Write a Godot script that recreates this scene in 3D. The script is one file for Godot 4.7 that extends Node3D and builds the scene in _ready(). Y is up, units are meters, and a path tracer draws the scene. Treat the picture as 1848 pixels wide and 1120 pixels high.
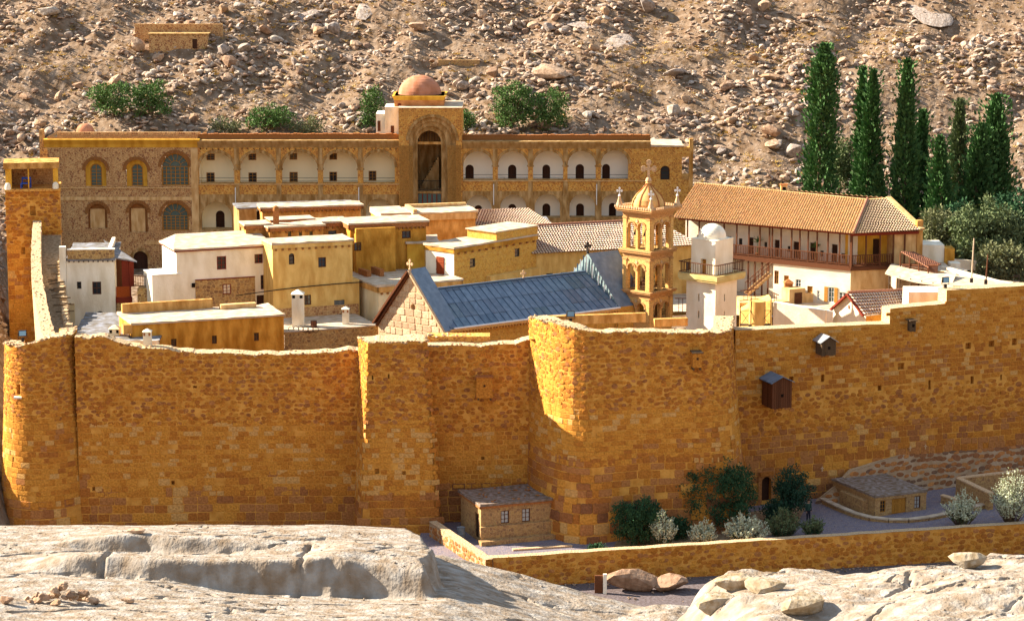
extends Node3D
# A walled desert monastery below a boulder slope, seen from the opposite hillside.

var rng := RandomNumberGenerator.new()
var M := {}
var taken := {}
var block_mesh := []
var stone_mesh := []
var rock_mesh := []
var noise := FastNoiseLite.new()
var noise_b := FastNoiseLite.new()
const TAN_HILL := 0.404

class MB:
	var v := PackedVector3Array()
	var n := PackedVector3Array()
	var c := PackedColorArray()
	var xf := Transform3D.IDENTITY
	var col := Color(1, 1, 1)
	func tri(a: Vector3, b: Vector3, d: Vector3) -> void:
		a = xf * a
		b = xf * b
		d = xf * d
		var k := (b - a).cross(d - a)
		if k.length_squared() < 1e-16:
			return
		k = k.normalized()
		v.push_back(a); v.push_back(d); v.push_back(b)
		n.push_back(k); n.push_back(k); n.push_back(k)
		c.push_back(col); c.push_back(col); c.push_back(col)
	func trin(a: Vector3, b: Vector3, d: Vector3, na: Vector3, nb: Vector3, nd: Vector3) -> void:
		v.push_back(xf * a); v.push_back(xf * d); v.push_back(xf * b)
		n.push_back((xf.basis * na).normalized()); n.push_back((xf.basis * nd).normalized()); n.push_back((xf.basis * nb).normalized())
		c.push_back(col); c.push_back(col); c.push_back(col)
	func quad(a: Vector3, b: Vector3, d: Vector3, e: Vector3) -> void:
		tri(a, b, d)
		tri(a, d, e)
	func box(p: Vector3, q: Vector3) -> void:
		quad(Vector3(p.x, p.y, q.z), Vector3(q.x, p.y, q.z), Vector3(q.x, q.y, q.z), Vector3(p.x, q.y, q.z))
		quad(Vector3(q.x, p.y, p.z), Vector3(p.x, p.y, p.z), Vector3(p.x, q.y, p.z), Vector3(q.x, q.y, p.z))
		quad(Vector3(p.x, p.y, p.z), Vector3(p.x, p.y, q.z), Vector3(p.x, q.y, q.z), Vector3(p.x, q.y, p.z))
		quad(Vector3(q.x, p.y, q.z), Vector3(q.x, p.y, p.z), Vector3(q.x, q.y, p.z), Vector3(q.x, q.y, q.z))
		quad(Vector3(p.x, q.y, q.z), Vector3(q.x, q.y, q.z), Vector3(q.x, q.y, p.z), Vector3(p.x, q.y, p.z))
		quad(Vector3(p.x, p.y, p.z), Vector3(q.x, p.y, p.z), Vector3(q.x, p.y, q.z), Vector3(p.x, p.y, q.z))
	# beam from a to b, w wide (sideways), h high
	func bar(a: Vector3, b: Vector3, w: float, h: float) -> void:
		var d := (b - a).normalized()
		var up := Vector3.UP if absf(d.y) < 0.95 else Vector3.BACK
		var s := d.cross(up).normalized() * w * 0.5
		var t := s.cross(d).normalized() * h * 0.5
		var r := [a - s - t, a + s - t, a + s + t, a - s + t, b - s - t, b + s - t, b + s + t, b - s + t]
		quad(r[0], r[1], r[2], r[3])
		quad(r[5], r[4], r[7], r[6])
		quad(r[1], r[5], r[6], r[2])
		quad(r[4], r[0], r[3], r[7])
		quad(r[3], r[2], r[6], r[7])
		quad(r[4], r[5], r[1], r[0])
	func tube(a: Vector3, b: Vector3, r0: float, r1: float, seg := 8) -> void:
		var d := (b - a).normalized()
		var up := Vector3.UP if absf(d.y) < 0.95 else Vector3.BACK
		var s := d.cross(up).normalized()
		var t := d.cross(s).normalized()
		for i in seg:
			var p0 := TAU * i / seg
			var p1 := TAU * (i + 1) / seg
			var e0 := s * cos(p0) + t * sin(p0)
			var e1 := s * cos(p1) + t * sin(p1)
			trin(a + e0 * r0, a + e1 * r0, b + e1 * r1, e0, e1, e1)
			trin(a + e0 * r0, b + e1 * r1, b + e0 * r1, e0, e1, e0)
			tri(b, b + e0 * r1, b + e1 * r1)
			tri(a, a + e1 * r0, a + e0 * r0)
	# profile of (radius, height) from the bottom up, round the y axis at o
	func lathe(o: Vector3, pr: Array, seg := 16) -> void:
		for j in pr.size() - 1:
			var q: Vector2 = pr[j]
			var r: Vector2 = pr[j + 1]
			var sl := Vector2(r.y - q.y, q.x - r.x).normalized()
			for i in seg:
				var p0 := -TAU * i / seg
				var p1 := -TAU * (i + 1) / seg
				var e0 := Vector3(cos(p0), 0, sin(p0))
				var e1 := Vector3(cos(p1), 0, sin(p1))
				var n0 := e0 * sl.x + Vector3.UP * sl.y
				var n1 := e1 * sl.x + Vector3.UP * sl.y
				var a := o + e0 * q.x + Vector3.UP * q.y
				var b := o + e1 * q.x + Vector3.UP * q.y
				var d := o + e1 * r.x + Vector3.UP * r.y
				var e := o + e0 * r.x + Vector3.UP * r.y
				if q.x > 1e-4:
					trin(a, b, d, n0, n1, n1)
				if r.x > 1e-4:
					trin(a, d, e, n0, n1, n0)
	# a closed plan outline (counter-clockwise seen from above: x right, z towards the viewer) pulled up from y0 to y1
	func prism(pts: Array, y0: float, y1: float, inset := 0.0) -> void:
		var m := Vector2.ZERO
		for q: Vector2 in pts:
			m += q / pts.size()
		var k := pts.size()
		for i in k:
			var a: Vector2 = pts[i]
			var b: Vector2 = pts[(i + 1) % k]
			var a2 := a.lerp(m, inset)
			var b2 := b.lerp(m, inset)
			quad(Vector3(a.x, y0, a.y), Vector3(b.x, y0, b.y), Vector3(b2.x, y1, b2.y), Vector3(a2.x, y1, a2.y))
			tri(Vector3(m.x, y1, m.y), Vector3(a2.x, y1, a2.y), Vector3(b2.x, y1, b2.y))
	# a wall sheet in the local xy plane facing +z, with openings [u, v, w, h, arched] that run back by deep
	func panel(l: float, h: float, holes: Array, deep := 0.25, v0 := 0.0) -> void:
		var us := [0.0, l]
		var vs := [v0, h]
		for o in holes:
			us.append(o[0]); us.append(o[0] + o[2]); vs.append(o[1]); vs.append(o[1] + o[3])
		us.sort()
		vs.sort()
		for i in us.size() - 1:
			if us[i + 1] - us[i] < 1e-4 or us[i] < -1e-4 or us[i + 1] > l + 1e-4:
				continue
			for j in vs.size() - 1:
				if vs[j + 1] - vs[j] < 1e-4 or vs[j] < v0 - 1e-4 or vs[j + 1] > h + 1e-4:
					continue
				var cu: float = (us[i] + us[i + 1]) * 0.5
				var cv: float = (vs[j] + vs[j + 1]) * 0.5
				var open := false
				for o in holes:
					if cu > o[0] and cu < o[0] + o[2] and cv > o[1] and cv < o[1] + o[3]:
						open = true
						break
				if not open:
					quad(Vector3(us[i], vs[j], 0), Vector3(us[i + 1], vs[j], 0), Vector3(us[i + 1], vs[j + 1], 0), Vector3(us[i], vs[j + 1], 0))
		for o in holes:
			var a := Vector3(o[0], o[1], 0)
			var b := Vector3(o[0] + o[2], o[1], 0)
			var arched: bool = o.size() > 4 and o[4]
			var top: float = o[1] + o[3]
			var z := Vector3(0, 0, -deep)
			var r: float = o[2] * 0.5
			var hs: float = top - r if arched else top
			quad(a + z, b + z, b, a)
			quad(a + z, a, Vector3(a.x, hs, 0), Vector3(a.x, hs, -deep))
			quad(b, b + z, Vector3(b.x, hs, -deep), Vector3(b.x, hs, 0))
			if not arched:
				quad(Vector3(a.x, top, 0), Vector3(b.x, top, 0), Vector3(b.x, top, -deep), Vector3(a.x, top, -deep))
			else:
				var k := 12
				for i in k:
					var p0 := PI - PI * i / k
					var p1 := PI - PI * (i + 1) / k
					var q0 := Vector3(a.x + r + r * cos(p0), hs + r * sin(p0), 0)
					var q1 := Vector3(a.x + r + r * cos(p1), hs + r * sin(p1), 0)
					var corner := Vector3(a.x if i < k / 2 else b.x, top, 0)
					tri(q0, q1, corner)
					quad(q0, q1, q1 + z, q0 + z)
				tri(Vector3(a.x + r, top, 0), Vector3(a.x, top, 0), Vector3(a.x + r, top, 0))
	func commit() -> ArrayMesh:
		var m := ArrayMesh.new()
		if v.is_empty():
			return m
		var arr := []
		arr.resize(Mesh.ARRAY_MAX)
		arr[Mesh.ARRAY_VERTEX] = v
		arr[Mesh.ARRAY_NORMAL] = n
		arr[Mesh.ARRAY_COLOR] = c
		m.add_surface_from_arrays(Mesh.PRIMITIVE_TRIANGLES, arr)
		return m

func lin(r: float, g: float, b: float) -> Color:
	return Color(r, g, b).linear_to_srgb()

func numbered(called: String) -> String:
	if not taken.has(called):
		taken[called] = 0
		return called
	taken[called] += 1
	return "%s_%03d" % [called, taken[called]]

func thing(called: String, label: String, category: String, at := Vector3.ZERO, turn := 0.0, group := "") -> Node3D:
	var o := Node3D.new()
	o.name = numbered(called)
	add_child(o)
	o.position = at
	o.rotation.y = turn
	meta(o, label, category, group)
	return o

func meta(o: Node, label: String, category: String, group := "") -> void:
	o.set_meta("label", label)
	o.set_meta("category", category)
	if group:
		o.set_meta("group", group)

# a thing whose local x runs along its front from a to b, local z out of the front
func front(called: String, label: String, category: String, ax: float, y0: float, az: float, bx: float, bz: float, group := "") -> Node3D:
	return thing(called, label, category, Vector3(ax, y0, az), atan2(-(bz - az), bx - ax), group)

func put(called: String, mesh: Mesh, mat: Material, parent: Node = self) -> MeshInstance3D:
	var o := MeshInstance3D.new()
	o.name = numbered(called) if parent == self else called
	o.mesh = mesh
	o.material_override = mat
	parent.add_child(o, true)
	return o

func part(called: String, mb: MB, mat: Material, parent: Node) -> MeshInstance3D:
	return put(called, mb.commit(), mat, parent)

func one(called: String, mb: MB, mat: Material, label: String, category: String, group := "") -> MeshInstance3D:
	var o := put(called, mb.commit(), mat)
	meta(o, label, category, group)
	return o

func struct(called: String, mb: MB, mat: Material) -> MeshInstance3D:
	var o := put(called, mb.commit(), mat)
	o.set_meta("kind", "structure")
	return o

func boxpart(called: String, p: Vector3, q: Vector3, mat: Material, parent: Node) -> MeshInstance3D:
	var b := MB.new()
	b.box(p, q)
	return part(called, b, mat, parent)

func rnd(a: float, b: float) -> float:
	return rng.randf_range(a, b)

# ---------------------------------------------------------------- materials
func noise_tex(seed_: int, freq: float, a: Color, b: Color, octaves := 4, kind := FastNoiseLite.TYPE_SIMPLEX_SMOOTH, size := 512) -> NoiseTexture2D:
	var f := FastNoiseLite.new()
	f.seed = seed_
	f.frequency = freq
	f.noise_type = kind
	f.fractal_octaves = octaves
	var t := NoiseTexture2D.new()
	t.width = size
	t.height = size
	t.seamless = true
	t.noise = f
	var g := Gradient.new()
	g.set_color(0, a)
	g.set_color(1, b)
	g.set_offset(0, 0.2)
	g.set_offset(1, 0.8)
	t.color_ramp = g
	return t

func bump_tex(seed_: int, freq: float, strength: float, octaves := 4) -> NoiseTexture2D:
	var f := FastNoiseLite.new()
	f.seed = seed_
	f.frequency = freq
	f.fractal_octaves = octaves
	var t := NoiseTexture2D.new()
	t.width = 512
	t.height = 512
	t.seamless = true
	t.noise = f
	t.as_normal_map = true
	t.bump_strength = strength
	return t

# stones bedded in mortar, too small to tell apart one by one at their distance
func rubble_tex(seed_: int, freq: float, mortar: Color, tones: Array, joint: float, grain := 0.12) -> ImageTexture:
	var f := FastNoiseLite.new()
	f.seed = seed_
	f.noise_type = FastNoiseLite.TYPE_CELLULAR
	f.frequency = freq
	f.cellular_jitter = 0.9
	f.fractal_type = FastNoiseLite.FRACTAL_NONE
	f.cellular_return_type = FastNoiseLite.RETURN_DISTANCE2_SUB
	var n := 512
	var e := f.get_seamless_image(n, n, false, false, 0.1, false)
	f.cellular_return_type = FastNoiseLite.RETURN_CELL_VALUE
	var k := f.get_seamless_image(n, n, false, false, 0.1, false)
	var g := FastNoiseLite.new()
	g.seed = seed_ + 7
	g.frequency = 0.05
	var w := g.get_seamless_image(n, n)
	var ed := e.get_data()
	var kd := k.get_data()
	var wd := w.get_data()
	var out := PackedByteArray()
	out.resize(n * n * 3)
	for i in n * n:
		var d := ed[i] / 255.0 * 2.0 - 1.0
		var q: Color = tones[(kd[i] * 7) % tones.size()]
		var s := smoothstep(joint, joint + 0.13, d + 1.0)
		var u := 1.0 + (wd[i] / 255.0 - 0.5) * 2.0 * grain
		var c := mortar.lerp(q, s) * u
		out[i * 3] = int(clampf(c.r, 0, 1) * 255)
		out[i * 3 + 1] = int(clampf(c.g, 0, 1) * 255)
		out[i * 3 + 2] = int(clampf(c.b, 0, 1) * 255)
	return ImageTexture.create_from_image(Image.create_from_data(n, n, false, Image.FORMAT_RGB8, out))

func mat(key: String, c: Color, tex: Texture2D = null, scale := 0.3, rough := 0.95, bump: Texture2D = null, bump_scale := 1.0) -> StandardMaterial3D:
	var m := StandardMaterial3D.new()
	m.albedo_color = c
	m.roughness = rough
	m.metallic_specular = 0.2
	m.vertex_color_use_as_albedo = true
	if tex or bump:
		m.uv1_triplanar = true
		m.uv1_world_triplanar = true
		m.uv1_scale = Vector3(scale, scale, scale)
	if tex:
		m.albedo_texture = tex
	if key.ends_with("plaster") or key == "concrete":
		m.uv1_scale = Vector3(scale * 2.2, scale * 0.7, scale * 2.2)
	if bump:
		m.normal_enabled = true
		m.normal_texture = bump
		m.normal_scale = bump_scale
	M[key] = m
	return m

func make_materials() -> void:
	var white := Color(1, 1, 1)
	var grain := noise_tex(11, 0.02, lin(0.62, 0.58, 0.52), white, 5)
	var patch := noise_tex(12, 0.006, lin(0.72, 0.61, 0.48), white, 6)
	var stain := noise_tex(13, 0.008, lin(0.52, 0.42, 0.28), white, 6)
	var rough := bump_tex(14, 0.03, 6.0, 5)
	var fine := bump_tex(15, 0.06, 4.0, 4)
	var coarse := bump_tex(16, 0.015, 10.0, 6)
	M.grain = grain
	# fortress masonry: stone tones are shared by the single blocks and the joined ones
	for i in TONES.size():
		mat("stone%d" % i, Color(TONES[i]).linear_to_srgb(), grain, 0.45, 0.95, rough, 0.8)
	mat("masonry", white, grain, 0.45, 0.95, rough, 0.8)
	mat("mortar", lin(0.65, 0.33, 0.072), patch, 0.25, 0.97, rough, 0.8)
	mat("footing_mortar", lin(0.38, 0.27, 0.175), patch, 0.25, 0.97, rough, 0.8)
	mat("crest", lin(0.60, 0.44, 0.27), grain, 0.5, 0.97, coarse, 1.0)
	# plasters
	mat("white_plaster", lin(0.86, 0.80, 0.66), noise_tex(21, 0.006, lin(0.80, 0.76, 0.68), white, 5), 0.12, 0.95, fine, 0.3)
	mat("gallery_white", lin(0.90, 0.86, 0.76), null, 1.0, 0.95)
	mat("gallery_cream", lin(0.88, 0.78, 0.52), null, 1.0, 0.95)
	mat("cream_plaster", lin(0.76, 0.66, 0.44), noise_tex(22, 0.006, lin(0.78, 0.72, 0.6), white, 5), 0.12, 0.95, fine, 0.3)
	mat("yellow_plaster", lin(0.74, 0.50, 0.17), patch, 0.15, 0.95, rough, 0.4)
	mat("ochre_plaster", lin(0.64, 0.335, 0.06), stain, 0.11, 0.95, rough, 0.5)
	mat("tan_plaster", lin(0.66, 0.38, 0.13), stain, 0.12, 0.95, rough, 0.5)
	mat("gold_plaster", lin(0.72, 0.42, 0.06), patch, 0.12, 0.95, fine, 0.3)
	mat("peach_plaster", lin(0.68, 0.46, 0.22), patch, 0.2, 0.95, fine, 0.3)
	mat("pink_plaster", lin(0.52, 0.24, 0.15), patch, 0.15, 0.9, fine, 0.3)
	mat("roof_lime", lin(0.55, 0.45, 0.34), noise_tex(23, 0.01, lin(0.74, 0.68, 0.6), white, 6), 0.2, 0.95, fine, 0.25)
	mat("roof_grey", lin(0.24, 0.25, 0.29), stain, 0.2, 0.95, fine, 0.3)
	mat("clay_edge", lin(0.42, 0.17, 0.06), grain, 0.6, 0.95, rough, 0.8)
	mat("concrete", lin(0.50, 0.33, 0.15), stain, 0.15, 0.95, fine, 0.4)
	for i in 3:
		mat("stone_light%d" % i, [lin(0.62, 0.46, 0.30), lin(0.70, 0.54, 0.37), lin(0.55, 0.38, 0.25)][i], grain, 0.6, 0.95, rough, 0.6)
	mat("stone_dome", lin(0.70, 0.44, 0.18), patch, 0.3, 0.92)
	mat("balcony_stone", lin(0.62, 0.53, 0.24), patch, 0.3, 0.92)
	mat("lead_pale", lin(0.28, 0.38, 0.40), grain, 0.6, 0.6)
	mat("whitewash", lin(0.82, 0.74, 0.61), noise_tex(24, 0.006, lin(0.8, 0.74, 0.64), white, 5), 0.12, 0.95, fine, 0.3)
	mat("tile_orange_shade", lin(0.62, 0.50, 0.36), grain, 0.8, 0.9)  # less lit copy of the orange tiles, shade put into the colour
	mat("brick_pier", lin(0.47, 0.25, 0.07), grain, 1.0, 0.95, rough, 0.8)
	mat("dome_base", lin(0.62, 0.27, 0.10), patch, 0.2, 0.95, fine, 0.3)
	mat("brick_dark", lin(0.34, 0.15, 0.05), grain, 1.0, 0.95, rough, 0.8)
	# far stonework
	mat("rubble_brown", white, rubble_tex(31, 0.040, lin(0.58, 0.385, 0.18), [lin(0.36, 0.18, 0.075), lin(0.43, 0.24, 0.10), lin(0.28, 0.13, 0.06), lin(0.50, 0.30, 0.13)], 0.05), 0.2, 0.95, rough, 0.6)
	mat("rubble_orange", white, rubble_tex(32, 0.045, lin(0.62, 0.34, 0.09), [lin(0.48, 0.21, 0.05), lin(0.56, 0.28, 0.06), lin(0.38, 0.16, 0.045), lin(0.60, 0.34, 0.09)], 0.06), 0.22, 0.95, rough, 0.6)
	mat("rubble_tan", white, rubble_tex(33, 0.034, lin(0.50, 0.34, 0.14), [lin(0.28, 0.17, 0.08), lin(0.38, 0.22, 0.08), lin(0.22, 0.12, 0.06), lin(0.42, 0.27, 0.11)], 0.08), 0.2, 0.95, rough, 0.6)
	mat("rubble_yard", white, rubble_tex(34, 0.034, lin(0.50, 0.27, 0.08), [lin(0.34, 0.15, 0.05), lin(0.42, 0.20, 0.06), lin(0.27, 0.12, 0.05), lin(0.47, 0.23, 0.06)], 0.05), 0.22, 0.95, rough, 0.6)
	# tiles, metal, timber
	mat("tile_orange", lin(0.86, 0.54, 0.26), grain, 0.8, 0.9)
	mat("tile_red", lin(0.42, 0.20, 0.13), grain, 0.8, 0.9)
	mat("tile_pale", lin(0.78, 0.62, 0.50), grain, 0.8, 0.9)
	mat("ochre_stone", white, rubble_tex(35, 0.04, lin(0.62, 0.36, 0.09), [lin(0.52, 0.27, 0.05), lin(0.58, 0.32, 0.06), lin(0.45, 0.21, 0.045), lin(0.56, 0.34, 0.08)], 0.03), 0.25, 0.95, rough, 0.6)
	mat("tile_bed", lin(0.22, 0.09, 0.05), grain, 0.8, 0.95)
	mat("lead", lin(0.15, 0.215, 0.29), noise_tex(41, 0.01, lin(0.55, 0.6, 0.66), white, 5), 0.3, 0.55)
	M.lead.metallic_specular = 0.5
	mat("lead_seam", lin(0.07, 0.11, 0.17), null, 1.0, 0.6)
	mat("tin", lin(0.5, 0.52, 0.54), noise_tex(42, 0.02, lin(0.5, 0.5, 0.5), white, 4), 0.8, 0.4)
	M.tin.metallic = 0.6
	mat("timber", lin(0.17, 0.07, 0.035), noise_tex(43, 0.03, lin(0.5, 0.42, 0.36), white, 4), 1.2, 0.85)
	mat("timber_red", lin(0.24, 0.045, 0.025), noise_tex(44, 0.03, lin(0.6, 0.5, 0.45), white, 4), 1.2, 0.85)
	mat("timber_old", lin(0.15, 0.10, 0.06), noise_tex(45, 0.03, lin(0.5, 0.45, 0.4), white, 4), 1.2, 0.9)
	mat("timber_ochre", lin(0.50, 0.25, 0.05), noise_tex(46, 0.03, lin(0.6, 0.5, 0.42), white, 4), 1.2, 0.85)
	mat("door_dark", lin(0.07, 0.032, 0.02), grain, 1.5, 0.8)
	mat("door_red", lin(0.32, 0.07, 0.025), grain, 1.5, 0.8)
	mat("door_grey", lin(0.22, 0.23, 0.22), grain, 1.5, 0.8)
	mat("door_green", lin(0.10, 0.15, 0.13), grain, 1.5, 0.8)
	mat("glass", lin(0.025, 0.03, 0.035), null, 1.0, 0.12)
	M.glass.metallic_specular = 0.5
	mat("glass_teal", lin(0.07, 0.12, 0.115), null, 1.0, 0.2)
	M.glass_teal.metallic_specular = 0.5
	mat("glass_lamp", lin(0.20, 0.38, 0.55), null, 1.0, 0.15)
	mat("pane_white", lin(0.45, 0.46, 0.45), null, 1.0, 0.3)
	mat("hollow", lin(0.012, 0.008, 0.006), null, 1.0, 1.0)  # near-black colour painted in for the shade inside openings
	mat("iron", lin(0.03, 0.025, 0.022), null, 1.0, 0.7)
	mat("iron_rust", lin(0.13, 0.055, 0.03), grain, 1.0, 0.8)
	mat("white_paint", lin(0.78, 0.78, 0.76), null, 1.0, 0.6)
	mat("blue_paint", lin(0.02, 0.10, 0.52), null, 1.0, 0.5)
	mat("curtain_red", lin(0.42, 0.09, 0.02), grain, 1.0, 0.9)
	mat("cloth", lin(0.62, 0.68, 0.8), null, 1.0, 0.95)
	mat("bronze", lin(0.06, 0.06, 0.05), null, 1.0, 0.5)
	mat("stone_carved", lin(0.76, 0.47, 0.17), grain, 0.6, 0.92, fine, 0.4)
	mat("stone_trim_shade", lin(0.62, 0.34, 0.14), grain, 0.6, 0.92, fine, 0.4)  # carved stone darkened, painting in the shade lines of the cornices
	mat("stone_pale", lin(0.66, 0.46, 0.28), grain, 0.5, 0.95, rough, 0.5)
	# ground
	mat("hillside", lin(0.27, 0.20, 0.145), noise_tex(51, 0.012, lin(0.45, 0.36, 0.26), white, 6), 0.12, 0.98, coarse, 1.0)
	mat("rock", white, noise_tex(52, 0.015, lin(0.55, 0.5, 0.46), white, 6), 0.35, 0.96, coarse, 0.8)
	mat("granite", lin(0.335, 0.312, 0.282), noise_tex(53, 0.007, lin(0.60, 0.47, 0.35), white, 8), 0.2, 0.95, bump_tex(17, 0.03, 8.0, 7), 0.85)
	for i in 5:
		mat("rock%d" % i, [lin(0.52, 0.37, 0.26), lin(0.38, 0.25, 0.17), lin(0.50, 0.44, 0.38), lin(0.40, 0.34, 0.30), lin(0.45, 0.30, 0.19)][i], noise_tex(57, 0.012, lin(0.5, 0.45, 0.4), white, 6) if i == 0 else M.rock0.albedo_texture, 0.3, 0.96, coarse, 0.8)
	mat("granite_loose", lin(0.42, 0.36, 0.28), noise_tex(53, 0.01, lin(0.55, 0.46, 0.33), white, 6), 0.3, 0.95, coarse, 0.8)
	mat("barrel_grey", lin(0.22, 0.25, 0.28), grain, 1.0, 0.6)
	mat("skin_cloth", white, null, 1.0, 0.9)
	mat("roof_hut", lin(0.30, 0.25, 0.23), stain, 0.4, 0.97, coarse, 0.8)
	mat("rubble_hut", white, rubble_tex(36, 0.034, lin(0.44, 0.28, 0.13), [lin(0.32, 0.18, 0.08), lin(0.38, 0.23, 0.1), lin(0.25, 0.14, 0.07), lin(0.42, 0.26, 0.1)], 0.05), 0.25, 0.95, rough, 0.7)
	mat("paving", white, rubble_tex(37, 0.035, lin(0.13, 0.115, 0.14), [lin(0.19, 0.165, 0.19), lin(0.22, 0.185, 0.2), lin(0.17, 0.15, 0.18), lin(0.24, 0.19, 0.18)], 0.03), 0.3, 0.9, fine, 0.6)
	mat("dirt", lin(0.36, 0.25, 0.15), noise_tex(55, 0.02, lin(0.55, 0.48, 0.4), white, 6), 0.25, 0.97, coarse, 0.8)
	mat("road", lin(0.15, 0.125, 0.13), noise_tex(56, 0.02, lin(0.6, 0.55, 0.5), white, 5), 0.3, 0.95, fine, 0.6)
	# plants
	for a in [["leaf_cypress", 0.065, 0.14, 0.045], ["leaf_dark", 0.035, 0.085, 0.038], ["leaf_olive", 0.13, 0.165, 0.075], ["leaf_bright", 0.09, 0.16, 0.045], ["leaf_silver_sunlit", 0.58, 0.62, 0.46], ["leaf_teal", 0.03, 0.075, 0.045], ["leaf_pale", 0.17, 0.18, 0.09], ["straw", 0.42, 0.28, 0.07]]:  # silver leaves are lightened further to paint sun on their tips
		var m := mat(a[0], lin(a[1], a[2], a[3]), null, 1.0, 0.8)
		m.cull_mode = BaseMaterial3D.CULL_DISABLED
		m.backlight_enabled = true
		m.backlight = lin(a[1] * 0.5, a[2] * 0.5, a[3] * 0.4)
	mat("bark", lin(0.16, 0.11, 0.07), grain, 1.0, 0.95)

# linear base colours of the fortress stones
const TONES := [Color(0.58, 0.245, 0.042), Color(0.52, 0.205, 0.037), Color(0.65, 0.30, 0.053), Color(0.45, 0.17, 0.038), Color(0.66, 0.38, 0.13), Color(0.38, 0.155, 0.055), Color(0.47, 0.205, 0.07), Color(0.28, 0.12, 0.055), Color(0.68, 0.46, 0.24), Color(0.19, 0.105, 0.065)]

# ---------------------------------------------------------------- stones
func make_stone_meshes() -> void:
	for k in 6:
		block_mesh.append(stone_shape(12, 9.0, 0.05))
	for k in 5:
		stone_mesh.append(stone_shape(8, 2.2, 0.16))
	for k in 8:
		rock_mesh.append(rock_shape(k))

# a dressed or rough stone: outline in x and y within half a unit, back at z 0, face at z 1
func stone_shape(k: int, power: float, jit: float) -> ArrayMesh:
	var b := MB.new()
	var ring := []
	var face := []
	for i in k:
		var p := TAU * (i + 0.5) / k
		var cx := signf(cos(p)) * pow(absf(cos(p)), 2.0 / power)
		var cy := signf(sin(p)) * pow(absf(sin(p)), 2.0 / power)
		var q := Vector2(cx, cy) * 0.5 * (1.0 - rnd(0, jit))
		ring.append(Vector3(q.x, q.y, 0))
		face.append(Vector3(q.x * 0.93, q.y * 0.9, rnd(0.75, 1.0)))
	var mid := Vector3(rnd(-0.1, 0.1), rnd(-0.1, 0.1), rnd(0.9, 1.15))
	for i in k:
		var j := (i + 1) % k
		b.quad(ring[i], ring[j], face[j], face[i])
		b.tri(mid, face[i], face[j])
	return b.commit()

# a boulder about one unit across: a sphere of triangles, cut by a few planes and roughened
func rock_shape(k: int) -> ArrayMesh:
	var ico := IcoPoints.new()
	var fl := FastNoiseLite.new()
	fl.seed = 100 + k
	fl.frequency = 0.9
	var cuts := []
	for i in 10:
		cuts.append([Vector3(rnd(-1, 1), rnd(-0.7, 1), rnd(-1, 1)).normalized(), rnd(0.42, 0.75)])
	var sq := Vector3(1.0, rnd(0.55, 0.85), rnd(0.7, 1.0))
	var pts := []
	for q: Vector3 in ico.p:
		var r := 1.0 + 0.22 * fl.get_noise_3dv(q)
		var s := q * r
		for cu in cuts:
			var d: float = s.dot(cu[0]) - cu[1]
			if d > 0:
				s -= cu[0] * d * 0.92
		pts.append(s * sq * 0.55)
	var b := MB.new()
	for t in ico.t:
		b.tri(pts[t[0]], pts[t[1]], pts[t[2]])
	return b.commit()

class IcoPoints:
	var p := []
	var t := []
	func _init(levels := 2) -> void:
		var g := (1.0 + sqrt(5.0)) / 2.0
		for q in [[-1, g, 0], [1, g, 0], [-1, -g, 0], [1, -g, 0], [0, -1, g], [0, 1, g], [0, -1, -g], [0, 1, -g], [g, 0, -1], [g, 0, 1], [-g, 0, -1], [-g, 0, 1]]:
			p.append(Vector3(q[0], q[1], q[2]).normalized())
		t = [[0, 11, 5], [0, 5, 1], [0, 1, 7], [0, 7, 10], [0, 10, 11], [1, 5, 9], [5, 11, 4], [11, 10, 2], [10, 7, 6], [7, 1, 8], [3, 9, 4], [3, 4, 2], [3, 2, 6], [3, 6, 8], [3, 8, 9], [4, 9, 5], [2, 4, 11], [6, 2, 10], [8, 6, 7], [9, 8, 1]]
		for l in levels - 1:
			var mid := {}
			var u := []
			for f in t:
				var m := []
				for e in 3:
					var a: int = f[e]
					var b: int = f[(e + 1) % 3]
					var key := Vector2i(mini(a, b), maxi(a, b))
					if not mid.has(key):
						mid[key] = p.size()
						p.append((p[a] + p[b]).normalized())
					m.append(mid[key])
				u.append([f[0], m[0], m[2]])
				u.append([f[1], m[1], m[0]])
				u.append([f[2], m[2], m[1]])
				u.append(m)
			t = u

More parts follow.
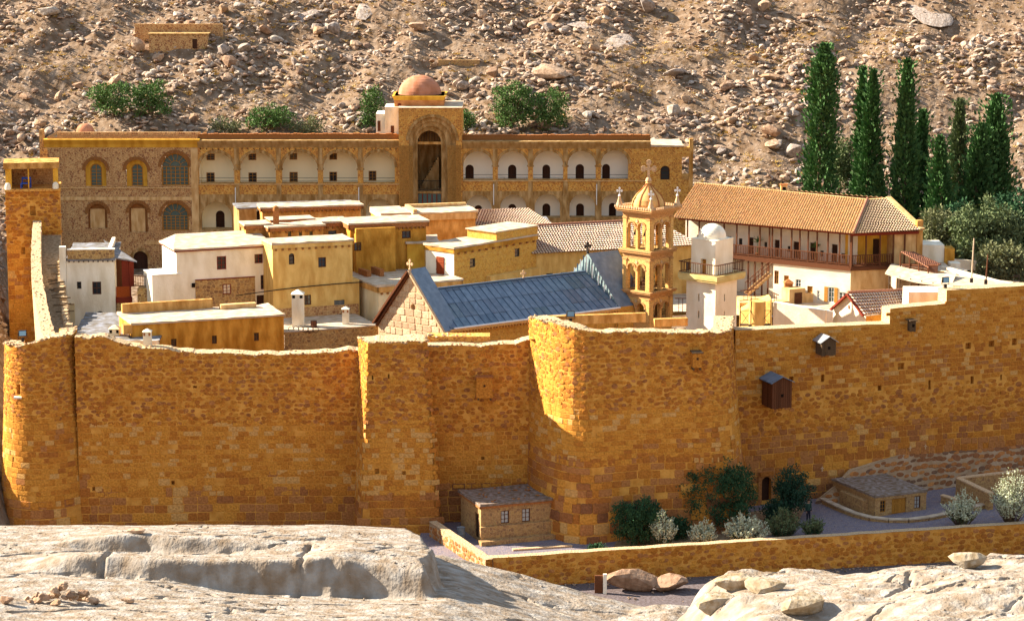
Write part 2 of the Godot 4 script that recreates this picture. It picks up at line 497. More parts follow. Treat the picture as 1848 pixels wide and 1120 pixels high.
# ---------------------------------------------------------------- the whole
func _ready() -> void:
	rng.seed = 20240
	var cam := Camera3D.new()
	cam.name = "camera"
	add_child(cam)
	cam.position = Vector3(0, 50, 190)
	cam.rotation_degrees = Vector3(-9.9, 0, 0)
	cam.fov = 14.0
	cam.far = 1500.0
	cam.current = true

	var we := WorldEnvironment.new()
	we.name = "world_environment"
	var env := Environment.new()
	env.background_mode = Environment.BG_SKY
	var sm := ProceduralSkyMaterial.new()
	sm.sky_top_color = Color(0.56, 0.63, 0.72)
	sm.sky_horizon_color = Color(0.88, 0.84, 0.76)
	sm.sky_curve = 0.18
	sm.sky_energy_multiplier = 0.72
	sm.ground_horizon_color = Color(0.62, 0.52, 0.40)
	sm.ground_bottom_color = Color(0.45, 0.36, 0.26)
	sm.sun_angle_max = 0.0
	var sky := Sky.new()
	sky.sky_material = sm
	env.sky = sky
	env.tonemap_mode = Environment.TONE_MAPPER_LINEAR
	env.tonemap_exposure = 3.95
	env.sdfgi_enabled = true
	env.ssao_enabled = true
	env.ssil_enabled = true
	we.environment = env
	add_child(we)

	var sun := DirectionalLight3D.new()
	sun.name = "sun"
	add_child(sun)
	sun.look_at_from_position(Vector3(-0.828, 0.5, -0.253) * 100.0, Vector3.ZERO)
	sun.light_color = Color(1.0, 0.945, 0.86)
	sun.light_energy = 1.6
	sun.light_angular_distance = 0.5
	sun.shadow_enabled = true

	noise.seed = 5
	noise.frequency = 0.05
	noise.fractal_octaves = 5
	noise_b.seed = 9
	noise_b.frequency = 0.16
	noise_b.fractal_octaves = 4
	make_materials()
	make_stone_meshes()
	build_terrain()
	build_walls()
	build_back_range()
	build_houses()
	build_church()
	build_dormitory()
	build_yard()
	build_hill_things()
	build_plants()

# ---------------------------------------------------------------- terrain
func smooth(a: float, b: float, x: float) -> float:
	return smoothstep(a, b, x)

# height of the natural ground
func ground_h(x: float, z: float) -> float:
	var hill := 9.0 + TAN_HILL * maxf(-z - 86.0, 0.0)
	hill += noise.get_noise_2d(x, z) * 1.6 * smooth(-84, -100, z)
	hill += (noise.get_noise_2d(x * 1.3 + z * 0.4, z * 0.22) * 1.5 + noise_b.get_noise_2d(x * 0.5, z * 0.6) * 0.7) * smooth(-86, -96, z)
	hill += noise_b.get_noise_2d(x * 2.0, z * 2.0) * 0.35
	var inside := 7.0 + smooth(-20, -70, z) * 1.0
	var left := 8.0 - z * 0.13 + noise.get_noise_2d(x * 1.5, z * 1.5) * 1.2
	var back := smooth(-70.0, -88.0, z)
	var h := lerpf(inside, hill, back)
	var beyond := smooth(0.0, 2.5, -x - (190.0 - z) * 0.2)
	h = lerpf(h, maxf(left, hill * back), beyond * (1.0 - back))
	# in front of the walls the valley floor
	var side := beyond * (1.0 - smooth(-4.0, 6.0, z))
	var floor_ := -1.3 + smooth(14.0, 48.0, x) * 1.4 * (1.0 - smooth(0.0, 8.0, z))
	var fr := smooth(-10.5, -7.5, z - wall_line(x))
	h = lerpf(h, floor_, fr * (1.0 - side))
	# the hillside on which the viewer stands
	var near := smooth(20.0, 60.0, z) * 8.0 + maxf(z - 58.0, 0.0) * 0.262
	h += near
	return h

func wall_line(x: float) -> float:
	return -0.37 * maxf(x - 16.0, 0.0)

func grid(b: MB, x0: float, x1: float, z0: float, z1: float, step: float, f: Callable) -> void:
	var nx := int(ceil((x1 - x0) / step))
	var nz := int(ceil((z1 - z0) / step))
	var pts := PackedVector3Array()
	pts.resize((nx + 1) * (nz + 1))
	for j in nz + 1:
		for i in nx + 1:
			var x := x0 + (x1 - x0) * i / nx
			var z := z0 + (z1 - z0) * j / nz
			pts[j * (nx + 1) + i] = f.call(x, z)
	var nor := PackedVector3Array()
	nor.resize(pts.size())
	for j in nz + 1:
		for i in nx + 1:
			var l := pts[j * (nx + 1) + maxi(i - 1, 0)]
			var r := pts[j * (nx + 1) + mini(i + 1, nx)]
			var u := pts[maxi(j - 1, 0) * (nx + 1) + i]
			var d := pts[mini(j + 1, nz) * (nx + 1) + i]
			nor[j * (nx + 1) + i] = (d - u).cross(r - l).normalized()
	for j in nz:
		for i in nx:
			var a := j * (nx + 1) + i
			var e := a + nx + 1
			b.trin(pts[e], pts[e + 1], pts[a + 1], nor[e], nor[e + 1], nor[a + 1])
			b.trin(pts[e], pts[a + 1], pts[a], nor[e], nor[a + 1], nor[a])

# the bare granite in front, left of the gully: a slab with ledges over a lower slab
func outcrop_h(x: float, z: float) -> float:
	var wx := x + noise.get_noise_2d(z * 2.0, x * 2.0) * 1.2
	var low := 5.8 + 0.115 * (z - 30.0)
	var k := wx + 4.0
	low += -0.27 * k if k > 0.0 else -0.06 * k
	low += noise.get_noise_2d(x * 0.7, z * 1.0) * 0.6 + noise_b.get_noise_2d(x * 0.9, z * 1.2) * 0.1
	low = maxf(low, 3.7 + noise.get_noise_2d(x * 1.2, z * 1.2 + 60.0) * 1.3 + 0.09 * (z - 36.0) - maxf(34.0 - z, 0.0) * 0.5)
	low -= maxf(30.0 - z, 0.0) * 0.55
	# the upper mass: tilted sheets of rock that dip away from the viewer and break off in rounded scarps
	var warp := noise.get_noise_2d(x * 0.5 + 40.0, z * 0.25) * 2.6 + noise_b.get_noise_2d(x * 0.7, z * 0.3) * 0.35
	var wz := z + warp
	var up := 9.0 + 0.02 * (z - 36.0) - maxf(36.0 - z, 0.0) * 0.13 - maxf(32.0 - z, 0.0) * 0.5 - maxf(x + 12.0, 0.0) * 0.06
	var a1 := smooth(-29.0, -23.5, x) * (1.0 - smooth(-19.0, -13.5, x)) * (0.85 + 0.6 * noise.get_noise_2d(x * 0.6, 7.0))
	up += a1 * (0.6 * smooth(34.0, 39.4, wz) - 1.35 * smooth(39.4, 40.2, wz) + 0.75 * smooth(40.6, 43.5, wz))
	var a2 := smooth(-30.0, -25.5, x) * (1.0 - smooth(-12.0, -8.0, x))
	up += a2 * 0.75 * smooth(40.6, 45.4, wz) * (0.9 + 0.7 * noise.get_noise_2d(x * 0.5, 90.0))
	var a3 := smooth(-13.0, -9.5, x)
	up += a3 * 0.7 * smooth(37.0, 42.0, wz) * (1.0 - 0.5 * smooth(43.0, 46.5, wz))
	up += noise.get_noise_2d(x * 0.4 - 20.0, z * 0.8) * 0.35 + noise_b.get_noise_2d(x * 0.8, z * 1.2) * 0.06
	var crisp := maxf(a2, a3)
	var end := smooth(-4.9, -5.7, wx - 0.35 * noise_b.get_noise_2d(z * 1.4, 3.0) - 0.09 * (z - 40.0)) * (1.0 - smooth(lerpf(43.0, 45.5, crisp), lerpf(49.0, 46.5, crisp), wz))
	var h := low
	if up > low:
		h = lerpf(low, up, end)
	# a few long cracks
	var cr := absf(noise.get_noise_2d(x * 0.7 + 90.0, z * 1.8 - 31.0))
	h -= (1.0 - smooth(0.0, 0.016, cr)) * 0.3
	return h - crack_depth(x, z)

# long joints that split the granite
const JOINTS := [
	[Vector2(-12.38, 39.71), Vector2(-12.79, 42.48), Vector2(-12.32, 43.83), Vector2(-12.73, 47.55)],
	[Vector2(-30.53, 42.48), Vector2(-29.65, 41.86), Vector2(-27.76, 42.11), Vector2(-26.25, 40.08)],
	[Vector2(-24.15, 46.85), Vector2(-24.03, 43.47), Vector2(-19.81, 42.73)],
	[Vector2(-11.26, 49.94), Vector2(-9.08, 49.15), Vector2(-5.24, 49.37)],
	[Vector2(-2.23, 36.64), Vector2(0.91, 36.53), Vector2(3.27, 40.07)],
	[Vector2(-27.25, 57.48), Vector2(-23.62, 55.78), Vector2(-19.03, 55.87)],
	[Vector2(23.79, 43.49), Vector2(23.59, 45.27), Vector2(21.94, 47.12)],
	[Vector2(24.33, 48.36), Vector2(26.40, 47.57), Vector2(29.75, 48.24)],
	[Vector2(19.22, 42.95), Vector2(20.93, 45.06), Vector2(23.49, 45.50)]]

func crack_depth(x: float, z: float) -> float:
	var p := Vector2(x + noise_b.get_noise_2d(x * 4.0, z * 4.0) * 0.25, z + noise_b.get_noise_2d(x * 4.0 + 50.0, z * 4.0) * 0.25)
	var d := 1.0
	for j: Array in JOINTS:
		for i in j.size() - 1:
			d = minf(d, p.distance_to(Geometry2D.get_closest_point_to_segment(p, j[i], j[i + 1])))
	return 0.4 * (1.0 - smooth(0.06, 0.2, d))

func outcrop_right_h(x: float, z: float) -> float:
	var h := 6.6 + (x - 13.0) * 0.075 + 0.1 * (z - 40.0)
	h += noise.get_noise_2d(x * 0.9 + 7.0, z * 1.3) * 1.4 + noise_b.get_noise_2d(x * 0.8, z * 1.1) * 0.18
	h -= maxf(37.5 - z + noise.get_noise_2d(x * 2.2, 11.0) * 3.5 - (x - 18.0) * 0.14, 0.0) * 0.9
	h -= smooth(13.5, 9.6, x + noise_b.get_noise_2d(z, 8.0) * 1.0 - (z - 40.0) * 0.12) * 2.2
	var cr := absf(noise.get_noise_2d(x * 1.1 + 190.0, z * 1.9 + 31.0))
	h -= (1.0 - smooth(0.0, 0.016, cr)) * 0.4
	return h - crack_depth(x, z)

func build_terrain() -> void:
	var b := MB.new()
	grid(b, -110, 110, -190, -62, 1.1, func(x: float, z: float) -> Vector3: return Vector3(x, ground_h(x, z), z))
	grid(b, -110, 110, -62, 64, 1.5, func(x: float, z: float) -> Vector3: return Vector3(x, ground_h(x, z) - 0.02, z))
	grid(b, -110, 110, 64, 300, 8.0, func(x: float, z: float) -> Vector3: return Vector3(x, ground_h(x, z) - 0.6, z))
	grid(b, -700, -110, -700, 400, 24.0, func(x: float, z: float) -> Vector3: return Vector3(x, ground_h(-110, z) - 0.5, z))
	grid(b, 110, 700, -700, 400, 24.0, func(x: float, z: float) -> Vector3: return Vector3(x, ground_h(110, z) - 0.5, z))
	grid(b, -110, 110, -700, -190, 20.0, func(x: float, z: float) -> Vector3: return Vector3(x, ground_h(x, z) - 0.3, z))
	struct("hillside", b, M.hillside)
	b = MB.new()
	grid(b, -42, 15, 25, 62, 0.14, func(x: float, z: float) -> Vector3: return Vector3(x, outcrop_h(x, z), z))
	struct("rock_terrain", b, M.granite)
	b = MB.new()
	grid(b, 8.5, 48, 30, 62, 0.15, func(x: float, z: float) -> Vector3: return Vector3(x, outcrop_right_h(x, z), z))
	struct("rock_terrain", b, M.granite)

# ---------------------------------------------------------------- fortress walls
# a wall as a ruled sheet: plan line at the foot, plan line at height h, heights of the top along it
func sheet(foot: Array, head: Array, y0: float, h: float, flare := 1.0) -> Dictionary:
	var cum := [0.0]
	for i in foot.size() - 1:
		cum.append(cum[i] + (foot[i + 1] - foot[i]).length())
	return {"foot": foot, "head": head, "y0": y0, "h": h, "flare": flare, "cum": cum, "len": cum[-1]}

func at_sheet(w: Dictionary, s: float, v: float) -> Vector3:
	var cum: Array = w.cum
	var i := 0
	while i < cum.size() - 2 and s > cum[i + 1]:
		i += 1
	var k: float = (s - cum[i]) / maxf(cum[i + 1] - cum[i], 1e-5)
	var a: Vector2 = w.foot[i].lerp(w.foot[i + 1], k)
	var b: Vector2 = w.head[i].lerp(w.head[i + 1], k)
	var t: float = v / w.h
	t = 1.0 - pow(maxf(1.0 - t, 0.0), w.flare) if t < 1.0 else t
	var q := a.lerp(b, t)
	return Vector3(q.x, w.y0 + v, q.y)

func out_of(w: Dictionary, s: float, v: float) -> Basis:
	var e := 0.25
	var dx := (at_sheet(w, minf(s + e, w.len), v) - at_sheet(w, maxf(s - e, 0), v)).normalized()
	var dy := (at_sheet(w, s, v + 0.2) - at_sheet(w, s, v - 0.2)).normalized()
	return Basis(dx, dy, dx.cross(dy).normalized())

func crest_at(crest: Array, s: float) -> float:
	for i in crest.size() - 1:
		if s <= crest[i + 1].x:
			return lerpf(crest[i].y, crest[i + 1].y, clampf((s - crest[i].x) / maxf(crest[i + 1].x - crest[i].x, 1e-4), 0, 1))
	return crest[-1].y

func append_stone(b: MB, src: ArrayMesh, xf: Transform3D, c: Color) -> void:
	var arr := src.surface_get_arrays(0)
	var vs: PackedVector3Array = arr[Mesh.ARRAY_VERTEX]
	for i in range(0, vs.size(), 3):
		var p := xf * vs[i]
		var q := xf * vs[i + 1]
		var r := xf * vs[i + 2]
		var k := (r - p).cross(q - p).normalized()
		b.v.push_back(p); b.v.push_back(q); b.v.push_back(r)
		b.n.push_back(k); b.n.push_back(k); b.n.push_back(k)
		b.c.push_back(c); b.c.push_back(c); b.c.push_back(c)

# zones: [v0, v1, "block" or "rubble", width, height, tones]; holes: [s, v, w, h, depth]
func masonry_wall(t: Node3D, w: Dictionary, crest: Array, zones: Array, holes: Array, thick: float, ragged := 0.25, singles := 300, bed := "mortar") -> void:
	var core := MB.new()
	var ss := []
	var k := int(ceil(w.len / 0.6))
	for i in k + 1:
		ss.append(w.len * i / k)
	for q: Vector2 in crest:
		ss.append(clampf(q.x, 0, w.len))
	var top := 0.0
	for q: Vector2 in crest:
		top = maxf(top, q.y)
	var vs := []
	var kv := int(ceil(top / 1.2))
	for j in kv + 1:
		vs.append(top * j / kv)
	for o in holes:
		ss.append(o[0]); ss.append(o[0] + o[2]); vs.append(o[1]); vs.append(o[1] + o[3])
	ss.sort()
	vs.sort()
	var cr := PackedFloat32Array()
	for s: float in ss:
		cr.append(crest_at(crest, s) + noise_b.get_noise_2d(s * 3.0, w.y0 + w.len) * ragged)
	for i in ss.size() - 1:
		if ss[i + 1] - ss[i] < 1e-4:
			continue
		for j in vs.size() - 1:
			if vs[j + 1] - vs[j] < 1e-4 or vs[j] >= minf(cr[i], cr[i + 1]):
				continue
			var cs: float = (ss[i] + ss[i + 1]) * 0.5
			var cv: float = (vs[j] + vs[j + 1]) * 0.5
			var open := false
			for o in holes:
				if cs > o[0] and cs < o[0] + o[2] and cv > o[1] and cv < o[1] + o[3]:
					open = true
			if open:
				continue
			var ta := minf(vs[j + 1], cr[i])
			var tb := minf(vs[j + 1], cr[i + 1])
			if j + 2 == vs.size() or vs[j + 1] >= minf(cr[i], cr[i + 1]):
				ta = cr[i]
				tb = cr[i + 1]
			core.quad(at_sheet(w, ss[i], vs[j]), at_sheet(w, ss[i + 1], vs[j]), at_sheet(w, ss[i + 1], tb), at_sheet(w, ss[i], ta))
		# top and back
		var a := at_sheet(w, ss[i], cr[i])
		var b := at_sheet(w, ss[i + 1], cr[i + 1])
		var na := out_of(w, ss[i], cr[i]).z
		var nb := out_of(w, ss[i + 1], cr[i + 1]).z
		na.y = 0
		nb.y = 0
		var c := a - na * thick
		var d := b - nb * thick
		core.quad(d, c, c + Vector3.DOWN * 5.0, d + Vector3.DOWN * 5.0)
	for o in holes:
		var q := [at_sheet(w, o[0], o[1]), at_sheet(w, o[0] + o[2], o[1]), at_sheet(w, o[0] + o[2], o[1] + o[3]), at_sheet(w, o[0], o[1] + o[3])]
		var z: Vector3 = -out_of(w, o[0] + o[2] * 0.5, o[1]).z * o[4]
		for e in 4:
			core.quad(q[e] + z, q[(e + 1) % 4] + z, q[(e + 1) % 4], q[e])
		core.quad(q[0] + z, q[1] + z, q[2] + z, q[3] + z)
		core.col = Color(1, 1, 1)
	part("masonry_core", core, M[bed], t)
	# the broken top, laid with loose stones
	var cap := MB.new()
	for i in ss.size() - 1:
		if ss[i + 1] - ss[i] < 1e-4:
			continue
		var a := at_sheet(w, ss[i], cr[i])
		var b := at_sheet(w, ss[i + 1], cr[i + 1])
		var na := out_of(w, ss[i], cr[i]).z
		var nb := out_of(w, ss[i + 1], cr[i + 1]).z
		na.y = 0
		nb.y = 0
		cap.quad(a + na * 0.04 + Vector3.UP * 0.02, b + nb * 0.04 + Vector3.UP * 0.02, b - nb * thick + Vector3.UP * 0.02, a - na * thick + Vector3.UP * 0.02)
	part("wall_top", cap, M.crest, t)
	if ragged > 0.12:
		var loose := MB.new()
		var s := 0.1
		while s < w.len - 0.1:
			var v := crest_at(crest, s) + noise_b.get_noise_2d(s * 3.0, w.y0 + w.len) * ragged
			var o := out_of(w, s, v)
			for e in 2:
				var p := at_sheet(w, s, v) - o.z * (rnd(-0.06, 0.15) + e * rnd(0.3, thick - 0.2)) + Vector3.UP * rnd(-0.05, 0.06)
				var g := rnd(0.18, 0.42)
				append_stone(loose, rock_mesh[rng.randi() % 8], Transform3D(Basis.from_euler(Vector3(rnd(0, 6), rnd(0, 6), 0)).scaled(Vector3(g, g * 0.7, g)), p), Color(0.56, 0.38, 0.22) * rnd(0.7, 1.15))
			s += rnd(0.22, 0.4)
		var lo := part("coping_stones", loose, M.masonry, t)
		lo.set_meta("kind", "stuff")
	# the stones of the face
	var laid := []
	var small := MB.new()
	for zn in zones:
		if zn[2] == "block":
			var v: float = zn[0]
			while v < zn[1]:
				var h: float = zn[4] * rnd(0.82, 1.2)
				var s := -rnd(0, zn[3])
				while s < w.len:
					var l: float = zn[3] * rnd(0.55, 1.45)
					var s0 := maxf(s, 0.02)
					var s1 := minf(s + l, w.len - 0.02)
					s += l
					if s1 - s0 < 0.16:
						continue
					var cs := (s0 + s1) * 0.5
					var cv := v + h * 0.5 + noise.get_noise_2d(cs * 2.0, v * 4.0) * 0.12
					if cv + h * 0.4 > crest_at(crest, cs) - 0.1 or in_hole(holes, cs, cv, s1 - s0, h):
						continue
					if rng.randf() < 0.04:
						continue
					var o := out_of(w, cs, cv)
					var tone: int = zn[5][rng.randi() % zn[5].size()]
					# rebuilt patches: whole areas laid from paler or darker stone
					var area := noise.get_noise_2d(cs * 1.6 + w.len * 9.0, cv * 3.0)
					if area > 0.22 and rng.randf() < 0.5:
						tone = [2, 4, 2, 2, 4][rng.randi() % 5]
					elif area < -0.25 and rng.randf() < 0.45:
						tone = [3, 1, 6][rng.randi() % 3]
					var j := rnd(0.02, 0.045)
					var xf := Transform3D(Basis(o.x * (s1 - s0 - j) * 1.03, o.y * (h - j) * 1.03, o.z * rnd(0.02, 0.055)), at_sheet(w, cs, cv) - o.z * 0.005)
					laid.append([(s1 - s0) * h * rnd(0.8, 1.2), xf, rng.randi() % 6, tone])
				v += h
		else:
			var g: float = zn[3]
			var v: float = zn[0]
			while v < zn[1]:
				var s := rnd(0, g)
				while s < w.len:
					var cs := clampf(s + rnd(-0.2, 0.2) * g, 0.1, w.len - 0.1)
					var cv = v + rnd(-0.25, 0.25) * zn[4]
					s += g * rnd(0.7, 1.3)
					if cv > crest_at(crest, cs) - 0.12 or in_hole(holes, cs, cv, g, zn[4]) or rng.randf() < 0.05:
						continue
					var o := out_of(w, cs, cv)
					var f := rnd(0.9, 1.45)
					var tone: int = zn[5][rng.randi() % zn[5].size()]
					var r := rnd(-0.35, 0.35)
					var bx := o.x * cos(r) + o.y * sin(r)
					var by := o.y * cos(r) - o.x * sin(r)
					append_stone(small, stone_mesh[rng.randi() % 5], Transform3D(Basis(bx * g * f, by * zn[4] * f * rnd(0.7, 1.0), o.z * rnd(0.02, 0.07)), at_sheet(w, cs, cv) - o.z * 0.01), TONES[tone] * rnd(0.9, 1.1))
				v += zn[4]
	laid.sort_custom(func(a: Array, b: Array) -> bool: return a[0] > b[0])
	for i in laid.size():
		var q: Array = laid[i]
		if i < singles:
			var o := put("stone_block", block_mesh[q[2]], M["stone%d" % q[3]], t)
			o.transform = q[1]
		else:
			append_stone(small, block_mesh[q[2]], q[1], TONES[q[3]])
	if small.v.size() > 0:
		var sm := part("small_stones", small, M.masonry, t)
		sm.set_meta("kind", "stuff")

func in_hole(holes: Array, s: float, v: float, w: float, h: float) -> bool:
	for o in holes:
		if s + w * 0.45 > o[0] and s - w * 0.45 < o[0] + o[2] and v + h * 0.45 > o[1] and v - h * 0.45 < o[1] + o[3]:
			return true
	return false

func arc(c: Vector2, r: float, a0: float, a1: float, k: int) -> Array:
	var out := []
	for i in k + 1:
		var p := deg_to_rad(lerpf(a0, a1, float(i) / k))
		out.append(c + Vector2(cos(p), sin(p)) * r)
	return out

const T_LOW := [5, 6, 3, 3, 6, 1, 6, 0]
const T_MID := [0, 2, 2, 0, 1, 2, 4, 0, 2]
const T_PALE := [0, 2, 2, 4, 0, 1, 2, 4]
const T_RUB := [0, 1, 3, 2, 1, 6, 0, 2, 0, 3, 1, 5]
const T_BROWN := [5, 7, 6, 3, 5, 6, 7]

func build_walls() -> void:
	# round tower on the corner
	var t := thing("corner_tower", "round tapering stone tower at the left end of the front wall", "tower")
	var c := Vector2(-36.36, -1.8)
	var w := sheet(arc(c, 3.75, 205, -32, 26), arc(c + Vector2(-0.1, -0.3), 2.75, 205, -32, 26), -2.5, 17.4, 1.3)
	masonry_wall(t, w, [Vector2(0, 16.4), Vector2(w.len * 0.35, 16.6), Vector2(w.len * 0.6, 17.2), Vector2(w.len, 17.5)], [[0, 4.2, "block", 0.85, 0.62, T_LOW], [4.2, 11.0, "block", 0.62, 0.42, T_MID], [11.0, 17.5, "rubble", 0.40, 0.30, T_RUB]], [[5.45, 12.9, 0.45, 0.8, 0.5]], 1.2)
	var sill := MB.new()
	var sp := at_sheet(w, 5.65, 12.75)
	sill.box(sp + Vector3(-0.3, -0.12, -0.2), sp + Vector3(0.3, 0.02, 0.3))
	part("sill", sill, M.white_plaster, t)
	# left curtain
	t = thing("curtain_wall", "long flat stretch of orange stone wall between the round tower and the pier", "wall")
	w = sheet([Vector2(-33.46, 0.00), Vector2(-22.42, -0.50), Vector2(-11.50, -1.00)], [Vector2(-33.57, -0.50), Vector2(-22.34, -1.00), Vector2(-11.45, -1.40)], -2.5, 17.0)
	masonry_wall(t, w, [Vector2(0, 17.23), Vector2(2.2, 17.13), Vector2(5.0, 16.20), Vector2(9.0, 15.90), Vector2(w.len * 0.7, 15.63), Vector2(w.len, 16.01)], [[0, 4.6, "block", 0.95, 0.66, T_LOW], [4.6, 6.2, "block", 0.8, 0.5, T_MID], [6.2, 10.4, "block", 0.62, 0.36, T_MID], [10.4, 17.0, "rubble", 0.40, 0.32, T_RUB]], [[7.06, 5.57, 0.25, 0.3, 0.4], [8.84, 13.13, 0.3, 0.18, 0.4], [1.00, 5.16, 0.2, 0.3, 0.4]], 1.6)
	# square pier
	t = thing("buttress_pier", "tall square tapering stone pier standing out from the front wall", "buttress")
	w = sheet([Vector2(-12.37, -1.20), Vector2(-11.56, 2.80), Vector2(-5.35, 2.60), Vector2(-5.58, -1.20)], [Vector2(-11.78, -1.40), Vector2(-10.93, 1.60), Vector2(-6.52, 1.40), Vector2(-6.74, -1.20)], -2.5, 17.9)
	masonry_wall(t, w, [Vector2(0, 17.0), Vector2(3.4, 17.1), Vector2(w.len - 3.0, 17.2), Vector2(w.len, 17.2)], [[0, 5.4, "block", 0.85, 0.62, T_LOW], [5.4, 11.0, "block", 0.58, 0.38, T_PALE], [11.0, 17.2, "rubble", 0.42, 0.34, T_RUB]], [[4.6, 14.3, 0.15, 0.35, 0.3], [6.2, 14.4, 0.15, 0.35, 0.3], [5.0, 7.1, 0.4, 0.4, 0.3], [7.4, 7.0, 0.3, 0.3, 0.3]], 3.0, 0.16)
	# middle curtain
	t = thing("curtain_wall", "short recessed stretch of orange wall between the square pier and the big bastion", "wall")
	w = sheet([Vector2(-6.17, -0.60), Vector2(2.19, -1.20)], [Vector2(-6.82, -0.90), Vector2(2.18, -1.50)], -2.5, 17.0)
	masonry_wall(t, w, [Vector2(0, 16.40), Vector2(3.2, 16.27), Vector2(5.0, 16.40), Vector2(6.6, 16.46), Vector2(w.len, 17.14)], [[0, 5.2, "block", 0.9, 0.62, T_BROWN], [5.2, 9.8, "block", 0.62, 0.38, T_MID], [9.8, 17.0, "rubble", 0.42, 0.34, T_RUB]], [[3.94, 7.42, 0.25, 0.25, 0.4]], 1.6)
	var back := MB.new()
	back.box(Vector3(-6.56, 12.74, -3.40) + Vector3(0, 0, -0.8), Vector3(-1.72, 14.34, -2.60))
	part("rear_parapet", back, M.rubble_orange, t)
	var rs := MB.new()
	for i in 60:
		var g := rnd(0.2, 0.45)
		append_stone(rs, rock_mesh[i % 8], Transform3D(Basis.from_euler(Vector3(rnd(0, 6), rnd(0, 6), 0)).scaled(Vector3(g, g * 0.6, g)), Vector3(-6.54, 14.31, -3.00).lerp(Vector3(-1.72, 14.18, -3.20), rng.randf()) + Vector3(0, rnd(-0.05, 0.12), rnd(-0.7, 0.4))), Color(0.6, 0.44, 0.3) * rnd(0.8, 1.15))
	part("coping_stones", rs, M.masonry, t).set_meta("kind", "stuff")
	# bastion: a rounded corner on the left, a long shallow hollow, a second pier on the right
	t = thing("bastion", "massive rounded bastion with flared foot and pale sunlit left flank", "tower")
	var foot := [Vector2(0.95, -1.60), Vector2(1.62, 1.20), Vector2(2.36, 3.20), Vector2(3.26, 4.80), Vector2(4.24, 5.80), Vector2(5.31, 6.20), Vector2(6.39, 6.00), Vector2(7.53, 5.40), Vector2(9.45, 4.60), Vector2(11.98, 4.20), Vector2(13.88, 4.00), Vector2(14.15, 4.40), Vector2(15.75, 4.20), Vector2(17.52, 3.20), Vector2(18.48, 1.20), Vector2(19.18, -6.00)]
	var head := [Vector2(1.32, -1.60), Vector2(2.20, 0.30), Vector2(3.02, 1.80), Vector2(3.84, 2.80), Vector2(4.66, 3.40), Vector2(5.56, 3.70), Vector2(6.57, 3.60), Vector2(7.74, 3.30), Vector2(9.43, 2.90), Vector2(11.95, 2.60), Vector2(13.63, 2.40), Vector2(14.13, 2.40), Vector2(15.34, 2.00), Vector2(16.43, 1.00), Vector2(16.91, -0.60), Vector2(17.39, -6.00)]
	w = sheet(foot, head, -2.5, 18.6, 1.35)
	masonry_wall(t, w, [Vector2(0, 18.6), Vector2(w.len * 0.2, 18.7), Vector2(w.len * 0.35, 18.3), Vector2(w.len * 0.6, 18.0), Vector2(w.len * 0.78, 17.9), Vector2(w.len, 17.8)], [[0, 5.4, "block", 1.0, 0.72, T_BROWN], [5.4, 8.2, "block", 0.85, 0.6, T_LOW], [8.2, 12.4, "block", 0.62, 0.4, T_MID], [12.4, 18.8, "rubble", 0.42, 0.34, T_RUB]], [], 1.5, 0.18)
	var inner := MB.new()
	inner.quad(Vector3(1.32, 15.03, -0.50) + Vector3.DOWN * 0.5, Vector3(16.86, 14.94, -1.00) + Vector3.DOWN * 0.5, Vector3(17.30, 14.02, -6.00) + Vector3.DOWN * 0.5, Vector3(1.35, 14.02, -6.00) + Vector3.DOWN * 0.5)
	part("platform", inner, M.roof_lime, t)
	var cope := MB.new()
	cope.bar(Vector3(2.62, 15.53, -3.00), Vector3(10.39, 15.69, -3.60), 0.5, 0.7)
	cope.bar(Vector3(11.01, 15.36, -3.00), Vector3(13.63, 15.34, -3.60), 0.5, 0.6)
	part("parapet", cope, M.tan_plaster, t)
	# right wall, stepping up to the right
	t = thing("fortress_wall", "long right stretch of brown stone wall with small loopholes, stepping up to the right", "wall")
	w = sheet([Vector2(17.67, -4.00), Vector2(49.99, -15.18)], [Vector2(17.47, -4.50), Vector2(49.79, -15.68)], -1.5, 18.0)
	var holes := []
	for q in [[2.30, 2.14, 0.77, 2.08], [20.34, 13.24, 0.51, 0.50], [22.47, 13.29, 0.51, 0.50], [24.61, 13.29, 0.46, 0.55], [4.63, 11.64, 0.39, 0.36], [7.43, 11.41, 0.29, 0.58], [12.45, 10.35, 0.35, 0.41], [17.02, 10.13, 0.20, 0.78], [20.85, 10.33, 0.30, 0.64], [23.59, 10.47, 0.15, 0.46], [14.23, 11.94, 0.60, 0.54]]:
		holes.append([q[0], q[1], q[2], q[3], 0.5])
	masonry_wall(t, w, [Vector2(0, 15.98), Vector2(13.44, 15.71), Vector2(13.47, 16.92), Vector2(18.52, 17.04), Vector2(18.54, 18.12), Vector2(w.len, 18.12)], [[0, 3.0, "block", 0.85, 0.6, T_BROWN], [3.0, 5.4, "block", 0.85, 0.6, T_LOW], [5.4, 7.6, "block", 0.75, 0.52, [3, 6, 1, 0, 6, 5]], [7.6, 10.8, "rubble", 0.46, 0.36, T_RUB], [10.8, 13.6, "block", 0.62, 0.36, [1, 3, 0, 6, 1, 3, 4]], [13.6, 19.0, "block", 0.55, 0.27, T_MID]], holes, 1.4, 0.05)
	var arch := MB.new()
	arch.bar(Vector3(19.62, 2.88, -4.57), Vector3(20.71, 2.92, -4.95), 0.25, 0.3)
	part("lintel", arch, M.stone3, t)
	var cr := MB.new()
	for q in [Vector3(32.14, 3.98, -8.92), Vector3(33.46, 4.02, -9.38), Vector3(24.75, 2.90, -6.36)]:
		cr.xf = Transform3D(Basis(Vector3.UP, atan2(8.60, 24.87)), q)
		cr.box(Vector3(-0.035, -0.2, 0), Vector3(0.035, 0.2, 0.04))
		cr.box(Vector3(-0.14, 0.02, 0.005), Vector3(0.14, 0.08, 0.045))
	part("carved_cross", cr, M.stone_pale, t)
